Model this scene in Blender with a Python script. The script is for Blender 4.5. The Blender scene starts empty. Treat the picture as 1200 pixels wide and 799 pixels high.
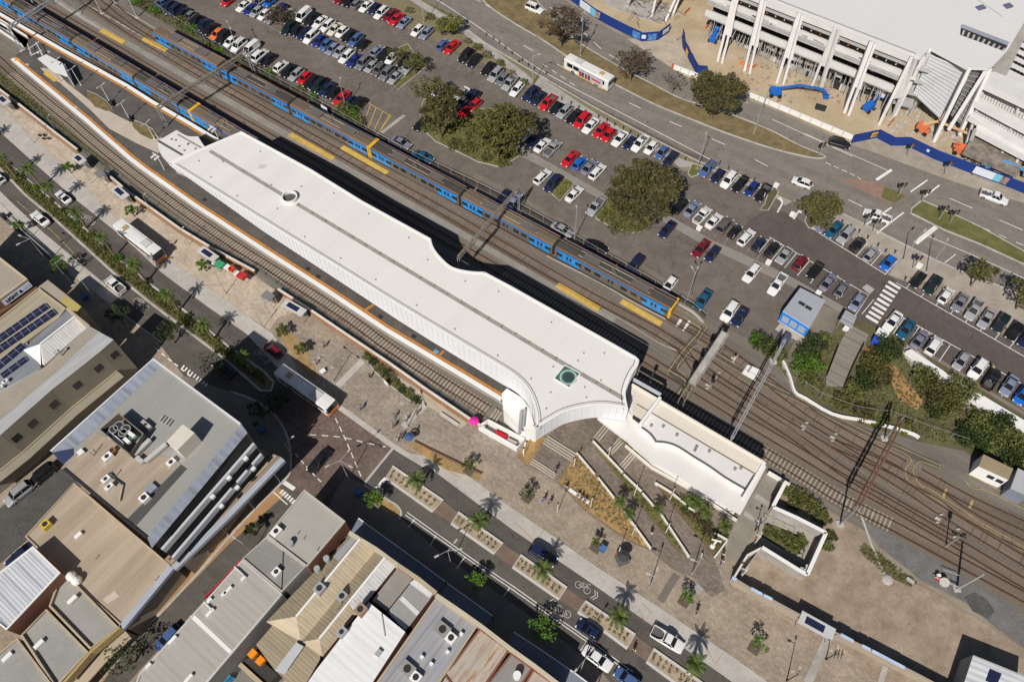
import bpy, bmesh, math, random
from mathutils import Vector, Matrix
from mathutils.geometry import tessellate_polygon
random.seed(7)
PI=math.pi
R=math.radians
C=bpy.context.scene.collection
F_PX, TILT, ROLL, CAM_H=915.0, R(31.75), R(-1.22), 119.0
_fw=Vector((0, math.sin(TILT), -math.cos(TILT)))
_up0=Vector((0, math.cos(TILT), math.sin(TILT)))
_rt=Vector((1, 0, 0))*math.cos(ROLL)+_up0*math.sin(ROLL)
_up=-Vector((1, 0, 0))*math.sin(ROLL)+_up0*math.cos(ROLL)
def G(x, y, z=0.0):
 """point of the site, at height z, measured at photograph position x, y"""
 d=_fw*F_PX+_rt*(x-600)-_up*(y-399.5)
 t=(z-CAM_H)/d.z
 return Vector((d.x*t, d.y*t, z))
def GP(pts, z=0.0):
 return[G(x, y, z)for x, y in pts]
def PX(v):
 """photograph position of a site point"""
 d=Vector(v)-Vector((0, 0, CAM_H));k=F_PX/d.dot(_fw)
 return 600+d.dot(_rt)*k, 399.5-d.dot(_up)*k
def head(px, v, z=0.0):
 a=G(px[0], px[1], z);b=G(px[0]+v[0], px[1]+v[1], z)
 return math.atan2(b.y-a.y, b.x-a.x)
MATS={}
def mat(name, col, rough=0.85, var=0.12, scale=0.6, col2=None, fine=0.08, metal=0.0, bump=0.0, spec=0.3, streak=None, alpha=None, trans=0.0):
 """principled material, colour broken up by two scales of noise in site position"""
 if name in MATS:return MATS[name]
 m=bpy.data.materials.new(name);m.use_nodes=True
 nt=m.node_tree;N=nt.nodes;L=nt.links
 b=N['Principled BSDF']
 b.inputs['Roughness'].default_value=rough
 b.inputs['Metallic'].default_value=metal
 b.inputs['Specular IOR Level'].default_value=spec
 if trans:b.inputs['Transmission Weight'].default_value=trans
 c1=tuple(col)+(1, )
 if var or fine or col2:
  geo=N.new('ShaderNodeNewGeometry')
  vec=geo.outputs['Position']
  if streak is not None:
   mp=N.new('ShaderNodeMapping');mp.vector_type='POINT'
   mp.inputs['Rotation'].default_value=(0, 0, -streak)
   L.new(vec, mp.inputs['Vector'])
   m2=N.new('ShaderNodeMapping');m2.inputs['Scale'].default_value=(0.12, 1.6, 1)
   L.new(mp.outputs[0], m2.inputs['Vector']);vec=m2.outputs[0]
  n1=N.new('ShaderNodeTexNoise');n1.inputs['Scale'].default_value=scale*0.35
  n1.inputs['Detail'].default_value=6;n1.inputs['Roughness'].default_value=0.65
  L.new(vec, n1.inputs['Vector'])
  rp=N.new('ShaderNodeValToRGB')
  rp.color_ramp.elements[0].position=0.32;rp.color_ramp.elements[1].position=0.68
  d=tuple(max(0, c*(1-var))for c in col);u=tuple(min(1, c*(1+var))for c in col)
  if col2:u=tuple(col2)
  rp.color_ramp.elements[0].color=d+(1, );rp.color_ramp.elements[1].color=u+(1, )
  L.new(n1.outputs['Fac'], rp.inputs['Fac'])
  n2=N.new('ShaderNodeTexNoise');n2.inputs['Scale'].default_value=scale*9
  n2.inputs['Detail'].default_value=3
  L.new(geo.outputs['Position'], n2.inputs['Vector'])
  mr=N.new('ShaderNodeMapRange');mr.inputs['From Min'].default_value=0.3;mr.inputs['From Max'].default_value=0.7
  mr.inputs['To Min'].default_value=1-fine;mr.inputs['To Max'].default_value=1+fine
  L.new(n2.outputs['Fac'], mr.inputs['Value'])
  mx=N.new('ShaderNodeVectorMath');mx.operation='SCALE'
  L.new(rp.outputs['Color'], mx.inputs[0]);L.new(mr.outputs[0], mx.inputs['Scale'])
  out=mx.outputs[0]
  if 'asphalt' in name or 'earth' in name or 'concrete' in name:
   for kind, sc_, lo, hi, t0, t1 in(('n', .9, .56, .66, 1.0, .80), ('n', .35, .42, .58, .93, 1.05), ('c', .16, .004, .012, .72, 1.0)):
    if kind=='n':
     q=N.new('ShaderNodeTexNoise');q.inputs['Detail'].default_value=8;q.inputs['Roughness'].default_value=.7;so_=q.outputs['Fac'];L.new(geo.outputs['Position'], q.inputs['Vector'])
    else:
     if 'asphalt' not in name:continue
     w_=N.new('ShaderNodeTexNoise');w_.inputs['Scale'].default_value=.6;L.new(geo.outputs['Position'], w_.inputs['Vector'])
     ad=N.new('ShaderNodeVectorMath');ad.operation='MULTIPLY_ADD';ad.inputs[1].default_value=(3, 3, 3);L.new(w_.outputs['Color'], ad.inputs[0]);L.new(geo.outputs['Position'], ad.inputs[2])
     q=N.new('ShaderNodeTexVoronoi');q.feature='DISTANCE_TO_EDGE';so_=q.outputs['Distance'];L.new(ad.outputs[0], q.inputs['Vector'])
    q.inputs['Scale'].default_value=sc_
    r_=N.new('ShaderNodeMapRange');r_.inputs['From Min'].default_value=lo;r_.inputs['From Max'].default_value=hi;r_.inputs['To Min'].default_value=t0;r_.inputs['To Max'].default_value=t1
    L.new(so_, r_.inputs['Value']);m_=N.new('ShaderNodeVectorMath');m_.operation='SCALE';L.new(out, m_.inputs[0]);L.new(r_.outputs[0], m_.inputs['Scale']);out=m_.outputs[0]
  L.new(out, b.inputs['Base Color'])
  if bump:
   bp=N.new('ShaderNodeBump');bp.inputs['Strength'].default_value=bump;bp.inputs['Distance'].default_value=0.05
   L.new(n2.outputs['Fac'], bp.inputs['Height']);L.new(bp.outputs[0], b.inputs['Normal'])
 else:
  b.inputs['Base Color'].default_value=c1
 MATS[name]=m
 return m
def ribbed(name, col, ang, pitch=0.4, depth=0.04, rough=0.5, var=0.15, rust=None, dark=0.12, metal=0.0):
 """roof sheeting: ribs running along direction `ang`, blotchy weathering, optional rust"""
 if name in MATS:return MATS[name]
 m=bpy.data.materials.new(name);m.use_nodes=True
 nt=m.node_tree;N=nt.nodes;L=nt.links;b=N['Principled BSDF']
 b.inputs['Roughness'].default_value=rough;b.inputs['Metallic'].default_value=metal
 b.inputs['Specular IOR Level'].default_value=0.3
 geo=N.new('ShaderNodeNewGeometry')
 mp=N.new('ShaderNodeMapping');mp.inputs['Rotation'].default_value=(0, 0, -ang)
 L.new(geo.outputs['Position'], mp.inputs['Vector'])
 sep=N.new('ShaderNodeSeparateXYZ');L.new(mp.outputs[0], sep.inputs[0])
 m1=N.new('ShaderNodeMath');m1.operation='MULTIPLY';m1.inputs[1].default_value=2*PI/pitch
 L.new(sep.outputs['Y'], m1.inputs[0])
 sn=N.new('ShaderNodeMath');sn.operation='SINE';L.new(m1.outputs[0], sn.inputs[0])
 bp=N.new('ShaderNodeBump');bp.inputs['Strength'].default_value=0.45;bp.inputs['Distance'].default_value=depth
 L.new(sn.outputs[0], bp.inputs['Height']);L.new(bp.outputs[0], b.inputs['Normal'])
 st=N.new('ShaderNodeMapping');st.inputs['Scale'].default_value=(0.15, 1.3, 1)
 L.new(mp.outputs[0], st.inputs['Vector'])
 n1=N.new('ShaderNodeTexNoise');n1.inputs['Scale'].default_value=0.9;n1.inputs['Detail'].default_value=7;n1.inputs['Roughness'].default_value=0.7
 L.new(st.outputs[0], n1.inputs['Vector'])
 rp=N.new('ShaderNodeValToRGB');rp.color_ramp.elements[0].position=0.3;rp.color_ramp.elements[1].position=0.7
 rp.color_ramp.elements[0].color=tuple(c*(1-var)for c in col)+(1, )
 rp.color_ramp.elements[1].color=tuple(min(1, c*(1+var))for c in col)+(1, )
 L.new(n1.outputs['Fac'], rp.inputs['Fac'])
 src=rp.outputs['Color']
 m3=N.new('ShaderNodeMath');m3.operation='MULTIPLY';m3.inputs[1].default_value=1/(pitch*4)
 L.new(sep.outputs['Y'], m3.inputs[0])
 fr=N.new('ShaderNodeMath');fr.operation='FRACT';L.new(m3.outputs[0], fr.inputs[0])
 lt=N.new('ShaderNodeMath');lt.operation='LESS_THAN';lt.inputs[1].default_value=0.1;L.new(fr.outputs[0], lt.inputs[0])
 mm=N.new('ShaderNodeMapRange');mm.inputs['To Min'].default_value=1;mm.inputs['To Max'].default_value=1-dark
 L.new(lt.outputs[0], mm.inputs['Value'])
 sc=N.new('ShaderNodeVectorMath');sc.operation='SCALE';L.new(src, sc.inputs[0]);L.new(mm.outputs[0], sc.inputs['Scale'])
 src=sc.outputs[0]
 if rust:
  n3=N.new('ShaderNodeTexNoise');n3.inputs['Scale'].default_value=1.6;n3.inputs['Detail'].default_value=8;n3.inputs['Roughness'].default_value=0.75
  L.new(st.outputs[0], n3.inputs['Vector'])
  r2=N.new('ShaderNodeValToRGB');r2.color_ramp.elements[0].position=0.5;r2.color_ramp.elements[1].position=0.62
  r2.color_ramp.elements[0].color=(0, 0, 0, 1);r2.color_ramp.elements[1].color=(1, 1, 1, 1)
  L.new(n3.outputs['Fac'], r2.inputs['Fac'])
  mix=N.new('ShaderNodeMix');mix.data_type='RGBA'
  L.new(r2.outputs['Color'], mix.inputs['Factor']);L.new(src, mix.inputs['A']);mix.inputs['B'].default_value=tuple(rust)+(1, )
  src=mix.outputs['Result']
 L.new(src, b.inputs['Base Color'])
 MATS[name]=m
 return m
def paving(name, c1, c2, mortar, ang, w=0.9, h=0.45, rough=0.85, big=0.15):
 if name in MATS:return MATS[name]
 m=bpy.data.materials.new(name);m.use_nodes=True
 nt=m.node_tree;N=nt.nodes;L=nt.links;b=N['Principled BSDF'];b.inputs['Roughness'].default_value=rough
 b.inputs['Specular IOR Level'].default_value=0.25
 geo=N.new('ShaderNodeNewGeometry')
 mp=N.new('ShaderNodeMapping');mp.inputs['Rotation'].default_value=(0, 0, -ang)
 L.new(geo.outputs['Position'], mp.inputs['Vector'])
 br=N.new('ShaderNodeTexBrick');br.inputs['Scale'].default_value=1.0
 br.inputs['Brick Width'].default_value=w;br.inputs['Row Height'].default_value=h
 br.inputs['Mortar Size'].default_value=0.02;br.inputs['Mortar Smooth'].default_value=0.3
 br.inputs['Color1'].default_value=tuple(c1)+(1, );br.inputs['Color2'].default_value=tuple(c2)+(1, );br.inputs['Mortar'].default_value=tuple(mortar)+(1, )
 L.new(mp.outputs[0], br.inputs['Vector'])
 n1=N.new('ShaderNodeTexNoise');n1.inputs['Scale'].default_value=0.25;n1.inputs['Detail'].default_value=8;n1.inputs['Roughness'].default_value=0.7
 L.new(geo.outputs['Position'], n1.inputs['Vector'])
 mr=N.new('ShaderNodeMapRange');mr.inputs['From Min'].default_value=0.3;mr.inputs['From Max'].default_value=0.7
 mr.inputs['To Min'].default_value=1-big;mr.inputs['To Max'].default_value=1+big
 L.new(n1.outputs['Fac'], mr.inputs['Value'])
 sc=N.new('ShaderNodeVectorMath');sc.operation='SCALE';L.new(br.outputs['Color'], sc.inputs[0]);L.new(mr.outputs[0], sc.inputs['Scale'])
 n4=N.new('ShaderNodeTexNoise');n4.inputs['Scale'].default_value=1.7;n4.inputs['Detail'].default_value=5;n4.inputs['Roughness'].default_value=0.8
 L.new(geo.outputs['Position'], n4.inputs['Vector'])
 m4=N.new('ShaderNodeMapRange');m4.inputs['From Min'].default_value=0.35;m4.inputs['From Max'].default_value=0.62
 m4.inputs['To Min'].default_value=.80;m4.inputs['To Max'].default_value=1.12
 L.new(n4.outputs['Fac'], m4.inputs['Value'])
 s4=N.new('ShaderNodeVectorMath');s4.operation='SCALE';L.new(sc.outputs[0], s4.inputs[0]);L.new(m4.outputs[0], s4.inputs['Scale'])
 L.new(s4.outputs[0], b.inputs['Base Color'])
 MATS[name]=m
 return m
class MB:
 def __init__(s):s.v=[];s.f=[];s.m=[]
 def quad(s, a, b, c, d, mi=0):
  n=len(s.v);s.v+=[Vector(a), Vector(b), Vector(c), Vector(d)];s.f.append((n, n+1, n+2, n+3));s.m.append(mi);return s
 def tri(s, a, b, c, mi=0):
  n=len(s.v);s.v+=[Vector(a), Vector(b), Vector(c)];s.f.append((n, n+1, n+2));s.m.append(mi);return s
 def poly(s, pts, mi=0, flip=False):
  pts=[Vector(p)for p in pts]
  n=len(s.v);s.v+=pts
  area=sum(pts[i].x*pts[(i+1)%len(pts)].y-pts[(i+1)%len(pts)].x*pts[i].y for i in range(len(pts)))
  for t in tessellate_polygon([pts]):
   a, b, c=[pts[i]for i in t]
   up=(b-a).cross(c-a).z>0
   if up==flip:t=(t[0], t[2], t[1])
   s.f.append(tuple(n+i for i in t));s.m.append(mi)
  return s
 def prism(s, pts, z0, z1, mi=0, top_mi=None, bottom=False, top=True):
  """vertical walls over a plan outline, flat top"""
  P=[Vector((p[0], p[1], 0))for p in pts]
  area=sum(P[i].x*P[(i+1)%len(P)].y-P[(i+1)%len(P)].x*P[i].y for i in range(len(P)))
  if area<0:P.reverse()
  for i in range(len(P)):
   a, b=P[i], P[(i+1)%len(P)]
   s.quad((a.x, a.y, z0), (b.x, b.y, z0), (b.x, b.y, z1), (a.x, a.y, z1), mi)
  if top:s.poly([(p.x, p.y, z1)for p in P], mi if top_mi is None else top_mi)
  if bottom:s.poly([(p.x, p.y, z0)for p in P], mi, flip=True)
  return s
 def box(s, c, size, ang=0.0, mi=0, tilt=None):
  """box with base centre c, size (length along ang, width, height)"""
  l, w, h=size[0]/2, size[1]/2, size[2]
  ca, sa=math.cos(ang), math.sin(ang)
  def p(x, y, z):return Vector((c[0]+x*ca-y*sa, c[1]+x*sa+y*ca, c[2]+z))
  q=[p(-l, -w, 0), p(l, -w, 0), p(l, w, 0), p(-l, w, 0), p(-l, -w, h), p(l, -w, h), p(l, w, h), p(-l, w, h)]
  n=len(s.v);s.v+=q
  for f in((0, 3, 2, 1), (4, 5, 6, 7), (0, 1, 5, 4), (1, 2, 6, 5), (2, 3, 7, 6), (3, 0, 4, 7)):
   s.f.append(tuple(n+i for i in f));s.m.append(mi)
  return s
 def beam(s, a, b, w, h, mi=0):
  """rectangular bar between two points"""
  a, b=Vector(a), Vector(b);d=(b-a)
  if d.length<1e-6:return s
  d.normalize();side=d.cross(Vector((0, 0, 1)))
  if side.length<1e-3:side=Vector((1, 0, 0))
  side.normalize();upv=side.cross(d)
  side=side*w/2;upv=upv*h/2
  q=[a-side-upv, a+side-upv, a+side+upv, a-side+upv, b-side-upv, b+side-upv, b+side+upv, b-side+upv]
  n=len(s.v);s.v+=q
  for f in((0, 1, 2, 3), (7, 6, 5, 4), (0, 4, 5, 1), (1, 5, 6, 2), (2, 6, 7, 3), (3, 7, 4, 0)):
   s.f.append(tuple(n+i for i in f));s.m.append(mi)
  return s
 def tube(s, a, b, r0, r1=None, n=8, mi=0, caps=True):
  if r1 is None:r1=r0
  a, b=Vector(a), Vector(b);d=b-a
  if d.length<1e-6:return s
  d.normalize();x=d.orthogonal().normalized();y=d.cross(x)
  k=len(s.v)
  for i in range(n):
   t=2*PI*i/n;o=x*math.cos(t)+y*math.sin(t)
   s.v.append(a+o*r0);s.v.append(b+o*r1)
  for i in range(n):
   j=(i+1)%n
   s.f.append((k+2*i, k+2*j, k+2*j+1, k+2*i+1));s.m.append(mi)
  if caps:
   s.f.append(tuple(k+2*i+1 for i in range(n)));s.m.append(mi)
   s.f.append(tuple(k+2*i for i in reversed(range(n))));s.m.append(mi)
  return s
 def path(s, pts, r, n=7, mi=0):
  for i in range(len(pts)-1):s.tube(pts[i], pts[i+1], r[i]if isinstance(r, (list, tuple))else r, r[i+1]if isinstance(r, (list, tuple))else r, n, mi)
  return s
 def ribbon(s, pts, w, z=None, off=0.0, mi=0, h=None, closed=False):
  """flat strip (or, with h, a raised kerb or wall) of width w along a path"""
  P=[Vector(p)for p in pts]
  if z is not None:P=[Vector((p.x, p.y, z))for p in P]
  n=len(P);L_, R_=[], []
  for i in range(n):
   if closed:a, b=P[i-1], P[(i+1)%n]
   else:a, b=P[max(0, i-1)], P[min(n-1, i+1)]
   d=(b-a);d.z=0;d.normalize();nn=Vector((-d.y, d.x, 0))
   L_.append(P[i]+nn*(off+w/2));R_.append(P[i]+nn*(off-w/2))
  rng=range(n if closed else n-1)
  for i in rng:
   j=(i+1)%n
   if h is None:s.quad(R_[i], R_[j], L_[j], L_[i], mi)
   else:
    u=Vector((0, 0, h))
    s.quad(R_[i]+u, R_[j]+u, L_[j]+u, L_[i]+u, mi)
    s.quad(R_[i], R_[j], R_[j]+u, R_[i]+u, mi);s.quad(L_[j], L_[i], L_[i]+u, L_[j]+u, mi)
  if h is not None and not closed:
   u=Vector((0, 0, h))
   s.quad(L_[0], R_[0], R_[0]+u, L_[0]+u, mi);s.quad(R_[-1], L_[-1], L_[-1]+u, R_[-1]+u, mi)
  return s
 def ball(s, c, r, n=8, m=5, mi=0, sz=1.0):
  c=Vector(c);k=len(s.v)
  for j in range(m+1):
   ph=PI*j/m
   for i in range(n):
    t=2*PI*i/n
    s.v.append(c+Vector((r*math.sin(ph)*math.cos(t), r*math.sin(ph)*math.sin(t), r*sz*math.cos(ph))))
  for j in range(m):
   for i in range(n):
    i2=(i+1)%n
    s.f.append((k+j*n+i, k+(j+1)*n+i, k+(j+1)*n+i2, k+j*n+i2));s.m.append(mi)
  return s
 def mesh(s, name, mats, org=None, smooth=False):
  org=Vector(org)if org is not None else Vector((0, 0, 0))
  me=bpy.data.meshes.new(name)
  me.from_pydata([tuple(v-org)for v in s.v], [], s.f)
  if not isinstance(mats, (list, tuple)):mats=[mats]
  for q in mats:me.materials.append(q)
  if len(mats)>1:me.polygons.foreach_set('material_index', s.m)
  if smooth:me.polygons.foreach_set('use_smooth', [True]*len(me.polygons))
  me.update()
  return me
 def build(s, name, mats, parent=None, smooth=False, label=None, cat=None, group=None, kind=None, plabel=None):
  if parent is not None:
   org=parent.matrix_world_org
  else:
   if s.v:
    xs=[v.x for v in s.v];ys=[v.y for v in s.v];zs=[v.z for v in s.v]
    org=Vector(((min(xs)+max(xs))/2, (min(ys)+max(ys))/2, min(zs)))
   else:org=Vector((0, 0, 0))
  o=bpy.data.objects.new(name, s.mesh(name, mats, org, smooth));C.objects.link(o)
  if parent is not None:o.parent=parent.o
  else:o.location=org
  tag(o, label, cat, group, kind)
  if plabel:o['label']=plabel
  return Wrap(o, org)
class Wrap:
 """an object and the site position of its origin (children are modelled in site coordinates)"""
 def __init__(s, o, org):s.o=o;s.matrix_world_org=Vector(org)
def tag(o, label=None, cat=None, group=None, kind=None):
 if label:o['label']=label
 if cat:o['category']=cat
 if group:o['group']=group
 if kind:o['kind']=kind
 return o
def empty(name, loc, label, cat, group=None, kind=None):
 o=bpy.data.objects.new(name, None);C.objects.link(o);o.location=Vector(loc);o.empty_display_size=0.3
 tag(o, label, cat, group, kind)
 return Wrap(o, loc)
def copy_tree(o, parent=None):
 c=o.copy();C.objects.link(c);c.parent=parent
 for ch in o.children:copy_tree(ch, c)
 return c
def smooth_px(pts, n=6):
 """Catmull-Rom through measured points"""
 out=[]
 P=[pts[0]]+list(pts)+[pts[-1]]
 for i in range(1, len(P)-2):
  p0, p1, p2, p3=P[i-1], P[i], P[i+1], P[i+2]
  for k in range(n):
   t=k/n
   out.append(tuple(0.5*(2*p1[a]+(p2[a]-p0[a])*t+(2*p0[a]-5*p1[a]+4*p2[a]-p3[a])*t*t+(3*p1[a]-p0[a]-3*p2[a]+p3[a])*t**3)for a in(0, 1)))
 out.append(tuple(pts[-1]))
 return out
def lerp(a, b, t):return a+(b-a)*t
def along(P, d):
 """point and direction at distance d along a polyline"""
 for i in range(len(P)-1):
  l=(P[i+1]-P[i]).length
  if d<=l or i==len(P)-2:return P[i]+(P[i+1]-P[i])*(d/l), (P[i+1]-P[i]).normalized()
  d-=l
def length(P):return sum((P[i+1]-P[i]).length for i in range(len(P)-1))
ORD=['', 'first', 'second', 'third', 'fourth', 'fifth', 'sixth', 'seventh', 'eighth', 'ninth', 'tenth', 'eleventh', 'twelfth', 'thirteenth', 'fourteenth', 'fifteenth', 'sixteenth', 'seventeenth', 'eighteenth', 'nineteenth', 'twentieth', 'twenty-first', 'twenty-second', 'twenty-third', 'twenty-fourth', 'twenty-fifth', 'twenty-sixth', 'twenty-seventh', 'twenty-eighth', 'twenty-ninth', 'thirtieth', 'thirty-first', 'thirty-second', 'thirty-third', 'thirty-fourth', 'thirty-fifth', 'thirty-sixth', 'thirty-seventh', 'thirty-eighth']
sc=bpy.context.scene
w=bpy.data.worlds.new('World');sc.world=w;w.use_nodes=True
nt=w.node_tree;bgn=nt.nodes['Background']
sky=nt.nodes.new('ShaderNodeTexSky');sky.sky_type='NISHITA';sky.sun_disc=False
SUN_EL=R(45.5);SH_AZ=R(66.3)
sun_dir=Vector((-math.cos(SH_AZ)*math.cos(SUN_EL), -math.sin(SH_AZ)*math.cos(SUN_EL), math.sin(SUN_EL)))
sky.sun_elevation=SUN_EL
sky.sun_rotation=math.atan2(sun_dir.x, sun_dir.y)
nt.links.new(sky.outputs[0], bgn.inputs['Color']);bgn.inputs['Strength'].default_value=0.05
sl=bpy.data.lights.new('sun', 'SUN');sl.energy=5.0;sl.angle=R(0.5);sl.color=(1.0, 0.945, 0.87)
so=bpy.data.objects.new('sun', sl);C.objects.link(so);so.rotation_euler=sun_dir.to_track_quat('Z', 'Y').to_euler();so.location=(0, 0, 200)
cd=bpy.data.cameras.new('camera');cam=bpy.data.objects.new('camera', cd);C.objects.link(cam)
cam.location=(0, 0, CAM_H)
cam.matrix_world=Matrix(((_rt.x, _up.x, -_fw.x, 0), (_rt.y, _up.y, -_fw.y, 0), (_rt.z, _up.z, -_fw.z, CAM_H), (0, 0, 0, 1)))
cd.sensor_fit='HORIZONTAL';cd.sensor_width=36.0;cd.lens=36.0*F_PX/1200.0
cd.clip_start=1.0;cd.clip_end=3000
sc.camera=cam
sc.view_settings.view_transform='Standard';sc.view_settings.look='None';sc.view_settings.gamma=1;sc.view_settings.exposure=-0.12
sc.cycles.max_bounces=5
RA=R(-36.7)
M_ground=mat('dry_ground', (0.27, 0.225, 0.17), var=0.2, scale=0.5, fine=0.14, bump=0.3)
M_asph=mat('asphalt', (0.083, 0.078, 0.072), var=0.14, scale=0.5, fine=0.1, bump=0.2, streak=None)
M_road=mat('road_asphalt', (0.20, 0.178, 0.155), var=0.12, scale=0.7, fine=0.08, bump=0.2, streak=R(-33))
M_lane=mat('dark_lane_asphalt', (0.125, 0.103, 0.09), var=0.12, scale=0.8, fine=0.1)
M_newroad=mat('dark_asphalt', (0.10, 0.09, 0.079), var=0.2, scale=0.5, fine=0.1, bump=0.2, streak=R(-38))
M_park=mat('car_park_asphalt', (0.152, 0.129, 0.111), var=0.13, scale=0.25, fine=0.07, bump=0.15)
M_park2=mat('new_car_park_asphalt', (0.105, 0.087, 0.078), var=0.12, scale=0.3, fine=0.08, bump=0.15)
M_ballast=mat('ballast', (0.165, 0.15, 0.13), var=0.22, scale=0.8, col2=(0.205, 0.178, 0.148), fine=0.28, bump=0.8, streak=RA)
M_rusty=mat('rust_stained_ballast', (0.155, 0.12, 0.092), var=0.2, scale=1.0, col2=(0.215, 0.17, 0.135), fine=0.3, bump=0.8, streak=RA)
M_conc=mat('concrete', (0.36, 0.34, 0.315), var=0.12, scale=0.5, fine=0.06)
M_lconc=mat('pale_concrete', (0.44, 0.41, 0.375), var=0.1, scale=0.4, fine=0.06)
M_kerb=mat('kerb_concrete', (0.42, 0.40, 0.37), var=0.1, scale=1, fine=0.08)
M_foot=paving('plaza_pavers', (0.35, 0.285, 0.22), (0.285, 0.235, 0.18), (0.22, 0.18, 0.14), R(-38), 0.8, 0.4, big=0.22)
M_plaza=paving('station_pavers', (0.335, 0.285, 0.23), (0.25, 0.21, 0.17), (0.18, 0.15, 0.125), R(-38), 0.6, 0.3, big=0.25)
M_brick=paving('brick_crossing', (0.18, 0.13, 0.108), (0.125, 0.092, 0.08), (0.09, 0.07, 0.062), R(-38), 0.5, 0.25, big=0.3)
M_white=mat('white_road_paint', (0.72, 0.71, 0.68), var=0.12, scale=2, fine=0.12)
M_oldpaint=mat('worn_paint', (0.30, 0.275, 0.245), var=0.3, scale=1.5, fine=0.2)
M_yellow=mat('yellow_paint', (0.56, 0.375, 0.085), var=0.15, scale=2, fine=0.15)
M_grassd=mat('dry_grass', (0.17, 0.135, 0.065), var=0.3, scale=1.2, col2=(0.24, 0.18, 0.09), fine=0.3, bump=0.8)
M_grassg=mat('green_grass', (0.115, 0.13, 0.035), var=0.3, scale=1.0, col2=(0.17, 0.16, 0.06), fine=0.28, bump=0.8)
M_scrub=mat('scrub_soil', (0.15, 0.115, 0.075), var=0.35, scale=1.0, col2=(0.12, 0.125, 0.05), fine=0.3, bump=0.8)
M_mulch=mat('mulch', (0.28, 0.19, 0.09), var=0.25, scale=1.5, col2=(0.44, 0.28, 0.115), fine=0.3, bump=0.6)
M_sand=mat('construction_sand', (0.44, 0.335, 0.21), var=0.18, scale=0.35, col2=(0.50, 0.41, 0.29), fine=0.12, bump=0.4)
M_lot=mat('bare_earth', (0.285, 0.215, 0.155), var=0.2, scale=0.9, col2=(0.37, 0.30, 0.23), fine=0.16, bump=0.4)
M_gravel=mat('grey_gravel', (0.15, 0.145, 0.14), var=0.25, scale=0.8, fine=0.25, bump=0.7)
M_orange_path=mat('orange_pavers', (0.37, 0.215, 0.105), var=0.12, scale=0.9, fine=0.1)
_cnt=[0]
def lz(layer):
 _cnt[0]+=1
 return layer*0.02+_cnt[0]*0.0001
def sheet(name, px, layer, m, z0=0.0):
 z=z0+lz(layer)
 return MB().poly(GP(px, z)).build(name, m, kind='structure')
def slab(name, px, z0, z1, m, kind='structure', **kw):
 """raised slab: its top outline measured at height z1"""
 return MB().prism(GP(px, z1), z0, z1).build(name, m, kind=kind, **kw)
def strip(name, px, w, layer, m, z0=0.0, sm=True, kind='structure', off=0.0, h=None, **kw):
 z=z0+lz(layer)
 P=GP(smooth_px(px, 4)if sm and len(px)>2 else px, z)
 return MB().ribbon(P, w, off=off, h=h).build(name, m, kind=kind, **kw)
MB().quad((-900, -700, -0.02), (900, -700, -0.02), (900, 1100, -0.02), (-900, 1100, -0.02)).build('ground', M_ground, kind='structure')
ROAD_LO=[(440, -30), (500, 0), (530, 20), (560, 45), (600, 70), (650, 99), (700, 128), (760, 160), (820, 190), (860, 203), (930, 234), (977, 246), (1015, 264), (1060, 287), (1105, 309), (1150, 326), (1200, 345), (1270, 374)]
ROAD_HI=[(1270, 266), (1200, 237), (1120, 213), (1060, 191), (1000, 171), (900, 126), (865, 114), (800, 86), (735, 46), (700, 26), (655, -4), (620, -30)]
sheet('highway', ROAD_LO+ROAD_HI, 1, M_road)
sheet('turning_lane', [(642, 92), (700, 125), (752, 151), (800, 176), (832, 187), (822, 191), (790, 181), (745, 160), (690, 131), (640, 102)], 2, M_lane)
MED1=[(590, -30), (628, 0), (652, 27), (672, 46), (700, 64), (735, 84), (770, 102), (800, 117), (850, 132), (900, 152), (937, 171), (966, 183), (958, 186), (935, 182), (900, 173), (850, 156), (812, 141), (770, 124), (720, 99), (690, 82), (662, 65), (640, 50), (620, 38), (600, 26), (570, 5), (540, -30)]
slab('median_strip', MED1, 0, 0.13, M_grassd)
strip('median_kerb', MED1[1:27], 0.3, 0, M_kerb, z0=0.0, h=0.15)
MED2=[(986, 210), (1010, 210), (1035, 217), (1061, 228), (1063, 232), (1046, 239), (1030, 232), (1008, 221)]
slab('traffic_island', MED2, 0, 0.13, mat('island_brick', (0.26, 0.17, 0.13), var=0.12, scale=2))
MED2g=[(1036, 218), (1060, 228), (1061, 231), (1047, 238), (1033, 231)]
sheet('island_grass', MED2g, 1, M_grassg, z0=0.13)
MED3=[(1080, 235), (1112, 249), (1150, 267), (1200, 295), (1260, 330), (1260, 348), (1200, 310), (1150, 287), (1107, 270), (1067, 250), (1068, 245)]
slab('planted_median', MED3, 0, 0.13, M_grassg)
strip('planted_median_kerb', MED3+[MED3[0]], 0.3, 0, M_kerb, h=0.15, sm=False)
VERGE=[(380, -30), (520, -30), (500, 0), (530, 20), (560, 45), (600, 70), (650, 99), (700, 128), (760, 160), (820, 190), (862, 204), (930, 234), (927, 240), (905, 228), (870, 214), (830, 197), (790, 188), (750, 168), (690, 133), (640, 112), (610, 101), (578, 80), (540, 62), (498, 42), (468, 30), (420, -6), (400, -30)]
sheet('verge', VERGE, 2, mat('dry_verge', (0.23, 0.18, 0.125), var=0.22, scale=1.2, col2=(0.21, 0.19, 0.10), fine=0.25))
strip('verge_grass_strip', [(470, -12), (490, 2), (510, 12), (528, 21)], 2.2, 3, M_grassg)
strip('footpath', [(440, -30), (486, 0), (512, 16), (532, 27), (560, 48), (588, 70), (612, 88), (622, 98)], 1.9, 3, M_conc)
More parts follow.
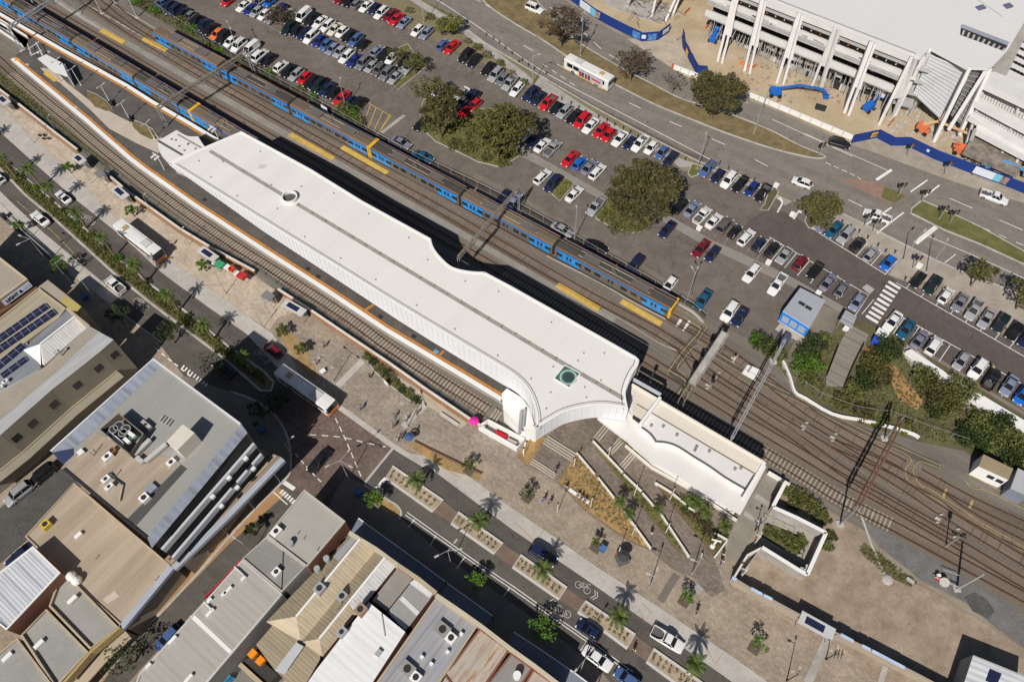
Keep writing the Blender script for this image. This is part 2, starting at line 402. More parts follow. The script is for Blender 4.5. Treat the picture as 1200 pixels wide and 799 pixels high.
sheet('footpath_beside_parking', [(634, 90), (690, 128), (740, 158), (800, 187), (862, 206), (928, 236), (920, 241), (900, 224), (860, 214), (834, 200), (812, 196), (797, 196), (780, 183), (742, 165), (690, 138), (650, 116), (622, 103)], 3, M_conc)
strip('highway_kerb', [(530, 20), (560, 45), (600, 70), (650, 99), (700, 128), (760, 160), (820, 190), (862, 204), (905, 223)], 0.3, 0, M_kerb, h=0.13)
sheet('crossing_footpath', [(977, 246), (1015, 264), (1060, 287), (1105, 309), (1150, 327), (1200, 347), (1260, 372), (1260, 425), (1200, 397), (1165, 374), (1130, 352), (1100, 330), (1068, 331), (1042, 322), (1052, 304), (1020, 292), (985, 268), (958, 262), (945, 262), (945, 256), (960, 252)], 3, mat('footpath_concrete', (0.35, 0.305, 0.26), var=0.1, scale=0.7, fine=0.08))
strip('right_highway_kerb', [(977, 246), (1015, 264), (1060, 287), (1105, 309), (1150, 327), (1200, 347), (1260, 372)], 0.3, 0, M_kerb, h=0.13)
sheet('site_footpath', [(1000, 170), (1060, 192), (1120, 214), (1200, 238), (1260, 262), (1260, 235), (1200, 212), (1130, 186), (1090, 172), (1060, 168), (1010, 160)], 2, mat('site_path', (0.33, 0.285, 0.23), var=.2, scale=1.2, fine=.15))
def dashes(name, px, n, L_, w_=0.15, layer=3, z0=0.0, m=None):
 P=GP(smooth_px(px, 4), z0+lz(layer));T=length(P);b=MB()
 for i in range(n):
  a=(i+0.5)*T/n-L_/2
  p, d=along(P, max(a, 0));q, e=along(P, min(a+L_, T))
  b.ribbon([p, q], w_)
 return b.build(name, m or M_white, kind='structure')
dashes('road_marking', [(600, 46), (645, 71), (690, 96), (740, 122), (795, 147), (855, 172), (920, 205), (985, 230), (1030, 252)], 9, 3.0)
dashes('road_marking', [(540, -8), (566, 4), (590, 19)], 4, 2.0)
dashes('road_marking', [(634, 74), (676, 102)], 4, 1.5)
dashes('road_marking', [(640, 6), (675, 30), (705, 58), (730, 74)], 5, 3.0)
dashes('road_marking', [(905, 140), (950, 160), (1000, 184), (1040, 200)], 2, 24, 0.13)
dashes('road_marking', [(1108, 248), (1205, 290)], 5, 1.5)
dashes('road_marking', [(1098, 226), (1215, 277)], 2, 4.5)
dashes('road_marking', [(966, 190), (1000, 205), (1012, 212)], 5, 1.2)
strip('road_marking', [(512, 0), (555, 28), (600, 60), (640, 86), (700, 118), (752, 145), (800, 170), (832, 187)], 0.15, 3, M_white)
strip('road_marking', [(1088, 277), (1140, 299), (1200, 326), (1250, 350)], 0.14, 3, M_white, sm=False)
for a, b_, w_ in[((1027, 211), (1045, 199), 0.6), ((1067, 225), (1087, 211), 0.3), ((1083, 231), (1101, 217), 0.3), ((1073, 285), (1097, 266), 0.9), ((1028, 273), (1059, 249), 0.3), ((1014, 264), (1045, 243), 0.3), ((1107, 308), (1120, 298), 0.15)]:
 strip('stop_line', [a, b_], w_, 3, M_white, sm=False)
PARK=[(110, -30), (380, -30), (398, -30), (420, -6), (468, 30), (498, 42), (540, 62), (578, 80), (610, 101), (640, 112), (690, 138), (742, 166), (780, 184), (800, 200), (822, 204), (838, 200), (870, 214), (900, 226), (908, 232), (928, 236), (960, 252), (958, 262), (985, 270), (1020, 294), (1052, 306), (1040, 322), (1066, 332), (1100, 348), (1130, 366), (1165, 388), (1200, 402), (1260, 428), (1260, 520), (1200, 478), (1150, 446), (1100, 419), (1062, 398), (1040, 390), (1010, 378), (980, 366), (960, 356), (946, 384), (930, 402), (905, 402), (880, 398), (850, 385), (812, 356), (760, 325), (700, 290), (640, 252), (560, 212), (478, 175), (440, 156), (428, 146), (380, 122), (330, 92), (300, 76), (270, 62), (240, 40), (200, 16), (170, -4)]
sheet('car_park', PARK, 1, M_park)
sheet('car_park_new_surface', [(880, 256), (905, 243), (930, 253), (944, 262), (960, 268), (1055, 332), (1130, 372), (1260, 442), (1260, 520), (1200, 478), (1062, 398), (1010, 378), (990, 366), (930, 330), (885, 296), (872, 284), (868, 270)], 2, M_park2)
sheet('car_park_footpath', [(606, 172), (614, 174), (650, 194), (700, 222), (735, 243), (778, 249), (834, 281), (874, 299), (930, 326), (960, 343), (992, 361), (984, 366), (956, 350), (924, 334), (866, 307), (826, 288), (772, 257), (740, 250), (700, 232), (650, 203), (604, 180)], 3, mat('car_park_path', (0.24, 0.225, 0.20), var=0.1, scale=0.8))
def bed(px, m=M_scrub, name='garden_bed'):
 sheet(name, px, 4, m, z0=0.0);strip(name+'_kerb', px+[px[0]], 0.18, 0, M_kerb, h=0.14, sm=False)
bed([(317, 7), (343, 12), (352, 22), (340, 30), (322, 26), (312, 20)])
bed([(453, 62), (478, 52), (490, 70), (500, 78), (488, 88), (466, 106), (460, 98), (474, 90), (484, 78), (470, 70)], M_grassg)
bed([(492, 140), (496, 118), (520, 108), (540, 110), (560, 128), (590, 128), (605, 150), (610, 182), (598, 190), (585, 196), (560, 190), (540, 180), (510, 166), (492, 148)], mat('tussock_bed', (0.16, 0.125, 0.06), var=0.3, scale=2.2, col2=(0.17, 0.175, 0.055), fine=0.3, bump=.8))
bed([(645, 226), (663, 209), (672, 217), (656, 236)], M_grassg)
bed([(697, 252), (710, 235), (740, 240), (768, 256), (752, 272), (738, 273), (712, 264), (698, 256)], M_grassg)
bed([(806, 204), (811, 192), (822, 195), (819, 205), (810, 208)], M_grassg)
bed([(896, 240), (890, 246), (900, 247), (912, 226), (908, 218), (900, 226)])
bed([(943, 260), (946, 250), (960, 250), (975, 252), (980, 258), (955, 266), (948, 268)])
strip('parking_divider', [(248, -10), (284, 15), (328, 38), (342, 44)], 0.1, 3, M_oldpaint, sm=False)
def bays(p0, p1, n, v, w_=0.1, skip=(), m=None):
 b=MB()
 for i in range(n+1):
  if i in skip:continue
  t=i/n;x=lerp(p0[0], p1[0], t);y=lerp(p0[1], p1[1], t)
  b.ribbon(GP([(x, y), (x+v[0], y+v[1])], 0.085), w_)
 return b.build('bay_marking', m or M_white, kind='structure')
bays((339, 49), (467, 112), 14, (11, -11), 0.08, m=M_oldpaint)
bays((395, 8), (600, 118), 22, (12, -12), 0.08, m=M_oldpaint)
bays((612, 117), (794, 203), 17, (12, -16), 0.08, m=M_oldpaint)
bays((632, 181), (706, 221), 6, (12, -13), 0.08, m=M_oldpaint)
bays((787, 252), (886, 304), 8, (13, -16), 0.09, m=M_oldpaint)
bays((889, 296), (1010, 368), 8, (14, -17), 0.12)
strip('bay_marking', [(902, 278), (1018, 346), (1002, 370)], 0.12, 4, M_white, sm=False)
bays((952, 269), (1037, 322), 5, (14, -16), 0.12)
strip('bay_marking', [(950, 267), (1037, 321)], 0.14, 4, M_white, sm=False)
bays((1062, 338), (1200, 418), 8, (14, -18), 0.12)
strip('bay_marking', [(1050, 331), (1260, 452)], 0.14, 4, M_white, sm=False)
bays((1046, 392), (1210, 485), 9, (13, -19), 0.12)
strip('bay_marking', [(1058, 372), (1220, 462)], 0.14, 4, M_white, sm=False)
b=MB()
for i in range(9):
 a=G(lerp(1048, 1022, i/8), lerp(334, 374, i/8), 0.088)
 d=G(lerp(1048, 1022, i/8)+7, lerp(334, 374, i/8)+4.2, 0.088)-a
 b.ribbon([a-d, a+d], 0.62)
b.build('zebra_crossing', M_white, kind='structure')
sheet('concrete_patch', [(1010, 337), (1016, 333), (1025, 339), (1019, 345)], 4, M_conc)
for px in[[(910, 249), (916, 238), (914, 234), (911, 233), (915, 231), (918, 236), (917, 240), (912, 249)], [(929, 257), (936, 246), (940, 248), (939, 250), (936, 249), (931, 257)]]:
 sheet('turn_arrow', px, 4, M_white)
b=MB()
for a, c in[((434, 123), (425, 150)), ((441, 126), (431, 152)), ((449, 130), (438, 154)), ((457, 134), (446, 152)), ((432, 121), (458, 136)), ((458, 136), (443, 157))]:
 b.ribbon(GP([a, c], 0.085), 0.16)
b.build('yellow_hatching', M_yellow, kind='structure')
strip('speed_bump', [(447, 156), (474, 135)], 0.8, 3, M_conc, sm=False)
sheet('construction_ground', [(640, -30), (655, -8), (690, 10), (740, 38), (790, 45), (808, 92), (860, 108), (900, 122), (1000, 168), (1060, 172), (1130, 196), (1260, 226), (1260, -30)], 1, M_sand)
sheet('site_entry', [(735, 46), (790, 40), (812, 70), (808, 92), (800, 88)], 2, mat('entry_concrete', (0.42, 0.36, 0.28), var=0.12, scale=0.5))
BAL=[(-40, -40), (110, -40), (170, -4), (200, 16), (240, 40), (270, 62), (300, 76), (330, 92), (380, 122), (428, 146), (478, 175), (560, 212), (640, 252), (700, 290), (760, 325), (812, 356), (850, 385), (880, 398), (896, 408), (930, 455), (960, 476), (1010, 497), (1075, 515), (1130, 525), (1160, 545), (1260, 590), (1260, 790), (1200, 740), (1120, 690), (1010, 620), (960, 590), (900, 552), (700, 520), (600, 520), (568, 506), (550, 495), (500, 460), (455, 428), (410, 398), (360, 364), (327, 343), (300, 322), (250, 295), (212, 272), (152, 229), (125, 206), (93, 180), (67, 160), (16, 120), (0, 108), (-60, 60)]
sheet('ballast', BAL, 1, M_ballast)
sheet('overgrown_siding', [(-60, 40), (0, 82), (30, 104), (60, 135), (100, 166), (125, 188), (130, 202), (93, 176), (67, 156), (16, 116), (0, 104), (-60, 58)], 2, M_scrub)
sheet('gravel_apron', [(1000, 600), (1040, 612), (1110, 655), (1150, 690), (1260, 760), (1260, 800), (1180, 745), (1130, 705), (1080, 680), (1030, 640)], 2, M_gravel)
sheet('railway_verge', [(150, -20), (172, -4), (200, 16), (240, 40), (268, 60), (300, 76), (330, 92), (380, 122), (428, 146), (440, 156), (430, 156), (378, 130), (330, 104), (300, 90), (262, 68), (225, 46), (190, 26), (160, 8)], 2, M_scrub)
sheet('vacant_lot', [(895, 560), (960, 590), (1005, 618), (1010, 640), (1040, 670), (1090, 690), (1130, 715), (1170, 740), (1260, 800), (1260, 840), (1050, 830), (1000, 766), (970, 742), (937, 725), (859, 680), (850, 660)], 2, M_lot)
strip('verge_weeds', [(1010, 640), (1030, 655), (1048, 672), (1070, 682)], 1.6, 3, mat('weeds', (0.09, 0.10, 0.04), var=0.4, scale=2, col2=(0.2, 0.15, 0.09), fine=0.3))
PLAZA=[(-60, 60), (0, 112), (16, 123), (67, 163), (93, 183), (125, 209), (152, 232), (212, 275), (250, 298), (300, 325), (327, 346), (360, 367), (410, 401), (455, 431), (500, 463), (550, 498), (568, 509), (590, 520), (620, 500), (700, 478), (760, 520), (864, 610), (860, 680), (937, 727), (970, 744), (1000, 768), (1060, 840), (900, 860), (400, 860), (0, 860), (-60, 860)]
sheet('plaza', PLAZA, 0.5, M_foot)
sheet('station_forecourt', [(372, 400), (405, 398), (455, 431), (500, 463), (550, 498), (568, 509), (600, 500), (625, 470), (700, 470), (760, 520), (864, 610), (850, 640), (862, 665), (852, 700), (835, 690), (800, 660), (740, 640), (700, 612), (655, 570), (618, 545), (600, 560), (560, 535), (520, 520), (486, 516), (460, 524), (395, 477), (350, 440), (362, 432), (352, 412), (322, 380), (340, 372)], 1.5, M_plaza)
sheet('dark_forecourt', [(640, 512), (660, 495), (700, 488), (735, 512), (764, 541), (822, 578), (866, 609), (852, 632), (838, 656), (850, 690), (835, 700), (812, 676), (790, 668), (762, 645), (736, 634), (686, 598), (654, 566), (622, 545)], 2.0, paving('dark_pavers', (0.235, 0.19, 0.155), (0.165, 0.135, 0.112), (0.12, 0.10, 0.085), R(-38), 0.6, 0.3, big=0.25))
strip('paving_band', [(425, 422), (396, 452)], 1.2, 2.5, M_lconc, sm=False)
strip('paving_band', [(472, 500), (498, 474)], 1.2, 2.5, M_lconc, sm=False)
sheet('pale_plaza', [(-60, 62), (0, 112), (16, 123), (67, 163), (93, 183), (125, 209), (152, 232), (212, 275), (250, 298), (300, 325), (340, 352), (352, 362), (326, 372), (316, 386), (290, 370), (234, 330), (180, 291), (129, 250), (70, 190), (0, 126), (-60, 70)], 1.6, paving('pale_pavers', (0.50, 0.42, 0.33), (0.43, 0.36, 0.28), (0.33, 0.28, 0.22), R(-38), 1.2, 0.6, big=0.2))
SW=[(-60, 120), (0, 197), (30, 229), (65, 258), (98, 288), (132, 319), (180, 358), (260, 418), (306, 458), (330, 470), (352, 462), (395, 477), (460, 523), (505, 549), (545, 579), (600, 620), (680, 674), (762, 731), (860, 800), (900, 830), (720, 860), (700, 822), (640, 776), (560, 712), (500, 668), (440, 625), (405, 600), (380, 585), (345, 560), (300, 590), (270, 628), (200, 706), (115, 800), (60, 860), (-10, 860), (60, 800), (160, 784), (140, 560), (200, 420), (135, 372), (60, 306), (0, 254), (-60, 190)]
NE_LANE=[(-60, 96), (0, 155), (50, 200), (90, 235), (150, 283), (190, 320), (240, 357), (290, 392), (324, 430), (350, 440), (395, 477), (352, 470), (330, 474), (306, 458), (270, 408), (206, 356), (164, 324), (135, 301), (99, 268), (52, 227), (22, 202), (0, 182), (-60, 130)]
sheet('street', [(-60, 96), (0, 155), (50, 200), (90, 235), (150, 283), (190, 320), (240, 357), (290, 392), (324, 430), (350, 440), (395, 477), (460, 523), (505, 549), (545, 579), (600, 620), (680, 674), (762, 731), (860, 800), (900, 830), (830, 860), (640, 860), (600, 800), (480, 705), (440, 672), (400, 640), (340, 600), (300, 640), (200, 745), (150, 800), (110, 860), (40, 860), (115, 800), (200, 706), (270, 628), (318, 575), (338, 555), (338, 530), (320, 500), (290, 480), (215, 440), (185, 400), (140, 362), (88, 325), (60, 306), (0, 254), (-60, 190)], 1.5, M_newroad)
sheet('kerbside_lane', [(-60, 70), (0, 126), (70, 190), (129, 250), (180, 291), (234, 330), (290, 370), (318, 390), (345, 425), (350, 440), (324, 430), (290, 392), (240, 357), (190, 320), (150, 283), (90, 235), (50, 200), (0, 155), (-60, 96)], 2.5, M_lconc)
sheet('kerbside_lane', [(-60, 178), (0, 224), (9, 233), (50, 272), (96, 310), (104, 317), (140, 347), (129, 357), (93, 329), (83, 319), (45, 286), (7, 254), (-60, 200)], 2.5, M_lconc)
sheet('kerbside_lane', [(478, 531), (500, 534), (528, 545), (556, 562), (590, 588), (640, 622), (700, 664), (780, 716), (860, 770), (930, 820), (890, 822), (860, 800), (762, 731), (680, 674), (600, 620), (545, 579), (505, 549)], 2.5, M_lconc)
sheet('brick_intersection', [(395, 475), (460, 522), (427, 565), (405, 556), (375, 590), (345, 575), (332, 560), (341, 545), (338, 525), (330, 505), (318, 488), (330, 476), (352, 462), (372, 456)], 2.5, M_brick)
strip('pale_kerb_band', [(372, 458), (395, 475), (460, 522), (478, 533), (500, 546)], 0.9, 3.3, M_lconc, sm=False)
strip('pale_kerb_band', [(427, 566), (462, 523)], 0.4, 3.3, M_lconc, sm=False)
dashes('road_marking', [(392, 488), (405, 515), (418, 546), (424, 560)], 7, 1.1, layer=4)
dashes('road_marking', [(360, 509), (400, 512), (430, 519), (455, 524)], 7, 1.1, layer=4)
dashes('road_marking', [(345, 530), (362, 550), (378, 566)], 5, 0.9, layer=4)
sheet('garage_forecourt', [(-60, 570), (0, 595), (60, 545), (78, 552), (95, 570), (32, 632), (0, 660), (-60, 700)], 2.5, M_asph)
strip('orange_footpath', [(330, 574), (294, 606), (262, 634), (225, 672), (190, 706), (150, 748), (110, 800), (70, 850)], 2.0, 3, M_orange_path)
strip('street_kerb', [(341, 540), (340, 552), (334, 562), (305, 590), (270, 628), (235, 668), (200, 706), (158, 750), (115, 800)], 0.35, 0, M_kerb, h=0.12)
strip('street_kerb', [(129, 358), (160, 380), (190, 402)], 0.3, 0, M_kerb, h=0.12)
strip('street_kerb', [(0, 238), (45, 288), (66, 306), (90, 327)], 0.3, 0, M_kerb, h=0.12)
strip('street_kerb', [(478, 531), (505, 548), (528, 553), (556, 570), (590, 594)], 0.3, 0, M_kerb, h=0.02)
strip('street_kerb', [(427, 568), (440, 576), (455, 586), (465, 592), (470, 600), (468, 608)], 0.35, 0, M_kerb, h=0.12)
strip('street_kerb', [(270, 459), (300, 470), (325, 490), (338, 515), (341, 540)], 0.35, 0, M_kerb, h=0.12)
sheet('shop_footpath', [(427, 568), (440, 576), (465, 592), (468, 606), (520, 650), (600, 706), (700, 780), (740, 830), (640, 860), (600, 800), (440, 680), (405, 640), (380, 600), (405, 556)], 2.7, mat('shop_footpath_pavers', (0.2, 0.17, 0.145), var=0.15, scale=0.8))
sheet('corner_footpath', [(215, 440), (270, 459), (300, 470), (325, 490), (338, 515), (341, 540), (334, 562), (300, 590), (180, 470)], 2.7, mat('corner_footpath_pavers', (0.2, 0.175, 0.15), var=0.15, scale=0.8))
sheet('kerb_build_out', [(428, 567), (452, 583), (466, 593), (470, 606), (452, 600), (440, 590)], 3.2, M_mulch)
for pts in([(475, 603), (553, 658), (600, 690), (687, 751), (740, 790)], [(477, 600), (555, 655.5), (602, 687), (689, 748.5), (742, 787)]):
 strip('road_marking', pts, 0.12, 3, M_white, sm=False)
for a, c in[((511, 627), (504, 639)), ((545, 652), (534, 667)), ((597, 689), (590, 698)), ((486, 608), (478, 618)), ((687, 752), (680, 762))]:
 strip('bay_marking', [a, c], 0.12, 3, M_white, sm=False)
strip('stop_line', [(441, 572), (452, 560)], 0.6, 3, M_white, sm=False)
b=MB()
for i in range(6):
 x=lerp(328, 342, i/5);y=lerp(578, 590, i/5);b.ribbon(GP([(x, y), (x+4, y-4.5)], 0.085), 0.35)
b.ribbon(GP([(320, 576), (337, 591)], 0.085), 0.18);b.ribbon(GP([(330, 563), (345, 573)], 0.085), 0.7)
for i in range(9):
 x=lerp(213, 240, i/8);y=lerp(432, 453, i/8);b.ribbon(GP([(x, y), (x+3, y-4)], 0.085), 0.3)
b.build('ladder_marking', M_white, kind='structure')
b=MB()
def bike(px, ang):
 o=G(px[0], px[1], 0.085);ca, sa=math.cos(ang), math.sin(ang)
 def q(x, y):return Vector((o.x+x*ca-y*sa, o.y+x*sa+y*ca, 0.085))
 for cx in(-0.75, 0.75):
  b.ribbon([q(cx+0.5*math.cos(t*PI/6), 0.5*math.sin(t*PI/6))for t in range(12)], 0.1, closed=True)
 for a, c in[((-.75, 0), (-.3, .7)), ((-.3, .7), (.5, .7)), ((.5, .7), (0, 0)), ((0, 0), (-.75, 0)), ((.5, .7), (.75, 0)), ((.4, .95), (.8, .95)), ((-.3, .7), (0, 0))]:
  b.ribbon([q(*a), q(*c)], 0.1)
 for s_ in(1.7, 2.1):b.ribbon([q(s_, 0.7), q(s_+0.45, 0), q(s_, -0.7)], 0.16)
bike((683, 688), R(-35));bike((660, 716), R(145));bike((101, 256), R(-40));bike((163, 354), R(-40));bike((305, 415), R(-40))
b.build('bicycle_symbol', mat('worn_white', (0.42, 0.40, 0.37), var=.3, scale=3, fine=.2), kind='structure')
b=MB()
for i in range(6):b.ribbon(GP([(182+i*7.5, 408+i*6), (186+i*7.5, 411+i*6)], 0.085), 0.25)
b.build('give_way_line', M_white, kind='structure')
b=MB()
for pts in([(500, 549), (508, 541), (540, 560)], [(604, 612), (626, 634), (638, 620)], [(752, 706), (763, 717), (756, 728), (748, 714)], [(826, 756), (838, 778), (848, 764)], [(20, 236), (60, 270), (80, 290), (96, 308)], [(110, 345), (118, 328), (130, 340)]):
 b.ribbon(GP(pts, 0.085), 0.12)
b.build('yellow_lane_line', mat('faded_yellow', (0.42, 0.30, 0.12), var=0.2, scale=2), kind='structure')
M_rail=mat('rusty_rail', (0.085, 0.045, 0.03), rough=0.6, var=0.2, scale=2)
M_slc=mat('concrete_sleeper', (0.34, 0.30, 0.245), var=0.2, scale=1.5, fine=0.12)
M_slt=mat('timber_sleeper', (0.14, 0.11, 0.086), var=0.25, scale=1.5, fine=0.2)
M_steel=mat('galvanised_steel', (0.42, 0.43, 0.44), rough=0.5, var=0.1, scale=2, metal=0.3)
M_rsteel=mat('rusty_steel', (0.16, 0.085, 0.06), rough=0.8, var=0.25, scale=2)
M_lsteel=mat('weathered_steel', (0.24, 0.2, 0.165), rough=0.8, var=0.2, scale=2)
M_dark=mat('dark_metal', (0.03, 0.03, 0.032), rough=0.6, var=0.2, scale=2)
M_wht=mat('white_paint', (0.76, 0.75, 0.73), rough=0.6, var=0.05, scale=0.8, fine=0.02)
M_glass=mat('dark_glass', (0.022, 0.026, 0.032), rough=0.12, var=0, fine=0, spec=0.6)
def track(px, label, sleepers='timber', vis=None, world=None):
 P=world or GP(smooth_px(px, 5), 0.0)
 b0=MB().ribbon(P, 3.1, z=0.075+random.random()*.004)
 root=empty('railway_track', P[0], label, 'railway track', 'railway tracks')
 b0.build('stained_ballast', M_rusty, root)
 for s in(-0.8, 0.8):
  MB().ribbon(P, 0.12, z=0.1, off=s, h=0.17).build('rail', M_rail, root)
 T=length(P);n=int(T/0.68)
 def sl(a, b, m):
  k=MB()
  for i in range(n):
   d=(i+.5)*T/n
   if a<=d/T<=b and random.random()>(0.0 if m is M_slc else 0.6):
    p, t=along(P, d)
    k.box((p.x, p.y, 0.0), (0.26, 2.55, 0.13+random.uniform(-.01, .01)), math.atan2(t.y, t.x))
  if k.v:k.build('sleepers', m, root, kind='stuff')
 if sleepers=='concrete':sl(vis[0]if vis else 0, vis[1]if vis else 1, M_slc)
 else:sl(0, 1, M_slt)
 return root
track([(-60, 20), (0, 73), (19, 90), (57, 122), (84, 144), (114, 170), (150, 199), (207, 242), (250, 272), (300, 304), (375, 351), (420, 381), (455, 407), (512, 444), (572, 481)], 'dead-end track with pale concrete sleepers between the fence and the station platform', 'concrete', (0.18, 1.0))
track([(-40, -15), (30, 24), (228, 139), (476, 284), (640, 382), (755, 447), (818, 485), (878, 520), (937, 555), (985, 585), (1045, 616), (1104, 648), (1200, 700), (1260, 732)], 'through track nearest the platform, carrying the train that stops under the station roof', 'concrete', (0.05, 0.9))
track([(40, 2), (120, 48), (190, 90), (255, 127), (315, 161), (535, 288), (690, 380), (817, 458), (838, 471), (880, 497), (932, 528), (985, 560), (1040, 590), (1100, 625), (1200, 684), (1260, 718)], 'track with faded sleepers running out from the station shadow, left of the brown track', 'concrete', (.58, .7))
track([(90, -5), (170, 49), (330, 142), (510, 243), (600, 295), (687, 345), (787, 400), (820, 437), (872, 473), (931, 512), (964, 536), (994, 557), (1060, 597), (1130, 636)], 'empty brown track beside the pale walkway and the parked train')
track([(787, 400), (826, 424), (856, 445), (907, 478), (943, 500), (976, 520), (1005, 538), (1030, 552), (1065, 574), (1104, 600), (1200, 658), (1260, 694)], 'rust-red track branching off by the white signal equipment in the yard')
track([(120, -2), (191, 49), (415, 171), (696, 323), (770, 363), (835, 402), (889, 440), (946, 482), (1000, 515), (1042, 536), (1060, 546)], 'outermost track by the car park fence, under the parked blue train')
track([(976, 520), (1035, 546), (1095, 577), (1125, 598), (1155, 616), (1200, 640), (1260, 672)], 'yard track curving past the yellow-edged walkway')
track([(1078, 555), (1125, 581), (1155, 596), (1200, 617), (1260, 645)], 'short siding with dark timber sleepers below the small signal hut')
M_walk=mat('rail_walkway', (0.26, 0.24, 0.215), var=0.15, scale=0.8, fine=0.15)
strip('rail_walkway', [(55, -8), (80, 10), (130, 40), (230, 97), (340, 160), (430, 211), (600, 307), (720, 376)], 1.5, 3, M_walk)
strip('rail_walkway', [(92, 0), (165, 41), (230, 76), (415, 176), (500, 222), (600, 276), (720, 342), (776, 372)], 1.1, 3, M_walk)
strip('cable_trough', [(55, -6), (80, 11), (118, 34)], 0.3, 4, M_lconc)
strip('cable_trough', [(92, 0), (120, 16), (165, 42), (176, 48)], 0.25, 4, M_lconc)
strip('cable_trough', [(130, 5), (160, 21), (230, 62), (300, 100)], 0.2, 4, M_lconc)
strip('cable_trough', [(705, 362), (740, 382), (775, 403), (794, 411)], 0.22, 4, M_lconc, h=0.12)
strip('cable_trough', [(640, 300), (700, 330), (745, 356), (780, 374)], 0.22, 4, M_lconc, h=0.1)
for i, (a, c)in enumerate([((119, 36), (146, 51)), ((168, 46), (196, 60)), ((340, 158), (391, 187)), ((401, 173), (454, 204)), ((653, 334), (702, 363)), ((728, 353), (775, 380))]):
 strip('warning_panel', [a, c], 1.15, 1, M_yellow, sm=False, kind='structure', h=.22)
def pl(px, w_=0.12, m=mat('worn_yellow_line', (0.40, 0.30, 0.12), var=.3, scale=3, fine=.25), layer=9):strip('yellow_edge_line', px, w_, layer, m, kind='structure')
pl([(808, 378), (821, 386), (803, 408), (786, 431), (786, 435), (803, 446), (797, 458), (790, 466)], 0.16)
pl([(829, 383), (818, 399), (822, 402)]);pl([(822, 408), (815, 405), (803, 418), (794, 430), (796, 434), (804, 439)]);pl([(805, 455), (797, 467)])
pl([(784, 364), (800, 371), (812, 378), (821, 385)]);pl([(786, 358), (803, 366), (818, 375), (828, 382)])
pl([(835, 417), (870, 438), (900, 454), (940, 473), (976, 492), (1023, 515), (1066, 535), (1061, 549), (1064, 563), (1077, 571), (1125, 602), (1160, 622), (1200, 646)])
pl([(839, 413), (895, 446), (940, 468), (976, 486), (1024, 510), (1060, 526), (1102, 545)])
pl([(1102, 549), (1080, 541), (1073, 544), (1070, 552), (1078, 567), (1092, 574), (1128, 597), (1150, 612), (1200, 640)])
pl([(1131, 554), (1150, 563), (1185, 582)]);pl([(1131, 563), (1137, 570), (1145, 573), (1155, 574), (1200, 596)])
pl([(1105, 584), (1109, 572)], 0.4);pl([(1136, 595), (1140, 586)], 0.4)
strip('rail_path', [(838, 415), (870, 435), (900, 450), (940, 470), (976, 490), (1024, 512), (1060, 529), (1100, 546)], 1.4, 8, M_newroad)
strip('crossing_panel', [(825, 384), (812, 400), (795, 424), (789, 436), (803, 450), (795, 464)], 1.6, 8, M_newroad)
for a, c in[((793, 382), (799, 373)), ((801, 388), (808, 376))]:strip('white_panel', [a, c], 0.5, 5, M_white, sm=False)
strip('yard_barrier_base', [(788, 352), (812, 366), (824, 378)], 0.5, 4, M_lconc)
WALL=[(-40, 76), (0, 108), (16, 120), (67, 160), (93, 180), (125, 206), (152, 229), (212, 272), (250, 295), (300, 322), (327, 343), (360, 364), (410, 398), (455, 428), (500, 460), (550, 494), (568, 505)]
M_orange=mat('orange_brown_brick', (0.33, 0.15, 0.065), var=0.15, scale=2, fine=0.15)
segs=[(0, 5), (5, 10), (10, 17)]
wl=['low wall of orange brick under a white cap, at the top left end of the plaza', 'low wall of orange brick under a white cap, beside the white bus', 'low wall of orange brick under a white cap, ending at the striped forecourt garden']
for(a, b_), lb in zip(segs, wl):
 P=GP(WALL[a:b_], 0)
 if P[0]==P[-1]:continue
 r=empty('boundary_wall', P[0], lb, 'wall', 'brick walls along the dead-end track')
 MB().ribbon(P, 0.3, z=0.0, h=1.1).build('brick_base', M_orange, r)
 MB().ribbon(P, 0.42, z=1.1, off=0.08, h=0.12).build('coping', mat('wall_coping', (0.58, 0.56, 0.52), var=.12, scale=2), r)
P=GP(WALL[2:], 0)
r=empty('trackside_fence', P[0], 'dark open rail fence standing between the brick wall and the dead-end track', 'fence')
T=length(P);k=int(T/3)
for i in range(k):
 p, t=along(P, (i+.5)*T/k);n_=Vector((-t.y, t.x, 0))
 MB().beam(p+n_*1.2, p+n_*1.2+Vector((0, 0, 1.2)), 0.08, 0.08).build('post', M_dark, r)
MB().ribbon([Vector((p.x, p.y, 1.15))for p in P], 0.06, off=1.2, h=0.05).build('top_rail', M_dark, r)
MB().ribbon([Vector((p.x, p.y, 0))for p in P], 0.5, off=1.2, h=0.12).build('kerb_base', mat('dark_concrete', (0.12, 0.13, 0.12), var=0.2, scale=1), r)
ZP=1.1
PL=[(-60, -20), (5, 17.5), (75, 57.5), (150, 99), (180, 118), (225, 144), (255, 162), (500, 302), (560, 337), (680, 408), (640, 480), (612, 482), (588, 471), (540, 442), (450, 388), (375, 338), (300, 290), (225, 241), (167, 200), (150, 187), (100, 143), (47, 99), (12, 70), (20, 64), (30, 58), (16, 40), (-60, -2)]
plat=empty('station_platform', G(200, 190), 'long island platform with white edges, orange warning strips and dark asphalt', 'platform')
M_plat=mat('platform_asphalt', (0.105, 0.095, 0.087), var=0.16, scale=0.5, fine=0.1)
MB().prism(GP(PL, ZP), 0, ZP, mi=0, top_mi=1).build('deck', [M_conc, M_plat], plat)
SW_E=[(12, 70), (47, 99), (100, 143), (150, 187), (167, 200), (225, 241), (300, 290), (375, 338), (450, 388), (540, 442), (586, 470)]
NE_E=[(-60, -20), (5, 17.5), (75, 57.5), (150, 99), (180, 118), (225, 144), (255, 162), (330, 204)]
M_tact=mat('orange_tactile', (0.50, 0.21, 0.045), var=0.15, scale=2, fine=0.12)
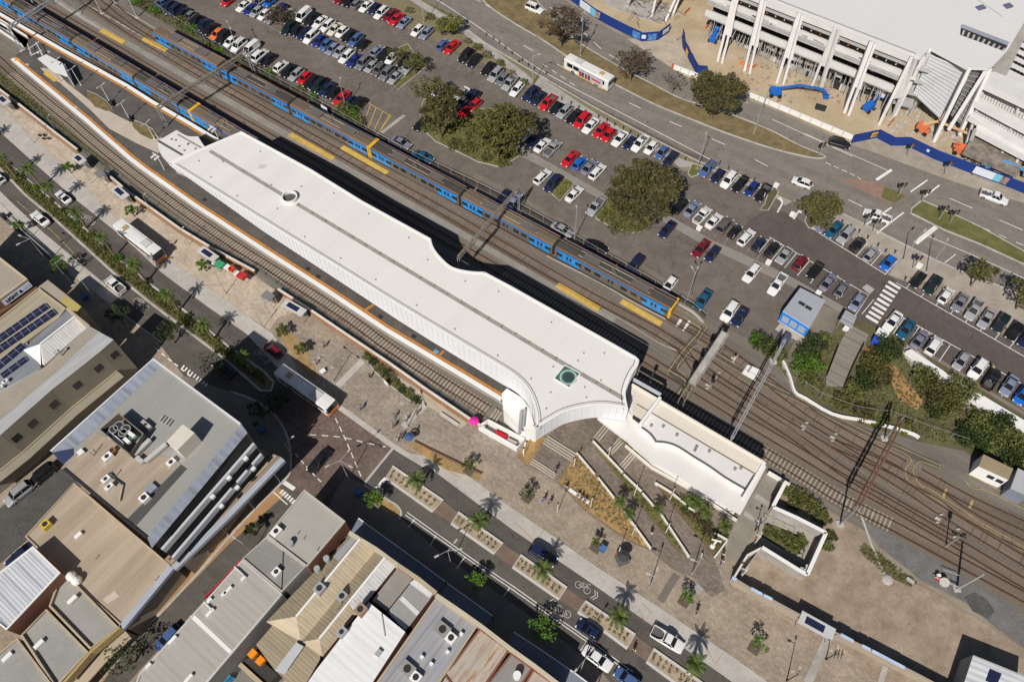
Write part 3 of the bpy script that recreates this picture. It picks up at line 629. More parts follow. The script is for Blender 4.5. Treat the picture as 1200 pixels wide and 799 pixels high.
for E_, s in((SW_E, 1), (NE_E, -1)):
 P=GP(E_, ZP)
 MB().ribbon(P, 0.85, z=ZP+0.008, off=s*0.45).build('edge_coping', M_wht, plat)
 MB().ribbon(P, 0.5, z=ZP+0.008, off=s*1.2).build('warning_strip', M_tact, plat)
MB().poly(GP([(47, 80), (58, 80), (72, 90), (78, 97), (105, 118), (140, 137), (180, 157), (190, 162), (186, 180), (160, 168), (128, 151), (105, 128), (88, 113), (70, 97), (60, 92)], ZP+0.012)).build('paved_island', mat('beige_platform_paving', (0.46, 0.40, 0.335), var=0.08, scale=0.8), plat)
MB().poly(GP([(53, 83), (69, 94), (63, 96), (51, 87)], ZP+0.02)).build('yellow_panel', M_yellow, plat)
MB().ribbon(GP([(428, 363), (438, 357)], ZP+.016), 0.5).build('warning_strip', M_tact, plat)
MB().ribbon(GP([(512, 419), (520, 411)], ZP+.016), 0.5).build('warning_strip', M_tact, plat)
MB().ribbon(GP([(17, 71), (23, 70)], ZP+.02), 0.7).build('warning_strip', mat('bright_orange', (0.7, 0.33, 0.03)), plat)
for i, px in enumerate([(32, 76), (89, 126), (44, 62), (57, 61), (10, 27), (20, 33)]):
 MB().box(G(px[0], px[1], ZP+.01), (0.9, 0.45, 0.02), RA).build('service_lid', M_lconc, plat)
for px in[(240, 234), (361, 315), (373, 324), (446, 371), (485, 394)]:
 MB().box(G(px[0], px[1], ZP+.01), (0.9, 0.7, 0.02), RA).build('service_lid', mat('drain_lid', (0.03, 0.03, 0.035)), plat)
b=MB().box(G(511, 412, ZP+.015), (0.9, 0.7, 0.012), RA);b.build('accessible_sign', mat('sign_blue', (0.15, 0.35, 0.6)), plat)
for k_, px in enumerate([[(101, 108), (112, 112), (124, 120), (131, 130), (124, 130), (111, 125), (103, 115)], [(154, 142), (166, 146), (178, 153), (185, 163), (176, 163), (164, 157), (156, 149)]]):
 MB().prism(GP(px, ZP+.05), ZP, ZP+.05).build('planted_bed', mat('platform_garden', (0.16, 0.125, 0.05), var=0.3, scale=2, col2=(0.22, 0.17, 0.075), fine=0.3), plat)
 P=GP([px[0], px[1], px[2], px[3]], ZP)
 MB().ribbon(P, 0.12, off=0.3, h=0.25).build('kerb', M_conc, plat)
def bench_seat(px, ang, label, z=0.0, grp='slatted seats'):
 c=G(px[0], px[1], z);r=empty('bench', c, label, 'bench', grp)
 MB().box((c.x, c.y, z+.42), (2.0, 0.5, 0.06), ang).build('seat', M_dark, r)
 n_=Vector((-math.sin(ang), math.cos(ang), 0))*0.25
 MB().box((c.x+n_.x, c.y+n_.y, z+.5), (2.0, 0.06, 0.4), ang).build('backrest', M_dark, r)
 for s in(-.8, .8):MB().box((c.x+s*math.cos(ang), c.y+s*math.sin(ang), z), (0.08, 0.45, 0.42), ang).build('leg', M_steel, r)
bench_seat((131, 123), R(-62), 'dark slatted seat at the right tip of the upper platform garden bed', ZP)
bench_seat((153, 141), R(-65), 'dark slatted seat at the left tip of the lower platform garden bed', ZP)
def lamp(px, h, label, arms=((1, 0), ), z=0.0, arm=0.9, name='street_lamp', grp='street lamps', m=M_steel, ang=0.0, r0=0.09, head_m=None, hl=0.7):
 c=G(px[0], px[1], z);r=empty(name, c, label, 'lamp post', grp)
 MB().tube(c, c+Vector((0, 0, h)), r0, r0*0.6).build('pole', m, r)
 MB().tube(c, c+Vector((0, 0, .25)), r0*1.9, r0*1.5).build('base', m, r)
 for ax, ay in arms:
  d=Vector((ax, ay, 0)).normalized();t=c+Vector((0, 0, h-.05))
  e=t+d*arm+Vector((0, 0, .12))
  MB().tube(t, e, r0*.5, r0*.4, 6).build('arm', m, r)
  MB().box((e.x+d.x*hl*.4, e.y+d.y*hl*.4, e.z-.07), (hl, 0.26, 0.12), math.atan2(d.y, d.x)).build('lamp_head', head_m or M_lconc, r)
 return r
PN=(math.cos(R(53)), math.sin(R(53)));PD=(math.cos(RA), math.sin(RA))
for i, px in enumerate([(77, 90), (95, 100), (129, 120), (152, 140), (181, 163)]):
 lamp(px, 4.5, '%s white twin-arm lamp from the stair end of the island platform'%ORD[i+1], arms=(PN, (-PN[0], -PN[1])), z=ZP, arm=0.7, name='platform_lamp', grp='twin-arm platform lamps', m=M_wht, hl=0.5)
c=G(68, 78, ZP);r=empty('platform_shelter', c, 'white box shelter with a sloping roof on the platform beside the beige paving', 'shelter')
MB().prism(GP([(44, 69), (54, 64), (73, 74), (80, 90), (62, 84)], ZP+3.0), ZP+2.8, ZP+3.0, bottom=True).build('roof', mat('pale_roof', (0.66, 0.66, 0.66), var=0.05), r)
q=GP([(75, 75), (80, 90)], ZP+2.8);MB().ribbon(q, 0.15, z=ZP, h=2.7).build('side_panel', M_wht, r)
q=GP([(56, 66), (74, 75)], ZP+2.8);MB().ribbon(q, 0.15, z=ZP, h=2.7).build('back_panel', M_wht, r)
for px in((47, 70), (64, 84)):
 p=G(px[0], px[1], ZP+2.8);MB().tube((p.x, p.y, ZP), (p.x, p.y, ZP+2.8), .07).build('post', M_steel, r)
r=empty('access_ramp', G(20, 42), 'white railed access ramp at the far left end of the platform', 'ramp')
b=MB();b.prism(GP([(-30, 10), (0, 27), (33, 47), (31, 56), (0, 36), (-30, 18)], ZP), 0, ZP);b.build('ramp_deck', M_lconc, r)
for q in([(-30, 8), (0, 25), (34, 46)], [(-30, 19), (0, 37), (28, 56)], [(-10, 22), (10, 34), (20, 47)]):
 MB().ribbon(GP(q, ZP), 0.08, h=1.0).build('handrail', M_wht, r)
r=empty('stair_frame', G(40, 62, ZP), 'white tubular gate frame between the ramp and the platform shelter', 'frame')
for a, c_ in[((37, 64), (32, 52)), ((50, 65), (42, 50)), ((37, 65), (49, 59)), ((33, 58), (46, 49))]:
 MB().beam(G(a[0], a[1], ZP+1.0), G(c_[0], c_[1], ZP+1.3), 0.12, 0.12).build('frame_bar', M_wht, r)
for a in((37, 66), (50, 66)):p=G(a[0], a[1], ZP);MB().beam(p, p+Vector((0, 0, 1.0)), 0.1, 0.1).build('post', M_wht, r)
c=G(197, 188, ZP);
for i, (px, lb)in enumerate([((193, 199), 'white camera pole at the left corner of the station roof'), ((258, 167), 'white camera pole between the train and the station roof')]):
 c=G(px[0], px[1], ZP);r=empty('camera_pole', c, lb, 'pole', 'camera poles')
 MB().tube(c, c+Vector((0, 0, 4)), .09).build('pole', M_wht, r)
 for s in(-.5, .5):MB().box((c.x+s*PD[0]-.5*PN[0], c.y+s*PD[1]-.5*PN[1], ZP+3.8), (0.3, 1.2, 0.3), RA).build('camera_box', M_wht, r)
 MB().beam(c+Vector((0, 0, 4)), c+Vector((-PD[0]*1.4, -PD[1]*1.4, 4.0)), .12, .12).build('arm', M_wht, r)
M_tblue=mat('train_blue', (0.018, 0.20, 0.62), rough=0.4, var=0.05, fine=0.02)
M_tblue2=mat('train_light_blue', (0.03, 0.29, 0.70), rough=0.4, var=0.05, fine=0.02)
M_troof=mat('train_roof', (0.135, 0.105, 0.072), rough=0.8, var=0.4, scale=0.7, streak=RA, fine=0.1)
M_troof2=mat('train_roof_dark', (0.062, 0.056, 0.048), rough=0.8, var=0.2, scale=0.7, streak=RA, fine=0.1)
M_tside=mat('stainless_side', (0.25, 0.225, 0.2), rough=0.4, var=0.12, metal=0.5, scale=1.5, streak=RA)
M_tyel=mat('train_yellow', (0.75, 0.42, 0.02), rough=0.4, var=0.03)
M_torg=mat('train_orange_line', (0.48, 0.20, 0.06), rough=0.6, var=0.2)
M_tdoor=mat('train_door', (0.045, 0.24, 0.58), rough=0.4, var=0.08)
M_under=mat('underframe', (0.03, 0.028, 0.027), rough=0.8, var=0.2)
def carriage(root, A, u, L_, cab0=False, cab1=False, dark=False):
 """one carriage of stainless steel, A = rear centre on the track, u = heading"""
 n=Vector((-u.y, u.x, 0));ang=math.atan2(u.y, u.x)
 car=bpy.data.objects.new('carriage', None);C.objects.link(car);car.parent=root.o
 W_=1.5;z0, z1, z2=1.05, 3.35, 3.85
 prof=[(-W_, z0), (-W_, z1), (-W_*.86, z2-.12), (-W_*.55, z2), (0, z2+.05), (W_*.55, z2), (W_*.86, z2-.12), (W_, z1), (W_, z0)]
 b=MB();P0=[A+n*y+Vector((0, 0, z))for y, z in prof];P1=[p+u*L_ for p in P0]
 for i in range(len(prof)-1):
  b.quad(P0[i], P1[i], P1[i+1], P0[i+1], 1 if 1<=i<=6 else 0)
 for P, fl in((P0, 1), (P1, 0)):
  k=len(b.v);b.v+=P;b.f.append(tuple(range(k, k+len(P))));b.m.append(0)
 o=b.build('shell', [M_tside, M_troof2 if dark else M_troof], root);o.o.parent=car
 def part(nm, mb, m):
  q=mb.build(nm, m, root);q.o.parent=car;return q
 b=MB().box(A+u*(L_/2)+Vector((0, 0, .35)), (L_-.6, 2.5, .72), ang);part('underframe', b, M_under)
 for s in(.18, .82):
  b=MB()
  for dx in(-1.2, 1.2):
   for sy in(-.8, .8):
    c=A+u*(L_*s+dx)+n*sy+Vector((0, 0, .5));b.tube(c-n*.07, c+n*.07, .42, n=12)
  part('bogie', b, M_under)
 for sgn in(-1, 1):
  part('cantrail', MB().box(A+u*(L_/2)+n*sgn*1.49+Vector((0, 0, 3.3)), (L_-.1, .1, .26), ang), M_tblue)
  part('orange_line', MB().box(A+u*(L_/2)+n*sgn*1.25+Vector((0, 0, 3.72)), (L_-.2, .1, .05), ang), M_torg)
  for i in range(3):
   t=L_*(.13+.37*i)
   c=A+u*t+n*sgn*1.47
   if i!=1:part('blue_panel', MB().box(c+Vector((0, 0, 1.12)), (4.6, .085, 2.1), ang), M_tblue2)
   part('door', MB().box(c+Vector((0, 0, 1.12)), (1.5, .1, 2.15), ang), M_tdoor if i!=1 else M_tside)
   for dx in(-.38, .38):part('door_window', MB().box(c+u*dx+Vector((0, 0, 2.05)), (.42, .13, .85), ang), M_glass)
  for t in(.045, .215, .3, .385, .615, .7, .785, .955):
   part('side_window', MB().box(A+u*(L_*t)+n*sgn*1.475+Vector((0, 0, 2.0)), (1.35, .1, .85), ang), M_glass)
 for t, w_ in((.3, 2.6), (.72, 2.6)):
  part('air_conditioner', MB().box(A+u*(L_*t)+Vector((0, 0, 3.88)), (3.4, 1.7, .28), ang), mat('ac_unit', (0.12, 0.11, 0.1), var=0.2))
 for sgn in(-.62, .62):part('roof_conduit', MB().box(A+u*(L_/2)+n*sgn+Vector((0, 0, 3.86)), (L_*.62, .09, .07), ang), M_lconc)
 if cab1:
  part('cab_front', MB().box(A+u*(L_+.02)+Vector((0, 0, .9)), (.45, 3.02, 2.85), ang), M_tyel)
  part('windscreen', MB().box(A+u*(L_+.22)+Vector((0, 0, 2.2)), (.08, 2.4, 1.0), ang), M_glass)
  for s in(-1.1, 1.1):part('headlight', MB().box(A+u*(L_+.26)+n*s+Vector((0, 0, 1.4)), (.06, .3, .25), ang), M_lconc)
 if cab0:
  part('cab_front', MB().box(A+u*(-.02)+Vector((0, 0, .9)), (.45, 3.02, 3.0), ang), M_tyel)
  part('windscreen', MB().box(A-u*.22+Vector((0, 0, 2.2)), (.08, 2.4, 1.0), ang), M_glass)
 else:part('gangway', MB().box(A-u*.25+Vector((0, 0, 1.2)), (.5, 1.1, 2.2), ang), M_under)
 if cab1 or cab0:
  b=MB();c=A+u*(L_*.5)+Vector((0, 0, 3.95))
  for s in(-.6, .6):
   b.beam(c+n*s-u*.9, c+n*s+u*.5+Vector((0, 0, .6)), .06, .06);b.beam(c+n*s+u*.5+Vector((0, 0, .6)), c+n*s-u*.3+Vector((0, 0, 1.0)), .06, .06)
  b.beam(c+n*.9-u*.3+Vector((0, 0, 1.0)), c-n*.9-u*.3+Vector((0, 0, 1.0)), .1, .06)
  part('pantograph', b, M_lsteel)
def train(name, pts, z, label, cabs):
 """pts: photograph positions of carriage joints along the side top edge"""
 W=[G(x, y, z)for x, y in pts]
 u=(W[-1]-W[0]);u.z=0;u.normalize();n=Vector((-u.y, u.x, 0))
 c0=W[0]+n*1.5;c0.z=0
 r=empty(name, c0, label, 'train')
 for i in range(len(W)-1):
  a=(W[i]-W[0]).dot(u);b_=(W[i+1]-W[0]).dot(u)
  carriage(r, c0+u*(a+.3), u, b_-a-.6, cabs[i][0], cabs[i][1], dark=(i%2==1))
train('suburban_train', [(-68, -41), (10, 9), (80, 50.5), (154, 93.5), (221, 132), (296, 176)], 3.45, 'blue and silver train at the platform, its far end hidden under the station roof', [(0, 0), (0, 0), (0, 0), (0, 1), (1, 0)])
train('suburban_train', [(178, 38.5), (255, 80), (338, 124), (432, 174), (539, 231), (649, 290), (787, 364.5)], 3.45, 'long blue and silver train with a yellow nose, parked beside the car park fence', [(0, 0), (0, 0), (0, 1), (1, 0), (0, 0), (0, 1)])
def gantry(base_a, base_b, h, label, m=M_rsteel, zb=0.0, lattice=True, over=0.0, wdt=0.7):
 hs, ct, dt=(.27, .15, .08)if m is M_rsteel else(.17, .13, .06)
 A=G(base_a[0], base_a[1], zb)if not isinstance(base_a, Vector)else base_a
 B=G(base_b[0], base_b[1], zb)if not isinstance(base_b, Vector)else base_b
 r=empty('overhead_gantry', A, label, 'gantry', 'overhead line gantries')
 u=(B-A);u.z=0;u.normalize()
 Z=Vector((0, 0, h))
 for P in(A, B):
  b=MB()
  for s in(-.25, .25):
   b.beam(P+u*s, P+u*s+Z, .12, .12)
  for k in range(int(h)):b.beam(P+u*(-.25 if k%2 else.25)+Vector((0, 0, k)), P+u*(.25 if k%2 else-.25)+Vector((0, 0, k+1)), .06, .06)
  b.build('mast', M_steel, r)
  MB().box(P-Vector((0, 0, .02)), (1.1, 1.1, .25)).build('footing', M_lconc, r)
 b=MB();n=Vector((-u.y, u.x, 0));a_, b_=A+Z-u*over, B+Z+u*over
 for s in(-1, 1):
  for zz in(0, wdt):b.beam(a_+n*s*hs+Vector((0, 0, -zz)), b_+n*s*hs+Vector((0, 0, -zz)), ct, ct)
 T=(b_-a_).length;k=int(T/1.0)
 for i in range(k):
  p=a_+u*(T*i/k);q=a_+u*(T*(i+1)/k)
  b.beam(p+n*hs*(1 if i%2 else-1), q-n*hs*(1 if i%2 else-1), dt, dt)
  b.beam(p+n*hs-Vector((0, 0, 0 if i%2 else wdt)), q+n*hs-Vector((0, 0, wdt if i%2 else 0)), dt, dt)
 b.build('truss', m, r)
 for i in range(3):
  p=a_+u*(T*(.2+.27*i));b=MB();b.beam(p, p-Vector((0, 0, 1.7)), .08, .08);b.beam(p-Vector((0, 0, 1.5)), p-Vector((0, 0, 1.5))+u*1.6, .05, .05)
  b.build('wire_support', M_lsteel, r)
 return r
gantry((198, 153), (299, 88), 6.6, 'dark overhead gantry spanning from the platform to the white van in the car park', M_lsteel, lattice=True)
gantry((27, 60), (93, 16), 6.6, 'grey overhead gantry at the top left over the train and its ramp', M_steel)
gantry((540, 330), (608, 250), 7.6, 'lattice gantry passing over the round notch in the station roof', M_lsteel, over=0)
gantry((984, 614), (1036, 514), 7.6, 'rust-red overhead gantry with a pale mast at the corner of the vacant lot', M_rsteel)
gantry((846, 535), (906, 424), 7.4, 'plain grey overhead gantry reaching across the tracks from the white annex roof', M_steel, wdt=0.35)
for i, (a, h, lb)in enumerate([((161, 21), 5.5, 'grey overhead line mast standing by the first parked train carriage'), ((120, 16), 5.5, 'grey overhead line mast between the top left tracks'), ((43, 11), 4.5, 'grey overhead line mast behind the first train'), ((135, 4), 4.5, 'grey mast at the very top edge beside the shrubs')]):
 c=G(a[0], a[1]);r=empty('overhead_line_mast', c, lb, 'mast', 'overhead line masts')
 MB().beam(c, c+Vector((0, 0, h)), .28, .28).build('mast', M_steel, r)
 MB().beam(c+Vector((0, 0, h-.3)), c+Vector((-PN[0]*2.4, -PN[1]*2.4, h)), .1, .1).build('cantilever', M_steel, r)
 MB().box(c, (.9, .9, .15)).build('footing', M_lconc, r)
A=G(855, 392, 0);B_=G(803, 474, 0)
r=empty('signal_bridge', A, 'pale concrete-decked signal bridge over the tracks beside the yellow crossing lines', 'signal bridge')
h=6.0;Z=Vector((0, 0, h));a_, b_=G(850, 390, h), G(811, 450, h);u=(b_-a_).normalized()
MB().beam(a_, b_, 1.3, .3).build('deck', mat('deck_concrete', (0.38, 0.36, 0.325), var=0.15, scale=1, fine=0.15), r)
b=MB()
for t in(0.5, (b_-a_).length-.5):
 p=a_+u*t
 for s in(-.5, .5):
  q=p+Vector((-u.y, u.x, 0))*s;b.beam(Vector((q.x, q.y, 0)), q, .16, .16)
b.build('legs', M_lsteel, r)
b=MB();e=b_+u*3.4
for s in(-.45, .45):
 o_=Vector((-u.y, u.x, 0))*s
 b.beam(b_+o_, e+o_, .08, .08);b.beam(b_+o_-Vector((0, 0, .8)), e+o_-Vector((0, 0, .8)), .08, .08)
 b.beam(e+o_, Vector((e.x, e.y, 0))+o_, .12, .12)
for i in range(5):b.beam(b_+u*(i*.68)+Vector((-u.y, u.x, 0))*(.45 if i%2 else-.45), b_+u*((i+1)*.68)-Vector((-u.y, u.x, 0))*(.45 if i%2 else-.45), .05, .05)
b.build('truss_end', M_lsteel, r)
for s in(-.62, .62):
 o_=Vector((-u.y, u.x, 0))*s;b=MB();b.beam(a_+o_+Vector((0, 0, 1)), b_+o_+Vector((0, 0, 1)), .05, .05)
 for i in range(8):p=lerp(a_, b_, i/7)+o_;b.beam(p, p+Vector((0, 0, 1)), .05, .05)
 b.build('handrail', M_lsteel, r)
for t in(.25, .55, .8):
 p=lerp(a_, b_, t)+Vector((u.y, -u.x, 0))*1.0;MB().box(p-Vector((0, 0, 1.6)), (.5, .4, 1.5)).build('signal_head', M_dark, r)
b=MB()
for y0, y1 in[((191, 49), (810, 385)), ((330, 142), (900, 470)), ((30, 24), (640, 382)), ((255, 127), (1000, 568))]:
 b.beam(G(y0[0], y0[1])+Vector((0, 0, 5.2)), G(y1[0], y1[1])+Vector((0, 0, 5.2)), .05, .05)
b.build('contact_wires', M_lsteel, label='thin overhead contact wires running above the railway tracks', cat='overhead wires')
FN=[(170, 0), (200, 22), (240, 48), (300, 84), (345, 108), (400, 138), (440, 161), (478, 181), (560, 220), (600, 240), (640, 262), (700, 297), (760, 331), (812, 362), (826, 374)]
P=GP(FN, 0);r=empty('rail_fence', P[5], 'long dark mesh fence with posts between the railway and the car park', 'fence')
T=length(P);k=int(T/3.2)
for i in range(k):p, t=along(P, (i+.5)*T/k);MB().beam(p, p+Vector((0, 0, 1.7)), .07, .07).build('post', M_steel, r)
MB().ribbon(P, 0.05, z=1.65, h=0.05).build('top_rail', M_steel, r)
MB().ribbon(P, 0.03, z=0.0, h=1.1).build('mesh_panels', mat('dark_mesh', (0.07, 0.062, 0.055), var=0.2), r)
MB().ribbon(P, 0.35, z=0.0, h=0.2, off=.3).build('plinth', mat('plinth', (0.16, 0.14, 0.12), var=0.2), r)
strip('fence_path', [(545, 200), (600, 228), (650, 256), (710, 290), (770, 324), (812, 350)], 1.4, 3, mat('fence_gravel', (0.17, 0.145, 0.12), var=0.25, scale=1.2, fine=0.25))
M_roofw=mat('white_membrane_roof', (0.69, 0.67, 0.645), rough=0.7, var=0.045, scale=0.5, fine=0.02, streak=R(53))
M_gut=mat('roof_gutter', (0.30, 0.285, 0.26), var=0.2, scale=2)
M_line=mat('roof_joint', (0.10, 0.10, 0.11), var=0.1)
M_fascia=mat('white_fascia', (0.74, 0.75, 0.78), rough=0.45, var=0.03, fine=0.03)
ZR=10.0
SWr=smooth_px([(197, 191), (204, 193.5), (277, 239), (300, 254), (407, 307.5), (462, 347), (535, 398)], 1)
SWr=[(197, 191), (204, 194.5), (240, 217), (277, 240), (302, 255.5), (352, 286.5), (407, 320.5), (462, 355), (500, 378), (540, 402), (580, 426)]+smooth_px([(580, 426), (602, 440), (616, 454), (624, 470), (628, 487), (628, 503)], 5)
FRr=smooth_px([(628, 503), (645, 492), (664, 482), (690, 476), (712, 475), (736, 479)], 4)
RTr=smooth_px([(736, 479), (733, 462), (736, 449), (742, 436), (747, 429), (749, 422)], 3)
NEr=[(749, 422), (745, 418), (712, 399), (600, 336), (568, 319)]+smooth_px([(568, 319), (550, 318), (530, 313), (516, 301), (508, 290), (505, 280)], 4)+[(425, 236), (365, 199), (283, 154.5)]
st=empty('station_building', G(470, 330), 'long white station roof with a round notch in its upper side and curved pointed end', 'station')
OUT=SWr+FRr[1:]+RTr[1:]+NEr[1:]
b=MB();b.prism(GP(OUT, ZR), ZR-.35, ZR, bottom=True)
roof=b.build('roof', M_roofw, st)
MB().ribbon(GP(OUT, ZR), 0.35, z=ZR, h=0.16, closed=True, off=-.3 if False else 0.2).build('roof_rim', M_wht, st)
MB().ribbon(GP(SWr[1:], ZR), 0.12, z=ZR+.02, off=.75).build('roof_joint', M_line, st)
MB().ribbon(GP(FRr, ZR), 0.12, z=ZR+.02, off=.75).build('roof_joint', M_line, st)
MB().ribbon(GP(RTr, ZR), 0.12, z=ZR+.02, off=.7).build('roof_joint', M_line, st)
b=MB();FS=SWr+FRr[1:];n=len(FS)
P=GP(FS, ZR-.3)
for i in range(n-1):
 def dep(k):
  x=FS[k][0]
  if k>=len(SWr)-1:return 4.3
  return 0.7+max(0, x-200)/100*3.1 if x<300 else min(3.8+(x-300)/200*2.0, 5.6)if x<590 else 5.6-(x-590)/38*1.3
 a, c=P[i], P[i+1];t=(c-a).normalized();o_=Vector((t.y, -t.x, 0))*-0.0
 d0, d1=dep(i), dep(i+1)
 b.quad(a-Vector((0, 0, d0)), c-Vector((0, 0, d1)), c, a);b.quad(a-Vector((0, 0, d0))+Vector((0, .12, 0)), a+Vector((0, .12, 0)), c+Vector((0, .12, 0)), c-Vector((0, 0, d1))+Vector((0, .12, 0)))
b.build('fascia', M_fascia, st)
b=MB();T=length(P);k=int(T/1.1)
for i in range(k):
 d_=(i+.5)*T/k;p, t=along(P, d_);f=d_/T
 dd=min(.8+f*12.0, 4.1);o_=Vector((t.y, -t.x, 0))*.04
 b.beam(p+o_-Vector((0, 0, dd)), p+o_, .05, .05)
b.build('fascia_ribs', mat('fascia_rib', (0.60, 0.62, 0.66), var=0.05), st)
MB().ribbon(GP(RTr+NEr[1:4], ZR-.3), 0.12, z=ZR-2.6, h=2.3).build('fascia', M_fascia, st)
MB().ribbon(GP(NEr[3:], ZR-.3), 0.12, z=ZR-1.6, h=1.3).build('fascia', M_fascia, st)
CI=[(240, 205), (320, 238), (420, 300), (520, 362), (600, 410), (650, 455), (700, 462), (728, 446), (600, 366), (500, 308), (400, 252), (290, 195)]
MB().prism([(p.x, p.y)for p in GP(CI, 6.5)], ZP, ZR-.36, top=False).build('concourse_wall', mat('concourse_glass', (0.10, 0.12, 0.13), rough=0.2, var=0.2, scale=2), st)
for px in[(222, 216), (256, 239), (300, 267), (350, 299), (400, 333), (450, 365), (500, 398), (545, 424), (590, 452)]:
 p=G(px[0], px[1], 6.2);MB().tube((p.x+3.4, p.y+4.2, 0.9), (p.x+3.4, p.y+4.2, ZR-.4), .16).build('column', M_wht, st)
for a, c in[((246, 177), (332, 229)), ((348, 239), (662, 427)), ((662, 427), (731, 467))]:
 MB().ribbon(GP([a, c], ZR+.02), 0.75).build('gutter', M_gut, st)
b=MB();
for i in range(0, 24):
 t=i/24;p=G(lerp(350, 731, t), lerp(240, 467, t), ZR+.03);b.box(p, (.3, .5, .04), RA)
b.build('gutter_brackets', mat('rust_bracket', (0.3, 0.18, 0.1), var=0.2), st)
c=G(340, 233, ZR);b=MB();nseg=24
ring=[c+Vector((1.35*math.cos(2*PI*i/nseg), 1.35*math.sin(2*PI*i/nseg), 0))for i in range(nseg)]
MB().ribbon(ring, .22, closed=True, h=.7).build('skylight_ring', M_wht, st)
MB().poly([(p.x, p.y, ZR+.03)for p in ring]).build('skylight_pit', mat('pit_dark', (0.09, 0.085, 0.08), var=0.3), st)
sq=[(649.5, 443.5), (662, 428), (680, 437.5), (667, 454.5)]
MB().poly(GP(sq, ZR+.04)).build('skylight_glass', mat('green_glass', (0.06, 0.13, 0.115), rough=0.15, var=0.15), st)
MB().ribbon(GP(sq, ZR+.02), .16, closed=True, h=.18).build('skylight_frame', M_wht, st)
c=G(666, 442, ZR+.06);ring=[c+Vector((1.25*math.cos(2*PI*i/nseg), 1.25*math.sin(2*PI*i/nseg), 0))for i in range(nseg)]
MB().ribbon(ring, .32, closed=True).build('skylight_ring', mat('pale_green', (0.30, 0.45, 0.38), var=0.1), st)
MB().poly([c+Vector((.85*math.cos(2*PI*i/nseg), .85*math.sin(2*PI*i/nseg), .01))for i in range(nseg)]).build('skylight_disc', mat('disc_dark', (0.035, 0.06, 0.06), var=0.2), st)
for px in[(233, 189), (247, 208), (261, 190), (305, 178), (278, 230), (312, 219), (318, 217), (353, 219), (391, 227), (432, 251), (479, 279), (325, 245), (357, 278), (399, 303), (440, 328), (488, 358), (533, 386), (501, 305), (545, 330), (584, 342), (646, 378), (684, 414), (708, 414), (677, 423), (704, 446), (685, 454), (687, 466), (645, 460), (622, 444), (583, 417), (640, 479), (648, 430)]:
 p=G(px[0], px[1], ZR);MB().tube(p, p+Vector((0, 0, .22)), .13, .1, 6).build('roof_vent', mat('vent_grey', (0.25, 0.25, 0.26)), st)
p=G(306, 198, ZR);b=MB()
for i in range(4):b.beam(p+Vector((i*.35-.6, 0, 0)), p+Vector((i*.35-.3, .5, .7)), .05, .05)
b.build('roof_aerial', M_steel, st)
b=MB();WR=[(187, 178), (184, 166), (207, 152.5)]+smooth_px([(207, 152.5), (214, 157), (222, 160), (232, 160)], 3)[1:]+smooth_px([(232, 160), (237, 168), (243, 176)], 2)[1:]+[(236, 190), (208, 198), (198, 190)]
b.prism(GP(WR, 7.6), 6.2, 7.6, bottom=True);b.build('west_roof', M_roofw, st)
MB().ribbon(GP([(185, 165), (214, 182)], 7.64), .5).build('gutter', M_line, st)
MB().ribbon(GP([(208, 157.5), (237, 174)], 7.64), .4).build('gutter', M_gut, st)
MB().prism([(p.x, p.y)for p in GP([(196, 182), (208, 162), (232, 170), (220, 192)], 6.2)], ZP, 6.2, top=False).build('west_wall', M_conc, st)
b=MB()
for px in[(201, 164), (206, 165), (210, 172), (220, 170), (221, 169), (216, 177), (229, 175)]:b.tube(G(px[0], px[1], 7.6), G(px[0], px[1], 7.6)+Vector((0, 0, .3)), .18, .14, 6)
b.build('roof_vents', mat('vent_grey', (0.25, 0.25, 0.26)), st)
b=MB();b.prism(GP([(588, 461), (594, 455), (612, 466), (622, 480), (628, 505), (610, 500), (590, 480)], 4.4), 0, 4.4);
lf=b.build('lift_lobby', M_wht, label='small white lobby block under the pointed end of the station roof', cat='lobby')
b=MB();b.tube(G(611, 482, 4.8), G(609, 508, 4.8), .28, n=8);b.tube(G(615, 479, 4.9), G(613, 500, 4.9), .22, n=8)
b.build('air_ducts', M_steel, label='pair of silver air ducts on the lobby below the roof point', cat='duct')
bay=empty('buffer_enclosure', G(592, 512), 'white-walled service bay at the end of the dead-end track', 'enclosure')
MB().ribbon(GP([(562, 503), (572, 496), (614, 518), (606, 528), (562, 503)], 0), .5, h=1.2).build('white_wall', M_wht, bay)
sheet('service_bay_floor', [(566, 503), (573, 498), (611, 519), (605, 526)], 3, M_conc)
b=MB();b.box(G(586, 513, 0), (2.2, 1.2, 1.0), R(-28));b.build('storage_bin', mat('bin_red', (0.5, 0.02, 0.03), rough=0.4), label='bright red bin inside the white-walled service bay', cat='bin')
b=MB();b.box(G(599, 521, 0), (1.7, 1.1, .9), R(-28));b.build('storage_bin', M_lconc, label='pale grey box beside the red bin in the service bay', cat='box')
for i, q in enumerate([((583, 484), (590, 476)), ((586, 486), (593, 478)), ((581, 482), (588, 474))]):
 pass
b=MB()
for a, c in[((574, 491), (582, 479)), ((577, 493), (585, 481)), ((580, 495), (588, 483))]:b.beam(G(a[0], a[1], .35), G(c[0], c[1], .35), .35, .25)
b.build('buffer_stop', M_slc, label='pale buffer stop beams across the end of the dead-end track', cat='buffer stop')
M_cream=mat('cream_roof', (0.66, 0.60, 0.52), var=0.07, scale=0.5, streak=RA)
an=empty('station_annex', G(820, 540), 'low white annex curving away from the station, with a cream strip along the tracks', 'building')
ZA=6.2
AO=[(741, 450), (895, 541), (898, 547), (868, 602)]+smooth_px([(868, 602), (848, 590), (821, 574), (795, 556), (775, 545), (762, 541)], 3)[1:]+smooth_px([(762, 541), (752, 530), (740, 520), (722, 507), (700, 490)], 3)[1:]+[(712, 472)]
MB().prism(GP(AO, 5.2), 4.7, 5.2, bottom=True).build('canopy', M_roofw, an)
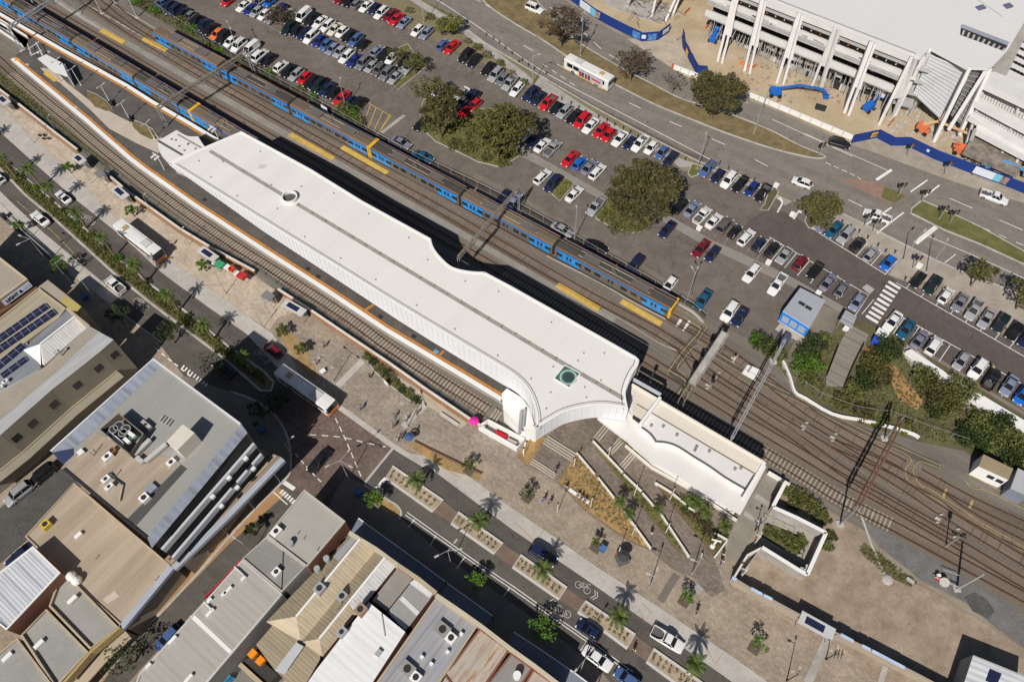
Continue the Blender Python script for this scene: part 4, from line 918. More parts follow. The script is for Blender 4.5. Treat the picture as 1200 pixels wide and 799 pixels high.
AW=[(745, 462), (884, 545), (868, 590), (820, 562), (770, 532), (740, 505)]
MB().prism([(p.x, p.y)for p in GP(AW, 5.0)], 0, 4.8, top=False).build('wall', M_wht, an)
AD=[(741, 449.5), (895, 541), (884, 556), (872.5, 573)]+smooth_px([(872.5, 573), (850, 560), (830, 546), (812, 535), (795, 524), (782, 519), (768, 518)], 3)[1:]+smooth_px([(768, 518), (761, 509), (751, 501)], 3)[1:]+[(737, 480)]
MB().prism(GP(AD, ZA), 5.2, ZA, bottom=False).build('roof_deck', M_roofw, an)
MB().poly(GP([(741.5, 451), (893, 541), (885, 554), (766, 485), (746, 473)], ZA+.02)).build('cream_strip', M_cream, an)
MB().ribbon(GP([(746, 473), (766, 485), (885, 555)], ZA+.04), .22).build('roof_joint', mat('brown_joint', (0.20, 0.15, 0.1), var=0.2), an)
WV=smooth_px([(751, 501.5), (761, 509), (768, 518.5)], 3)+smooth_px([(768, 518.5), (782, 520), (795, 525), (812, 536), (830, 547), (850, 561), (872.5, 574)], 3)[1:]
MB().ribbon(GP(WV, ZA+.04), .35, off=.25).build('dark_gutter', M_line, an)
MB().ribbon(GP([(872.5, 574), (884, 556)], ZA+.04), .3).build('dark_gutter', M_line, an)
MB().ribbon(GP([(741, 450), (895, 541)], ZA), .3, h=.35, off=-.15).build('parapet', mat('cream_edge', (0.70, 0.66, 0.58), var=0.05), an)
MB().ribbon(GP([(894, 541), (868, 585)], ZA), .5, h=.3, off=.25).build('parapet', M_wht, an)
MB().poly(GP([(742, 452), (772, 470), (751, 497), (741, 491)], ZA+.03)).build('well_floor', M_cream, an)
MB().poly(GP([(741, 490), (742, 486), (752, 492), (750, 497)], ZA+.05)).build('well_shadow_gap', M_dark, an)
MB().ribbon(GP([(773, 468), (750, 499)], ZA), .5, h=.9).build('cross_beam', M_wht, an)
MB().ribbon(GP([(774, 464), (742, 446)], ZA), .25, h=.8, off=0).build('screen', mat('blue_shade_panel', (0.45, 0.47, 0.52)), an)
for px in[(763, 499), (777, 500), (793, 510), (816, 524), (814, 528), (831, 529), (861, 550), (868, 549)]:
 p=G(px[0], px[1], ZA);MB().box(p, (.4, .4, .3), RA).build('roof_vent', mat('vent_grey', (0.25, 0.25, 0.26)), an)
M_cop=mat('garden_wall_white', (0.68, 0.65, 0.60), var=0.08, scale=1)
def garden(px, walls, label, m=M_mulch, hg=.25):
 r=empty('terraced_garden', G(px[0][0], px[0][1]), label, 'garden', 'terraced gardens on the forecourt')
 MB().prism(GP(px, hg), 0, hg, mi=1, top_mi=0).build('planting_soil', [m, mat('rust_edge', (0.12, 0.06, 0.04))], r)
 for wl_ in walls:MB().ribbon(GP(wl_, .75), .24, z=0, h=.75).build('retaining_wall', M_cop, r)
garden([(654, 563), (676, 531), (702, 560), (730, 597), (762, 643), (736, 632), (685, 596)], [[(676, 530), (697, 555)], [(701, 559), (720, 583)], [(731, 598), (763, 642)]], 'largest triangular garden of brown mulch on the forecourt')
garden([(692, 514), (697, 520), (730, 554), (760, 584), (808, 652), (803, 650), (790, 640), (745, 585), (700, 528)], [[(695, 516), (730, 553)], [(731, 555), (752, 575)], [(753, 577), (775, 602), (808, 652)]], 'long thin garden strip between the two sloping forecourt paths', mat('mulch_green', (0.24, 0.17, 0.085), var=0.3, scale=1.5, col2=(0.13, 0.15, 0.045), fine=0.3))
garden([(768, 566), (788, 578), (815, 598), (852, 629), (838, 652), (789, 593)], [[(768, 565), (788, 577)], [(789, 578), (804, 591)], [(807, 594), (815, 599)], [(838, 624), (853, 632)], [(853, 632), (838, 652)]], 'pointed garden of palms and rusty soil near the ramp', mat('mulch_red', (0.22, 0.135, 0.075), var=0.3, scale=1.5, col2=(0.14, 0.14, 0.05), fine=0.3))
garden([(722, 508), (733, 516), (745, 524), (764, 541), (795, 556), (821, 573), (864, 603), (862, 608), (843, 595), (819, 578), (764, 546), (733, 521)], [[(733, 521), (764, 547), (800, 567), (820, 579), (864, 609)]], 'narrow shrub bed at the foot of the white annex', mat('mulch_green', (0.24, 0.17, 0.085)), .2)
garden([(606, 534), (624, 510), (640, 512), (624, 538), (618, 545), (611, 540)], [[(616, 518), (613, 530)]], 'small triangular weedy bed under the point of the station roof')
def steps(a, c, v, n, label):
 r=empty('stone_steps', G(a[0], a[1]), label, 'steps', 'pale stone steps on the forecourt')
 for i in range(n):
  q=[(a[0]+v[0]*i, a[1]+v[1]*i), (c[0]+v[0]*i, c[1]+v[1]*i)]
  MB().ribbon(GP(q, 0), .22, z=0.01, h=0.08+.05*(n-i)).build('step', mat('step_stone', (0.44, 0.39, 0.33), var=.1), r)
steps((641, 511), (676, 533), (-1.6, 2.6), 4, 'wide pale steps just below the curved roof edge')
steps((624, 538), (652, 556), (-1.2, 2.4), 3, 'wide pale steps leading down to the brown garden')
steps((696, 513), (710, 496), (2.6, 2.0), 3, 'short pale steps nearest the white annex canopy')
steps((712, 528), (730, 510), (2.4, 2.0), 3, 'middle short pale steps beside the thin garden strip')
steps((726, 546), (745, 524), (2.4, 2.0), 3, 'last short pale steps, below the bend of the annex')
slab('concrete_ramp', [(898, 553), (920, 566), (906, 594), (884, 622), (868, 662), (852, 652), (854, 628), (867, 602)], 0, .12, mat('ramp_concrete', (0.25, 0.225, 0.19), var=0.1, scale=0.8))
sheet('ramp_band', [(887, 578), (907, 591), (904, 596), (883, 583)], 1, M_conc, z0=.12)
sheet('ramp_band', [(873, 598), (894, 613), (892, 617), (871, 603)], 1, M_conc, z0=.12)
r=empty('ramp_walls', G(930, 630), 'white-capped concrete walls enclosing the folded pedestrian ramp', 'wall')
hw=3.0
for q in([(906, 594), (935, 607), (968, 624)], [(968, 624), (946, 673)], [(946, 673), (935, 667), (893, 641)], [(920, 566), (906, 593)]):
 MB().ribbon(GP(q, hw), .3, z=0, h=hw).build('wall', M_conc, r)
 MB().ribbon(GP(q, hw), .55, z=hw, h=.08).build('coping', M_wht, r)
MB().ribbon(GP([(893, 641), (870, 672)], 1.6), .25, z=0, h=1.6).build('wall', M_conc, r)
MB().ribbon(GP([(901, 552), (926, 567)], 1.2), .25, z=0, h=1.2).build('wall', M_wht, r)
sheet('ramp_floor', [(908, 598), (962, 625), (945, 664), (896, 637), (884, 624)], 3, mat('ramp_floor', (0.33, 0.295, 0.245), var=0.08, scale=0.8))
bed([(893, 620), (898, 611), (912, 616), (940, 628), (943, 640), (934, 652), (912, 642), (890, 628)], M_scrub, name='ramp_garden')
r=empty('handrail', G(896, 607), 'thin grey handrail around the planting inside the folded ramp', 'handrail')
for q in([(890, 620), (896, 604), (932, 622)], [(905, 612), (908, 598)]):MB().ribbon(GP(q, 1.0), .05, h=.05).build('rail', M_steel, r);
b=MB()
for px in[(890, 620), (896, 604), (908, 611), (920, 616), (932, 622)]:p=G(px[0], px[1], 1.0);b.beam((p.x, p.y, 0), p, .05, .05)
b.build('posts', M_steel, r)
M_bluepaint=mat('pale_blue_paint', (0.42, 0.55, 0.72), var=0.1, scale=1)
LWH=2.4
r=empty('lot_wall', G(900, 700), 'beige wall with pale blue painted lengths along the vacant lot', 'wall')
LW=[(860, 677), (878, 688), (937, 720), (973, 738), (1018, 760), (1080, 792), (1140, 824)]
MB().ribbon(GP(LW, LWH), .3, z=0, h=LWH).build('wall', mat('beige_wall', (0.34, 0.29, 0.23), var=0.1, scale=1), r)
for a, c in[((880, 689), (893, 696)), ((895, 697), (905, 702)), ((985, 743), (1000, 751)), ((1010, 756), (1020, 761)), ((1022, 762), (1060, 782)), ((858, 676), (863, 679))]:
 MB().ribbon(GP([a, c], LWH+.04), .42, h=.05).build('painted_length', M_bluepaint, r)
MB().ribbon(GP([(860, 677), (876, 650), (893, 641)], 2.4), .25, z=0, h=2.4).build('wall', M_cop, r)
def shelter(px, ang, label, L_=3.6, W_=1.7, z=2.5, solar=True, m=None, grp='small shelters with solar panels'):
 c=G(px[0], px[1], z);r=empty('shelter', (c.x, c.y, 0), label, 'shelter', grp)
 MB().box((c.x, c.y, z), (L_, W_, .14), ang).build('roof', m or mat('shelter_roof', (0.5, 0.5, 0.49), var=0.06), r)
 if solar:
  MB().box((c.x-.3*math.cos(ang), c.y-.3*math.sin(ang), z+.14), (L_*.55, W_*.55, .05), ang).build('solar_panel', M_solar, r)
 for sx in(-.44, .44):
  for sy in(-.4, .4):
   p=Vector((c.x+sx*L_*math.cos(ang)-sy*W_*math.sin(ang), c.y+sx*L_*math.sin(ang)+sy*W_*math.cos(ang), 0))
   MB().beam(p, p+Vector((0, 0, z)), .08, .08).build('post', M_steel, r)
 n_=Vector((-math.sin(ang), math.cos(ang), 0))
 MB().box((c.x+n_.x*W_*.42, c.y+n_.y*W_*.42, .3), (L_*.9, .06, 1.9), ang).build('back_panel', M_glass, r)
 MB().box((c.x+n_.x*W_*.2, c.y+n_.y*W_*.2, .42), (L_*.6, .35, .07), ang).build('seat', M_lsteel, r)
M_solar=mat('solar_cells', (0.018, 0.022, 0.06), rough=0.2, var=0.1, spec=0.5)
shelter((4, 118), R(-42), 'pale shelter with a solar panel cut by the left edge of the picture')
shelter((93, 187), R(-42), 'shelter with a small solar panel on the plaza above the tree shadows', L_=3.0)
shelter((141, 226), R(-42), 'shelter with a solar panel upper left of the white bus', L_=4.2)
shelter((244, 298), R(-37), 'shelter with a solar panel between the bus and the red stall', L_=4.4)
shelter((314, 347), R(-36), 'small dark-topped shelter beside the wall, left of the larger solar shelter', L_=2.2, W_=1.6, solar=False, m=mat('grey_top', (0.18, 0.18, 0.18)))
shelter((345, 361), R(-33), 'white shelter with a solar panel at the edge of the dark paving', L_=4.6)
shelter((117, 204), R(-42), 'small dark-roofed shelter standing just right of the wall near the top left', L_=2.2, W_=1.5, solar=False, m=mat('grey_top', (0.18, 0.18, 0.18)))
shelter((957, 733), R(-32), 'pale shelter with a solar panel against the vacant lot wall', L_=5.0, W_=1.9)
for px, col, lb in[((258, 311), (0.05, 0.32, 0.16), 'green-topped market stall next to the red one'), ((272, 316), (0.7, 0.05, 0.02), 'small red stall cube on the plaza'), ((284, 324), (0.45, 0.03, 0.03), 'white stall with a dark red side near the wall end')]:
 c=G(px[0], px[1], 1.6);r=empty('market_stall', (c.x, c.y, 0), lb, 'stall', 'market stalls')
 MB().box((c.x, c.y, 1.6), (1.7 if col[0]<.6 else 1.0, 1.4 if col[0]<.6 else 1.0, .5), R(-35)).build('canopy', [mat('stall_%d'%px[0], col, rough=0.6)], r)
 MB().box((c.x-.9, c.y+.5, 1.6), (1.2, 1.1, .2), R(-35)).build('awning', M_wht, r)
 for sx in(-.5, .5):
  for sy in(-.5, .5):MB().beam((c.x+sx, c.y+sy, 0), (c.x+sx, c.y+sy, 1.6), .06, .06).build('post', M_steel, r)
def wallmat(n, c):return mat(n, c, var=0.1, scale=0.8, fine=0.08)
M_tan=mat('tan_sheet_roof', (0.345, 0.275, 0.20), rough=.85, var=0.14, scale=1.1, streak=R(53), fine=.07, col2=(0.41, 0.345, 0.27))
M_greyr=mat('grey_flat_roof', (0.30, 0.295, 0.275), rough=0.8, var=0.07, scale=0.35, streak=R(53), fine=0.04)
M_bluer=ribbed('blue_grey_edge_roof', (0.27, 0.30, 0.36), R(-37), pitch=1.2, depth=0.03, dark=0.25)
M_bwall=wallmat('brown_wall', (0.14, 0.075, 0.045));M_brickw=wallmat('red_brick_wall', (0.20, 0.09, 0.06))
M_cwall=wallmat('cream_wall', (0.42, 0.35, 0.25));M_gwall=wallmat('grey_wall', (0.22, 0.22, 0.21));M_tanw=wallmat('tan_wall', (0.36, 0.29, 0.22))
M_olive=wallmat('olive_render_wall', (0.27, 0.245, 0.19))
def building(name, px, h, roof_m, wall_m, label, cat='building', parapet=None, pm=None, z0=0.0, group=None):
 P=GP(px, h);r=empty(name, (sum(p.x for p in P)/len(P), sum(p.y for p in P)/len(P), z0), label, cat, group)
 MB().prism(P, z0, h-.02, top=False).build('wall', wall_m, r)
 MB().poly([(p.x, p.y, h)for p in P]).build('roof', roof_m, r)
 if parapet:
  area=sum(P[i].x*P[(i+1)%len(P)].y-P[(i+1)%len(P)].x*P[i].y for i in range(len(P)))
  MB().ribbon(P, .3, z=h-.05, off=.12 if area>0 else-.12, h=parapet, closed=True).build('parapet', pm or wall_m, r)
 return r
def roofbox(r, px, z, size, ang, m, name='roof_unit'):
 """air conditioner or vent standing on a roof"""
 c=G(px[0], px[1], z);MB().box((c.x, c.y, z), size, ang).build(name, m, r)
 if size[0]>.9 and size[2]>.5:
  MB().tube((c.x, c.y, z+size[2]), (c.x, c.y, z+size[2]+.06), size[1]*.33, n=12).build('fan', M_dark, r)
def flue(r, px, z, h=1.2, rad=.13, cap=.25):
 c=G(px[0], px[1], z);MB().tube(c, c+Vector((0, 0, h)), rad, n=8).build('flue', M_steel, r);MB().tube(c+Vector((0, 0, h)), c+Vector((0, 0, h+.2)), cap, cap*.4, n=8).build('flue_cap', M_steel, r)
def roofpanel(r, px, z, m, name='roof_sheet'):MB().poly(GP(px, z)).build(name, m, r)
SD=R(-38);SP=R(52)
H=18.0
r=empty('car_deck_building', G(200, 520, 0), 'tall square grey-roofed block with parking decks and rooftop plant', 'building')
A_, B_, C_, D_=(180.5, 421), (283, 497), (172, 629), (60, 529)
FB, FC=(289, 507), (177, 634)
MB().prism(GP([A_, B_, C_, D_], H), 0, H-.02, top=False).build('wall', M_tanw, r)
roofpanel(r, [A_, B_, C_, D_], H, M_greyr, 'roof')
MB().ribbon(GP([D_, A_, B_], H), .25, z=H-.1, off=-.1, h=.45).build('parapet', mat('white_parapet', (0.62, 0.63, 0.66), var=0.05), r)
roofpanel(r, [(180.5, 422), (186, 431), (71, 541), (61, 530)], H+.03, M_bluer, 'edge_sheeting')
b=MB();q1=GP([B_, C_], H);q2=GP([(290, 507), (178, 642)], H-.9)
b.quad(q1[0], q1[1], q2[1], q2[0]);b.build('edge_sheeting', M_bluer, r)
roofpanel(r, [(75, 548), (112, 507), (165, 527), (205, 538), (212, 543), (148, 607), (132, 597)], H+.04, M_tan, 'tan_roof_area')
roofpanel(r, [(212, 544), (219, 549), (160, 615), (149, 608)], H+.05, mat('dark_roof_strip', (0.075, 0.073, 0.07), var=0.1), 'dark_roof_strip')
MB().ribbon(GP([(75, 549), (132, 597), (172, 630)], H+.06), .35, h=.12).build('gutter', M_dark, r)
roofpanel(r, [(61, 530), (86, 525), (86, 533), (74, 544)], H+.07, mat('navy_shadow', (0.03, 0.045, 0.1), var=0.1), 'painted_shadow')  # flat navy sheet: shadow at the roof edge painted as colour
M_pl=mat('plant_screen', (0.20, 0.17, 0.13), var=0.15, scale=2)
pw=GP([(117, 503), (139, 484), (168, 508), (152, 532)], H+1.8)
MB().ribbon(pw, .12, z=H, h=1.8, closed=True).build('plant_screen', M_pl, r)
for i, (px, s)in enumerate([((139, 499), .7), ((147, 503), .7), ((133, 503), .6), ((144, 507), .6)]):
 c=G(px[0], px[1], H+1.2);MB().tube((c.x, c.y, H+.05), (c.x, c.y, H+1.2), s, n=14).build('fan_unit', M_dark, r);MB().ribbon([Vector((c.x+s*math.cos(k*PI/7), c.y+s*math.sin(k*PI/7), H+1.2))for k in range(14)], .12, closed=True, h=.08).build('fan_ring', M_steel, r)
for q in[((127, 506), (133, 512)), ((134, 512), (144, 521)), ((150, 506), (158, 512)), ((146, 514), (152, 519)), ((128, 510), (131, 514))]:
 MB().beam(G(*q[0], H+1.0), G(*q[1], H+1.0), .5, .5).build('duct', M_wht, r)
roofbox(r, (158, 515), H, (1.2, .7, 1.0), SP, mat('green_unit', (0.12, 0.25, 0.2)))
for a, c in[((158, 533), (176, 515)), ((160, 536), (168, 542)), ((170, 541), (195, 520))]:
 MB().beam(G(*a, H+.6), G(*c, H+.6), .6, .5).build('duct', mat('silver_duct', (0.5, 0.5, 0.49), rough=0.4, var=0.1), r)
pb=GP([(195, 517), (214, 497), (228, 507), (208, 527)], H+3.0)
MB().prism(pb, H, H+3.0).build('lift_overrun', [mat('overrun_white', (0.62, 0.58, 0.51), var=0.06), ], r)
roofbox(r, (128, 537), H+.05, (1.4, .9, .8), SP, M_wht);roofbox(r, (133, 530), H+.05, (1.0, .8, .7), SP, mat('rusty_unit', (0.3, 0.12, 0.07)))
roofbox(r, (126, 563), H+.05, (1.2, .8, .7), SP, M_wht);roofbox(r, (130, 572), H+.05, (1.2, .7, .7), SP, M_wht)
roofbox(r, (96, 531), H+.05, (.8, .8, .5), SP, M_wht);roofbox(r, (202, 543), H+.05, (1.2, .9, .6), SP, M_wht);roofbox(r, (178, 573), H+.05, (1.3, 1.2, .5), SP, M_bluer);roofbox(r, (171, 585), H+.05, (1.2, 1.1, .8), SP, M_wht)
roofbox(r, (173, 500), H, (1.8, .7, .8), SD, M_lconc)
for px in[(187, 493), (190, 495), (194, 497), (197, 499)]:MB().beam(G(px[0], px[1], H+.3), G(px[0]+4, px[1]-5, H+.3), .2, .3).build('pipe', M_lconc, r)
for px in[(110, 534), (113, 530), (135, 560)]:flue(r, px, H, 1.3, .07, .1)
MB().beam(G(126, 555, H+.3), G(144, 568, H+.3), .12, .2).build('pipe', M_dark, r);MB().beam(G(144, 568, H+.3), G(140, 587, H+.3), .15, .2).build('pipe', M_lconc, r)
for z, nm in((14.8, 0), (11.0, 1)):
 q=GP([FB, FC], H);u=(q[1]-q[0]).normalized();n=Vector((u.y, -u.x, 0));n=n if n.x>0 else-n
 a, c=[Vector((p.x, p.y, z-1.0))-n*.05 for p in q]
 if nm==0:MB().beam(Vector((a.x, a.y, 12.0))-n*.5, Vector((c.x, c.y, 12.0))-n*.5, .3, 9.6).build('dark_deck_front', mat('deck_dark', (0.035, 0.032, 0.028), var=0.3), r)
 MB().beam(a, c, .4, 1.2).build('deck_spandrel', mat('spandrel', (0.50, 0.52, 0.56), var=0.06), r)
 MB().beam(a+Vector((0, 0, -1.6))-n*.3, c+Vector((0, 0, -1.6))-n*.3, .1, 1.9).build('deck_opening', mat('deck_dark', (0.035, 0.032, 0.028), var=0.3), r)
 for t in(.13, .32, .5):
  p=lerp(a, c, t)+n*.5;MB().box(p, (.6, .5, .5), SP).build('wall_unit', M_wht, r)
r2=empty('street_awning', G(268, 602, 0), 'long blue-grey street awning edge along the orange footpath', 'awning')
M_aw=mat('awning_edge', (0.36, 0.39, 0.45), var=0.08)
MB().poly(GP([(306, 526), (331, 536), (268, 601), (203, 664), (193, 655)], 7.1)).build('awning_roof', mat('awning_deck', (0.30, 0.225, 0.16), var=.3, scale=2.5, streak=R(53)), r2)
MB().ribbon(GP([(331, 537), (268, 602), (203, 665)], 7.3), .9, z=6.6, off=.1, h=.75).build('fascia', M_aw, r2)
MB().ribbon(GP([(203, 665), (144, 736)], 6.3), .9, z=5.6, off=-.3, h=.75).build('fascia', M_aw, r2)
MB().ribbon(GP([(324, 533), (260, 597), (200, 659)], 7.5), .18, z=7.12, h=.3).build('gutter', M_cwall, r2)
MB().ribbon(GP([(318, 531), (254, 593), (197, 655)], 7.5), .12, z=7.12, h=.3).build('gutter', M_bwall, r2)
MB().ribbon(GP([(307, 532), (200, 650)], 8.6), 1.0, z=8.4, h=.2).build('olive_ledge', M_olive, r2)
for t in(.1, .35, .6, .85):p=G(lerp(331, 203, t), lerp(537, 665, t), 6.6);MB().tube((p.x-.4, p.y+.4, 0), (p.x-.4, p.y+.4, 6.7), .1).build('post', M_steel, r2)
r=building('flat_roof_shop', [(87, 566), (202, 664), (142, 733), (75, 673), (30, 629)], 6.0, M_tan, M_tanw, 'large flat tan-roofed building with two round vents, below the tall block', parapet=.25, pm=M_cwall)
for px in[(86, 676), (92, 681)]:c=G(px[0], px[1], 6);MB().ball(c+Vector((0, 0, .6)), .75, 10, 6).build('round_vent', M_wht, r)
roofbox(r, (56, 616), 6, (1.3, 1.2, .9), SP, mat('yellow_unit', (0.5, 0.38, 0.05)));roofbox(r, (93, 628), 6, (1.1, .6, .5), SP, M_wht)
for px in[(60, 612), (113, 655), (183, 680), (60, 635)]:flue(r, px, 6, .6, .06, .08)
roofpanel(r, [(120, 702), (134, 692), (140, 698), (126, 707)], 6.03, mat('pale_patch', (0.5, 0.44, 0.36), var=0.08), 'roof_patch')
r=building('shed_building', [(39, 640), (71, 671), (8, 738), (-40, 700), (-25, 690)], 8.5, ribbed('white_shed_roof', (0.50, 0.52, 0.55), SD, pitch=.5, dark=.3), M_brickw, 'white corrugated shed roof with a red-brown brick side wall', parapet=.2, pm=M_wht)
for i, (px, lb, lab)in enumerate([([(73, 672), (82, 676), (140, 735), (107, 761), (59, 711)], 0, 'grey flat roof with one white vent beside the round vents'), ([(56, 714), (105, 764), (72, 800), (66, 806), (26, 745)], 0, 'grey flat roof second from the tan-roofed building'), ([(22, 748), (66, 806), (40, 850), (-40, 800)], 0, 'grey flat roof at the bottom left, partly in shadow')]):
 r=building('parapet_shop', px, 6.0+i*.15, mat('light_grey_roof', (0.30, 0.295, 0.275), var=0.1, scale=.5), M_cwall, lab, parapet=.5, pm=M_cwall, group='small flat-roofed shops at the bottom left')
 roofbox(r, [(86, 703), (47, 755), (10, 770)][i], 6.2, (1.4, .6, .5), SP, M_wht)
r=empty('street_awning', G(120, 770), 'tan parapet and awning along the orange footpath at the bottom left', 'awning')
MB().ribbon(GP([(146, 738), (116, 766), (85, 800), (50, 840)], 4.0), 1.6, z=3.7, off=.8, h=.3).build('awning_roof', M_cwall, r)
MB().ribbon(GP([(140, 734), (106, 763), (74, 800)], 6.6), .4, z=5.0, h=1.6).build('parapet', mat('ochre_wall', (0.36, 0.26, 0.12), var=0.1), r)
M_lg=ribbed('pale_sheet_roof', (0.38, 0.36, 0.325), SD, pitch=.9, depth=.012, dark=.1, var=.07, rough=.8)
r=building('corner_shop', [(357, 574), (405, 611), (360, 664), (313, 628)], 8.0, mat('pale_flat_roof', (0.36, 0.34, 0.305), var=0.07, scale=.5), M_brickw, 'pale square roof on the corner by the brick crossing', parapet=.3, pm=mat('corner_parapet', (0.45, 0.42, 0.37), var=.08))
roofbox(r, (325, 624), 8, (1.5, 1.1, .8), SP, M_wht);c=G(341, 638, 8);MB().tube(c, c+Vector((0, 0, .9)), .5, n=12).build('round_vent', M_steel, r)
for px in[(356, 632), (349, 626), (372, 645)]:flue(r, px, 8, .5, .06, .08)
r=building('link_building', [(284, 655), (313, 629), (359, 663), (330, 694)], 7.2, mat('mid_grey_roof', (0.24, 0.235, 0.22), var=0.08, scale=.5), M_gwall, 'darker grey roof between the corner roof and the long pale roof', parapet=.25, pm=M_lconc)
roofbox(r, (325, 671), 7.2, (1.2, 1.0, .7), SP, M_wht);MB().beam(G(332, 643, 7.3), G(330, 692, 7.3), .08, .08).build('roof_cable', M_dark, r)
r=building('long_shop', [(284, 656), (331, 696), (236, 808), (200, 850), (150, 830), (163, 790)], 7.0, M_lg, M_gwall, 'long pale grey ribbed roof with a white band across it', parapet=.2, pm=mat('white_edge', (0.5, 0.49, 0.46)))
roofpanel(r, [(227, 719), (274, 764), (269, 766), (222, 722)], 7.03, M_wht, 'white_band')
for i, px in enumerate([(286, 678), (268, 692), (263, 696), (247, 718), (246, 704), (203, 750), (175, 780), (222, 795)]):roofbox(r, px, 7, (1.3 if i%2 else.8, .45, .45), SP, M_wht)
for q in[((275, 664), (287, 675)), ((239, 705), (249, 715))]:MB().beam(G(*q[0], 7.3), G(*q[1], 7.3), .15, .3).build('pipe', M_wht, r)
MB().ribbon(GP([(283, 656), (258, 683), (240, 700)], 6.6), .2, z=5.8, off=-.15, h=.7).build('red_fascia', mat('red_fascia', (0.42, 0.03, 0.04)), r)
M_t1=ribbed('tan_gable_light', (0.46, 0.385, 0.27), SD, pitch=.5, depth=.02, dark=.12)
M_t2=ribbed('tan_gable_dark', (0.33, 0.275, 0.19), SD, pitch=.5, depth=.02, dark=.12)
M_w1=ribbed('white_gable', (0.60, 0.60, 0.595), SD, pitch=.5, depth=.02, dark=.08)
M_w2=ribbed('bright_white_roof', (0.72, 0.72, 0.72), SD, pitch=.9, depth=.01, dark=.08, var=.06)
M_g5=ribbed('grey_corrugated', (0.31, 0.31, 0.325), SP, pitch=.75, depth=.05, dark=.22, var=.1)
M_rst=ribbed('rusty_corrugated', (0.42, 0.37, 0.31), SP, pitch=.8, depth=.04, dark=.15, rust=(0.33, 0.15, 0.06))
M_pnk=ribbed('pinkish_roof', (0.40, 0.345, 0.30), SP, pitch=.8, depth=.03, dark=.1)
def gable(name, el, rd, er, zE, zR, mL, mR, label, wall=M_brickw, group=None):
 """left eave, ridge and right eave lines, each (street end, far end) in the photograph"""
 L0, L1=[G(x, y, zE)for x, y in el];Q0, Q1=[G(x, y, zR)for x, y in rd];R0, R1=[G(x, y, zE)for x, y in er]
 r=empty(name, ((L0.x+R1.x)/2, (L0.y+R1.y)/2, 0), label, 'shop', group)
 b=MB();b.poly([L0, Q0, Q1, L1]);b.build('roof_slope', mL, r);b=MB();b.poly([Q0, R0, R1, Q1]);b.build('roof_slope', mR, r)
 b=MB();b.prism([L0, R0, R1, L1], 0, zE-.03, top=False);b.tri(L0, R0, Q0);b.build('wall', wall, r);MB().tri(R1, L1, Q1).build('hip_end', mR, r)
 MB().beam(Q0, Q1, .3, .12).build('ridge_cap', M_wht, r)
 return r
GS='gabled shops along the main street'
r=gable('gabled_shop', [(411, 626), (312, 728)], [(422, 631), (347, 722)], [(440, 645), (353, 752)], 6.0, 7.6, M_t2, M_t1, 'tan gabled roof nearest the corner roof, with a blue-grey street end', group=GS)
roofpanel(r, [(413, 628), (423, 634), (400, 660), (390, 652)], 7.2, mat('blue_grey_sheet', (0.30, 0.31, 0.33), var=.08), 'roof_sheet')
for px in[(384, 656), (373, 668)]:c=G(px[0], px[1], 6.6);MB().tube(c, c+Vector((0, 0, 1.1)), .45, n=10).build('round_vent', M_steel, r)
roofbox(r, (376, 691), 7.0, (1.5, 1.3, 1.1), SP, M_steel)
r=gable('gabled_shop', [(440, 645), (353, 752)], [(451, 653), (374, 748)], [(464, 663), (378, 769)], 6.0, 7.5, M_t2, M_t1, 'gabled roof with one brown slope and one white slope', group=GS)
roofpanel(r, [(451, 653.5), (464, 663), (421, 711), (409, 703)], 7.1, M_w1, 'white_sheet')if False else None
roofbox(r, (402, 700), 6.4, (1.4, 1.2, 1.0), SP, M_steel);flue(r, (397, 716), 6.6, 2, .06, .08)
b=MB();q0, q1=G(451, 653, 7.5), G(374, 748, 7.5);e0, e1=G(464, 663, 6.0), G(378, 769, 6.0);k=.56;up_=Vector((0, 0, .03))
b.poly([q0+up_, e0+up_, lerp(e0, e1, k)+up_, lerp(q0, q1, k)+up_]);b.build('white_sheet', M_w1, r)
r=building('small_shop', [(467, 664), (485, 676), (453, 716), (436, 703)], 6.2, mat('brown_grey_roof', (0.27, 0.25, 0.225), var=.12), M_brickw, 'small flat brown-grey roof between the white slope and the striped roof', cat='shop')
r=building('striped_shop', [(486, 677), (509, 695), (476, 738), (454, 717)], 6.4, mat('grey_sheet', (0.30, 0.295, 0.285), var=.1), M_brickw, 'small roof with alternating grey and white sheets', cat='shop')
for q in[[(486, 678), (507, 695), (503, 700), (480, 683)], [(472, 698), (492, 717), (488, 721), (468, 702)], [(458, 715), (478, 734), (474, 738), (456, 719)]]:roofpanel(r, q, 6.43, mat('white_sheet', (0.62, 0.62, 0.61), var=.05), 'white_sheet')
r=building('white_roof_shop', [(432, 705), (475, 740), (436, 800), (400, 850), (340, 830), (370, 785)], 7.4, M_w2, M_brickw, 'large bright white roof between the tan gables and the grey corrugated roof', cat='shop')
MB().beam(G(447, 718, 7.5), G(451, 745, 7.5), .15, .1).build('roof_joint', M_lconc, r);roofbox(r, (444, 765), 7.4, (.9, .7, .4), SP, M_steel)
roofbox(r, (424, 716), 7.4, (1.5, 1.3, 1.4), SP, mat('brick_stack', (0.33, 0.22, 0.15)), 'chimney');roofbox(r, (402, 742), 7.2, (1.4, 1.0, 1.2), SP, M_steel)
r=building('rear_shop', [(300, 755), (324, 727), (348, 722), (353, 752), (376, 752), (375, 772), (352, 812), (322, 785)], 5.9, M_t2, M_brickw, 'brown roof behind the gabled shops, beside the open yard', cat='shop')
roofpanel(r, [(347, 752), (356, 757), (333, 790), (322, 785)], 6.6, mat('pale_blue_sheet', (0.46, 0.47, 0.49), var=.05), 'roof_sheet')
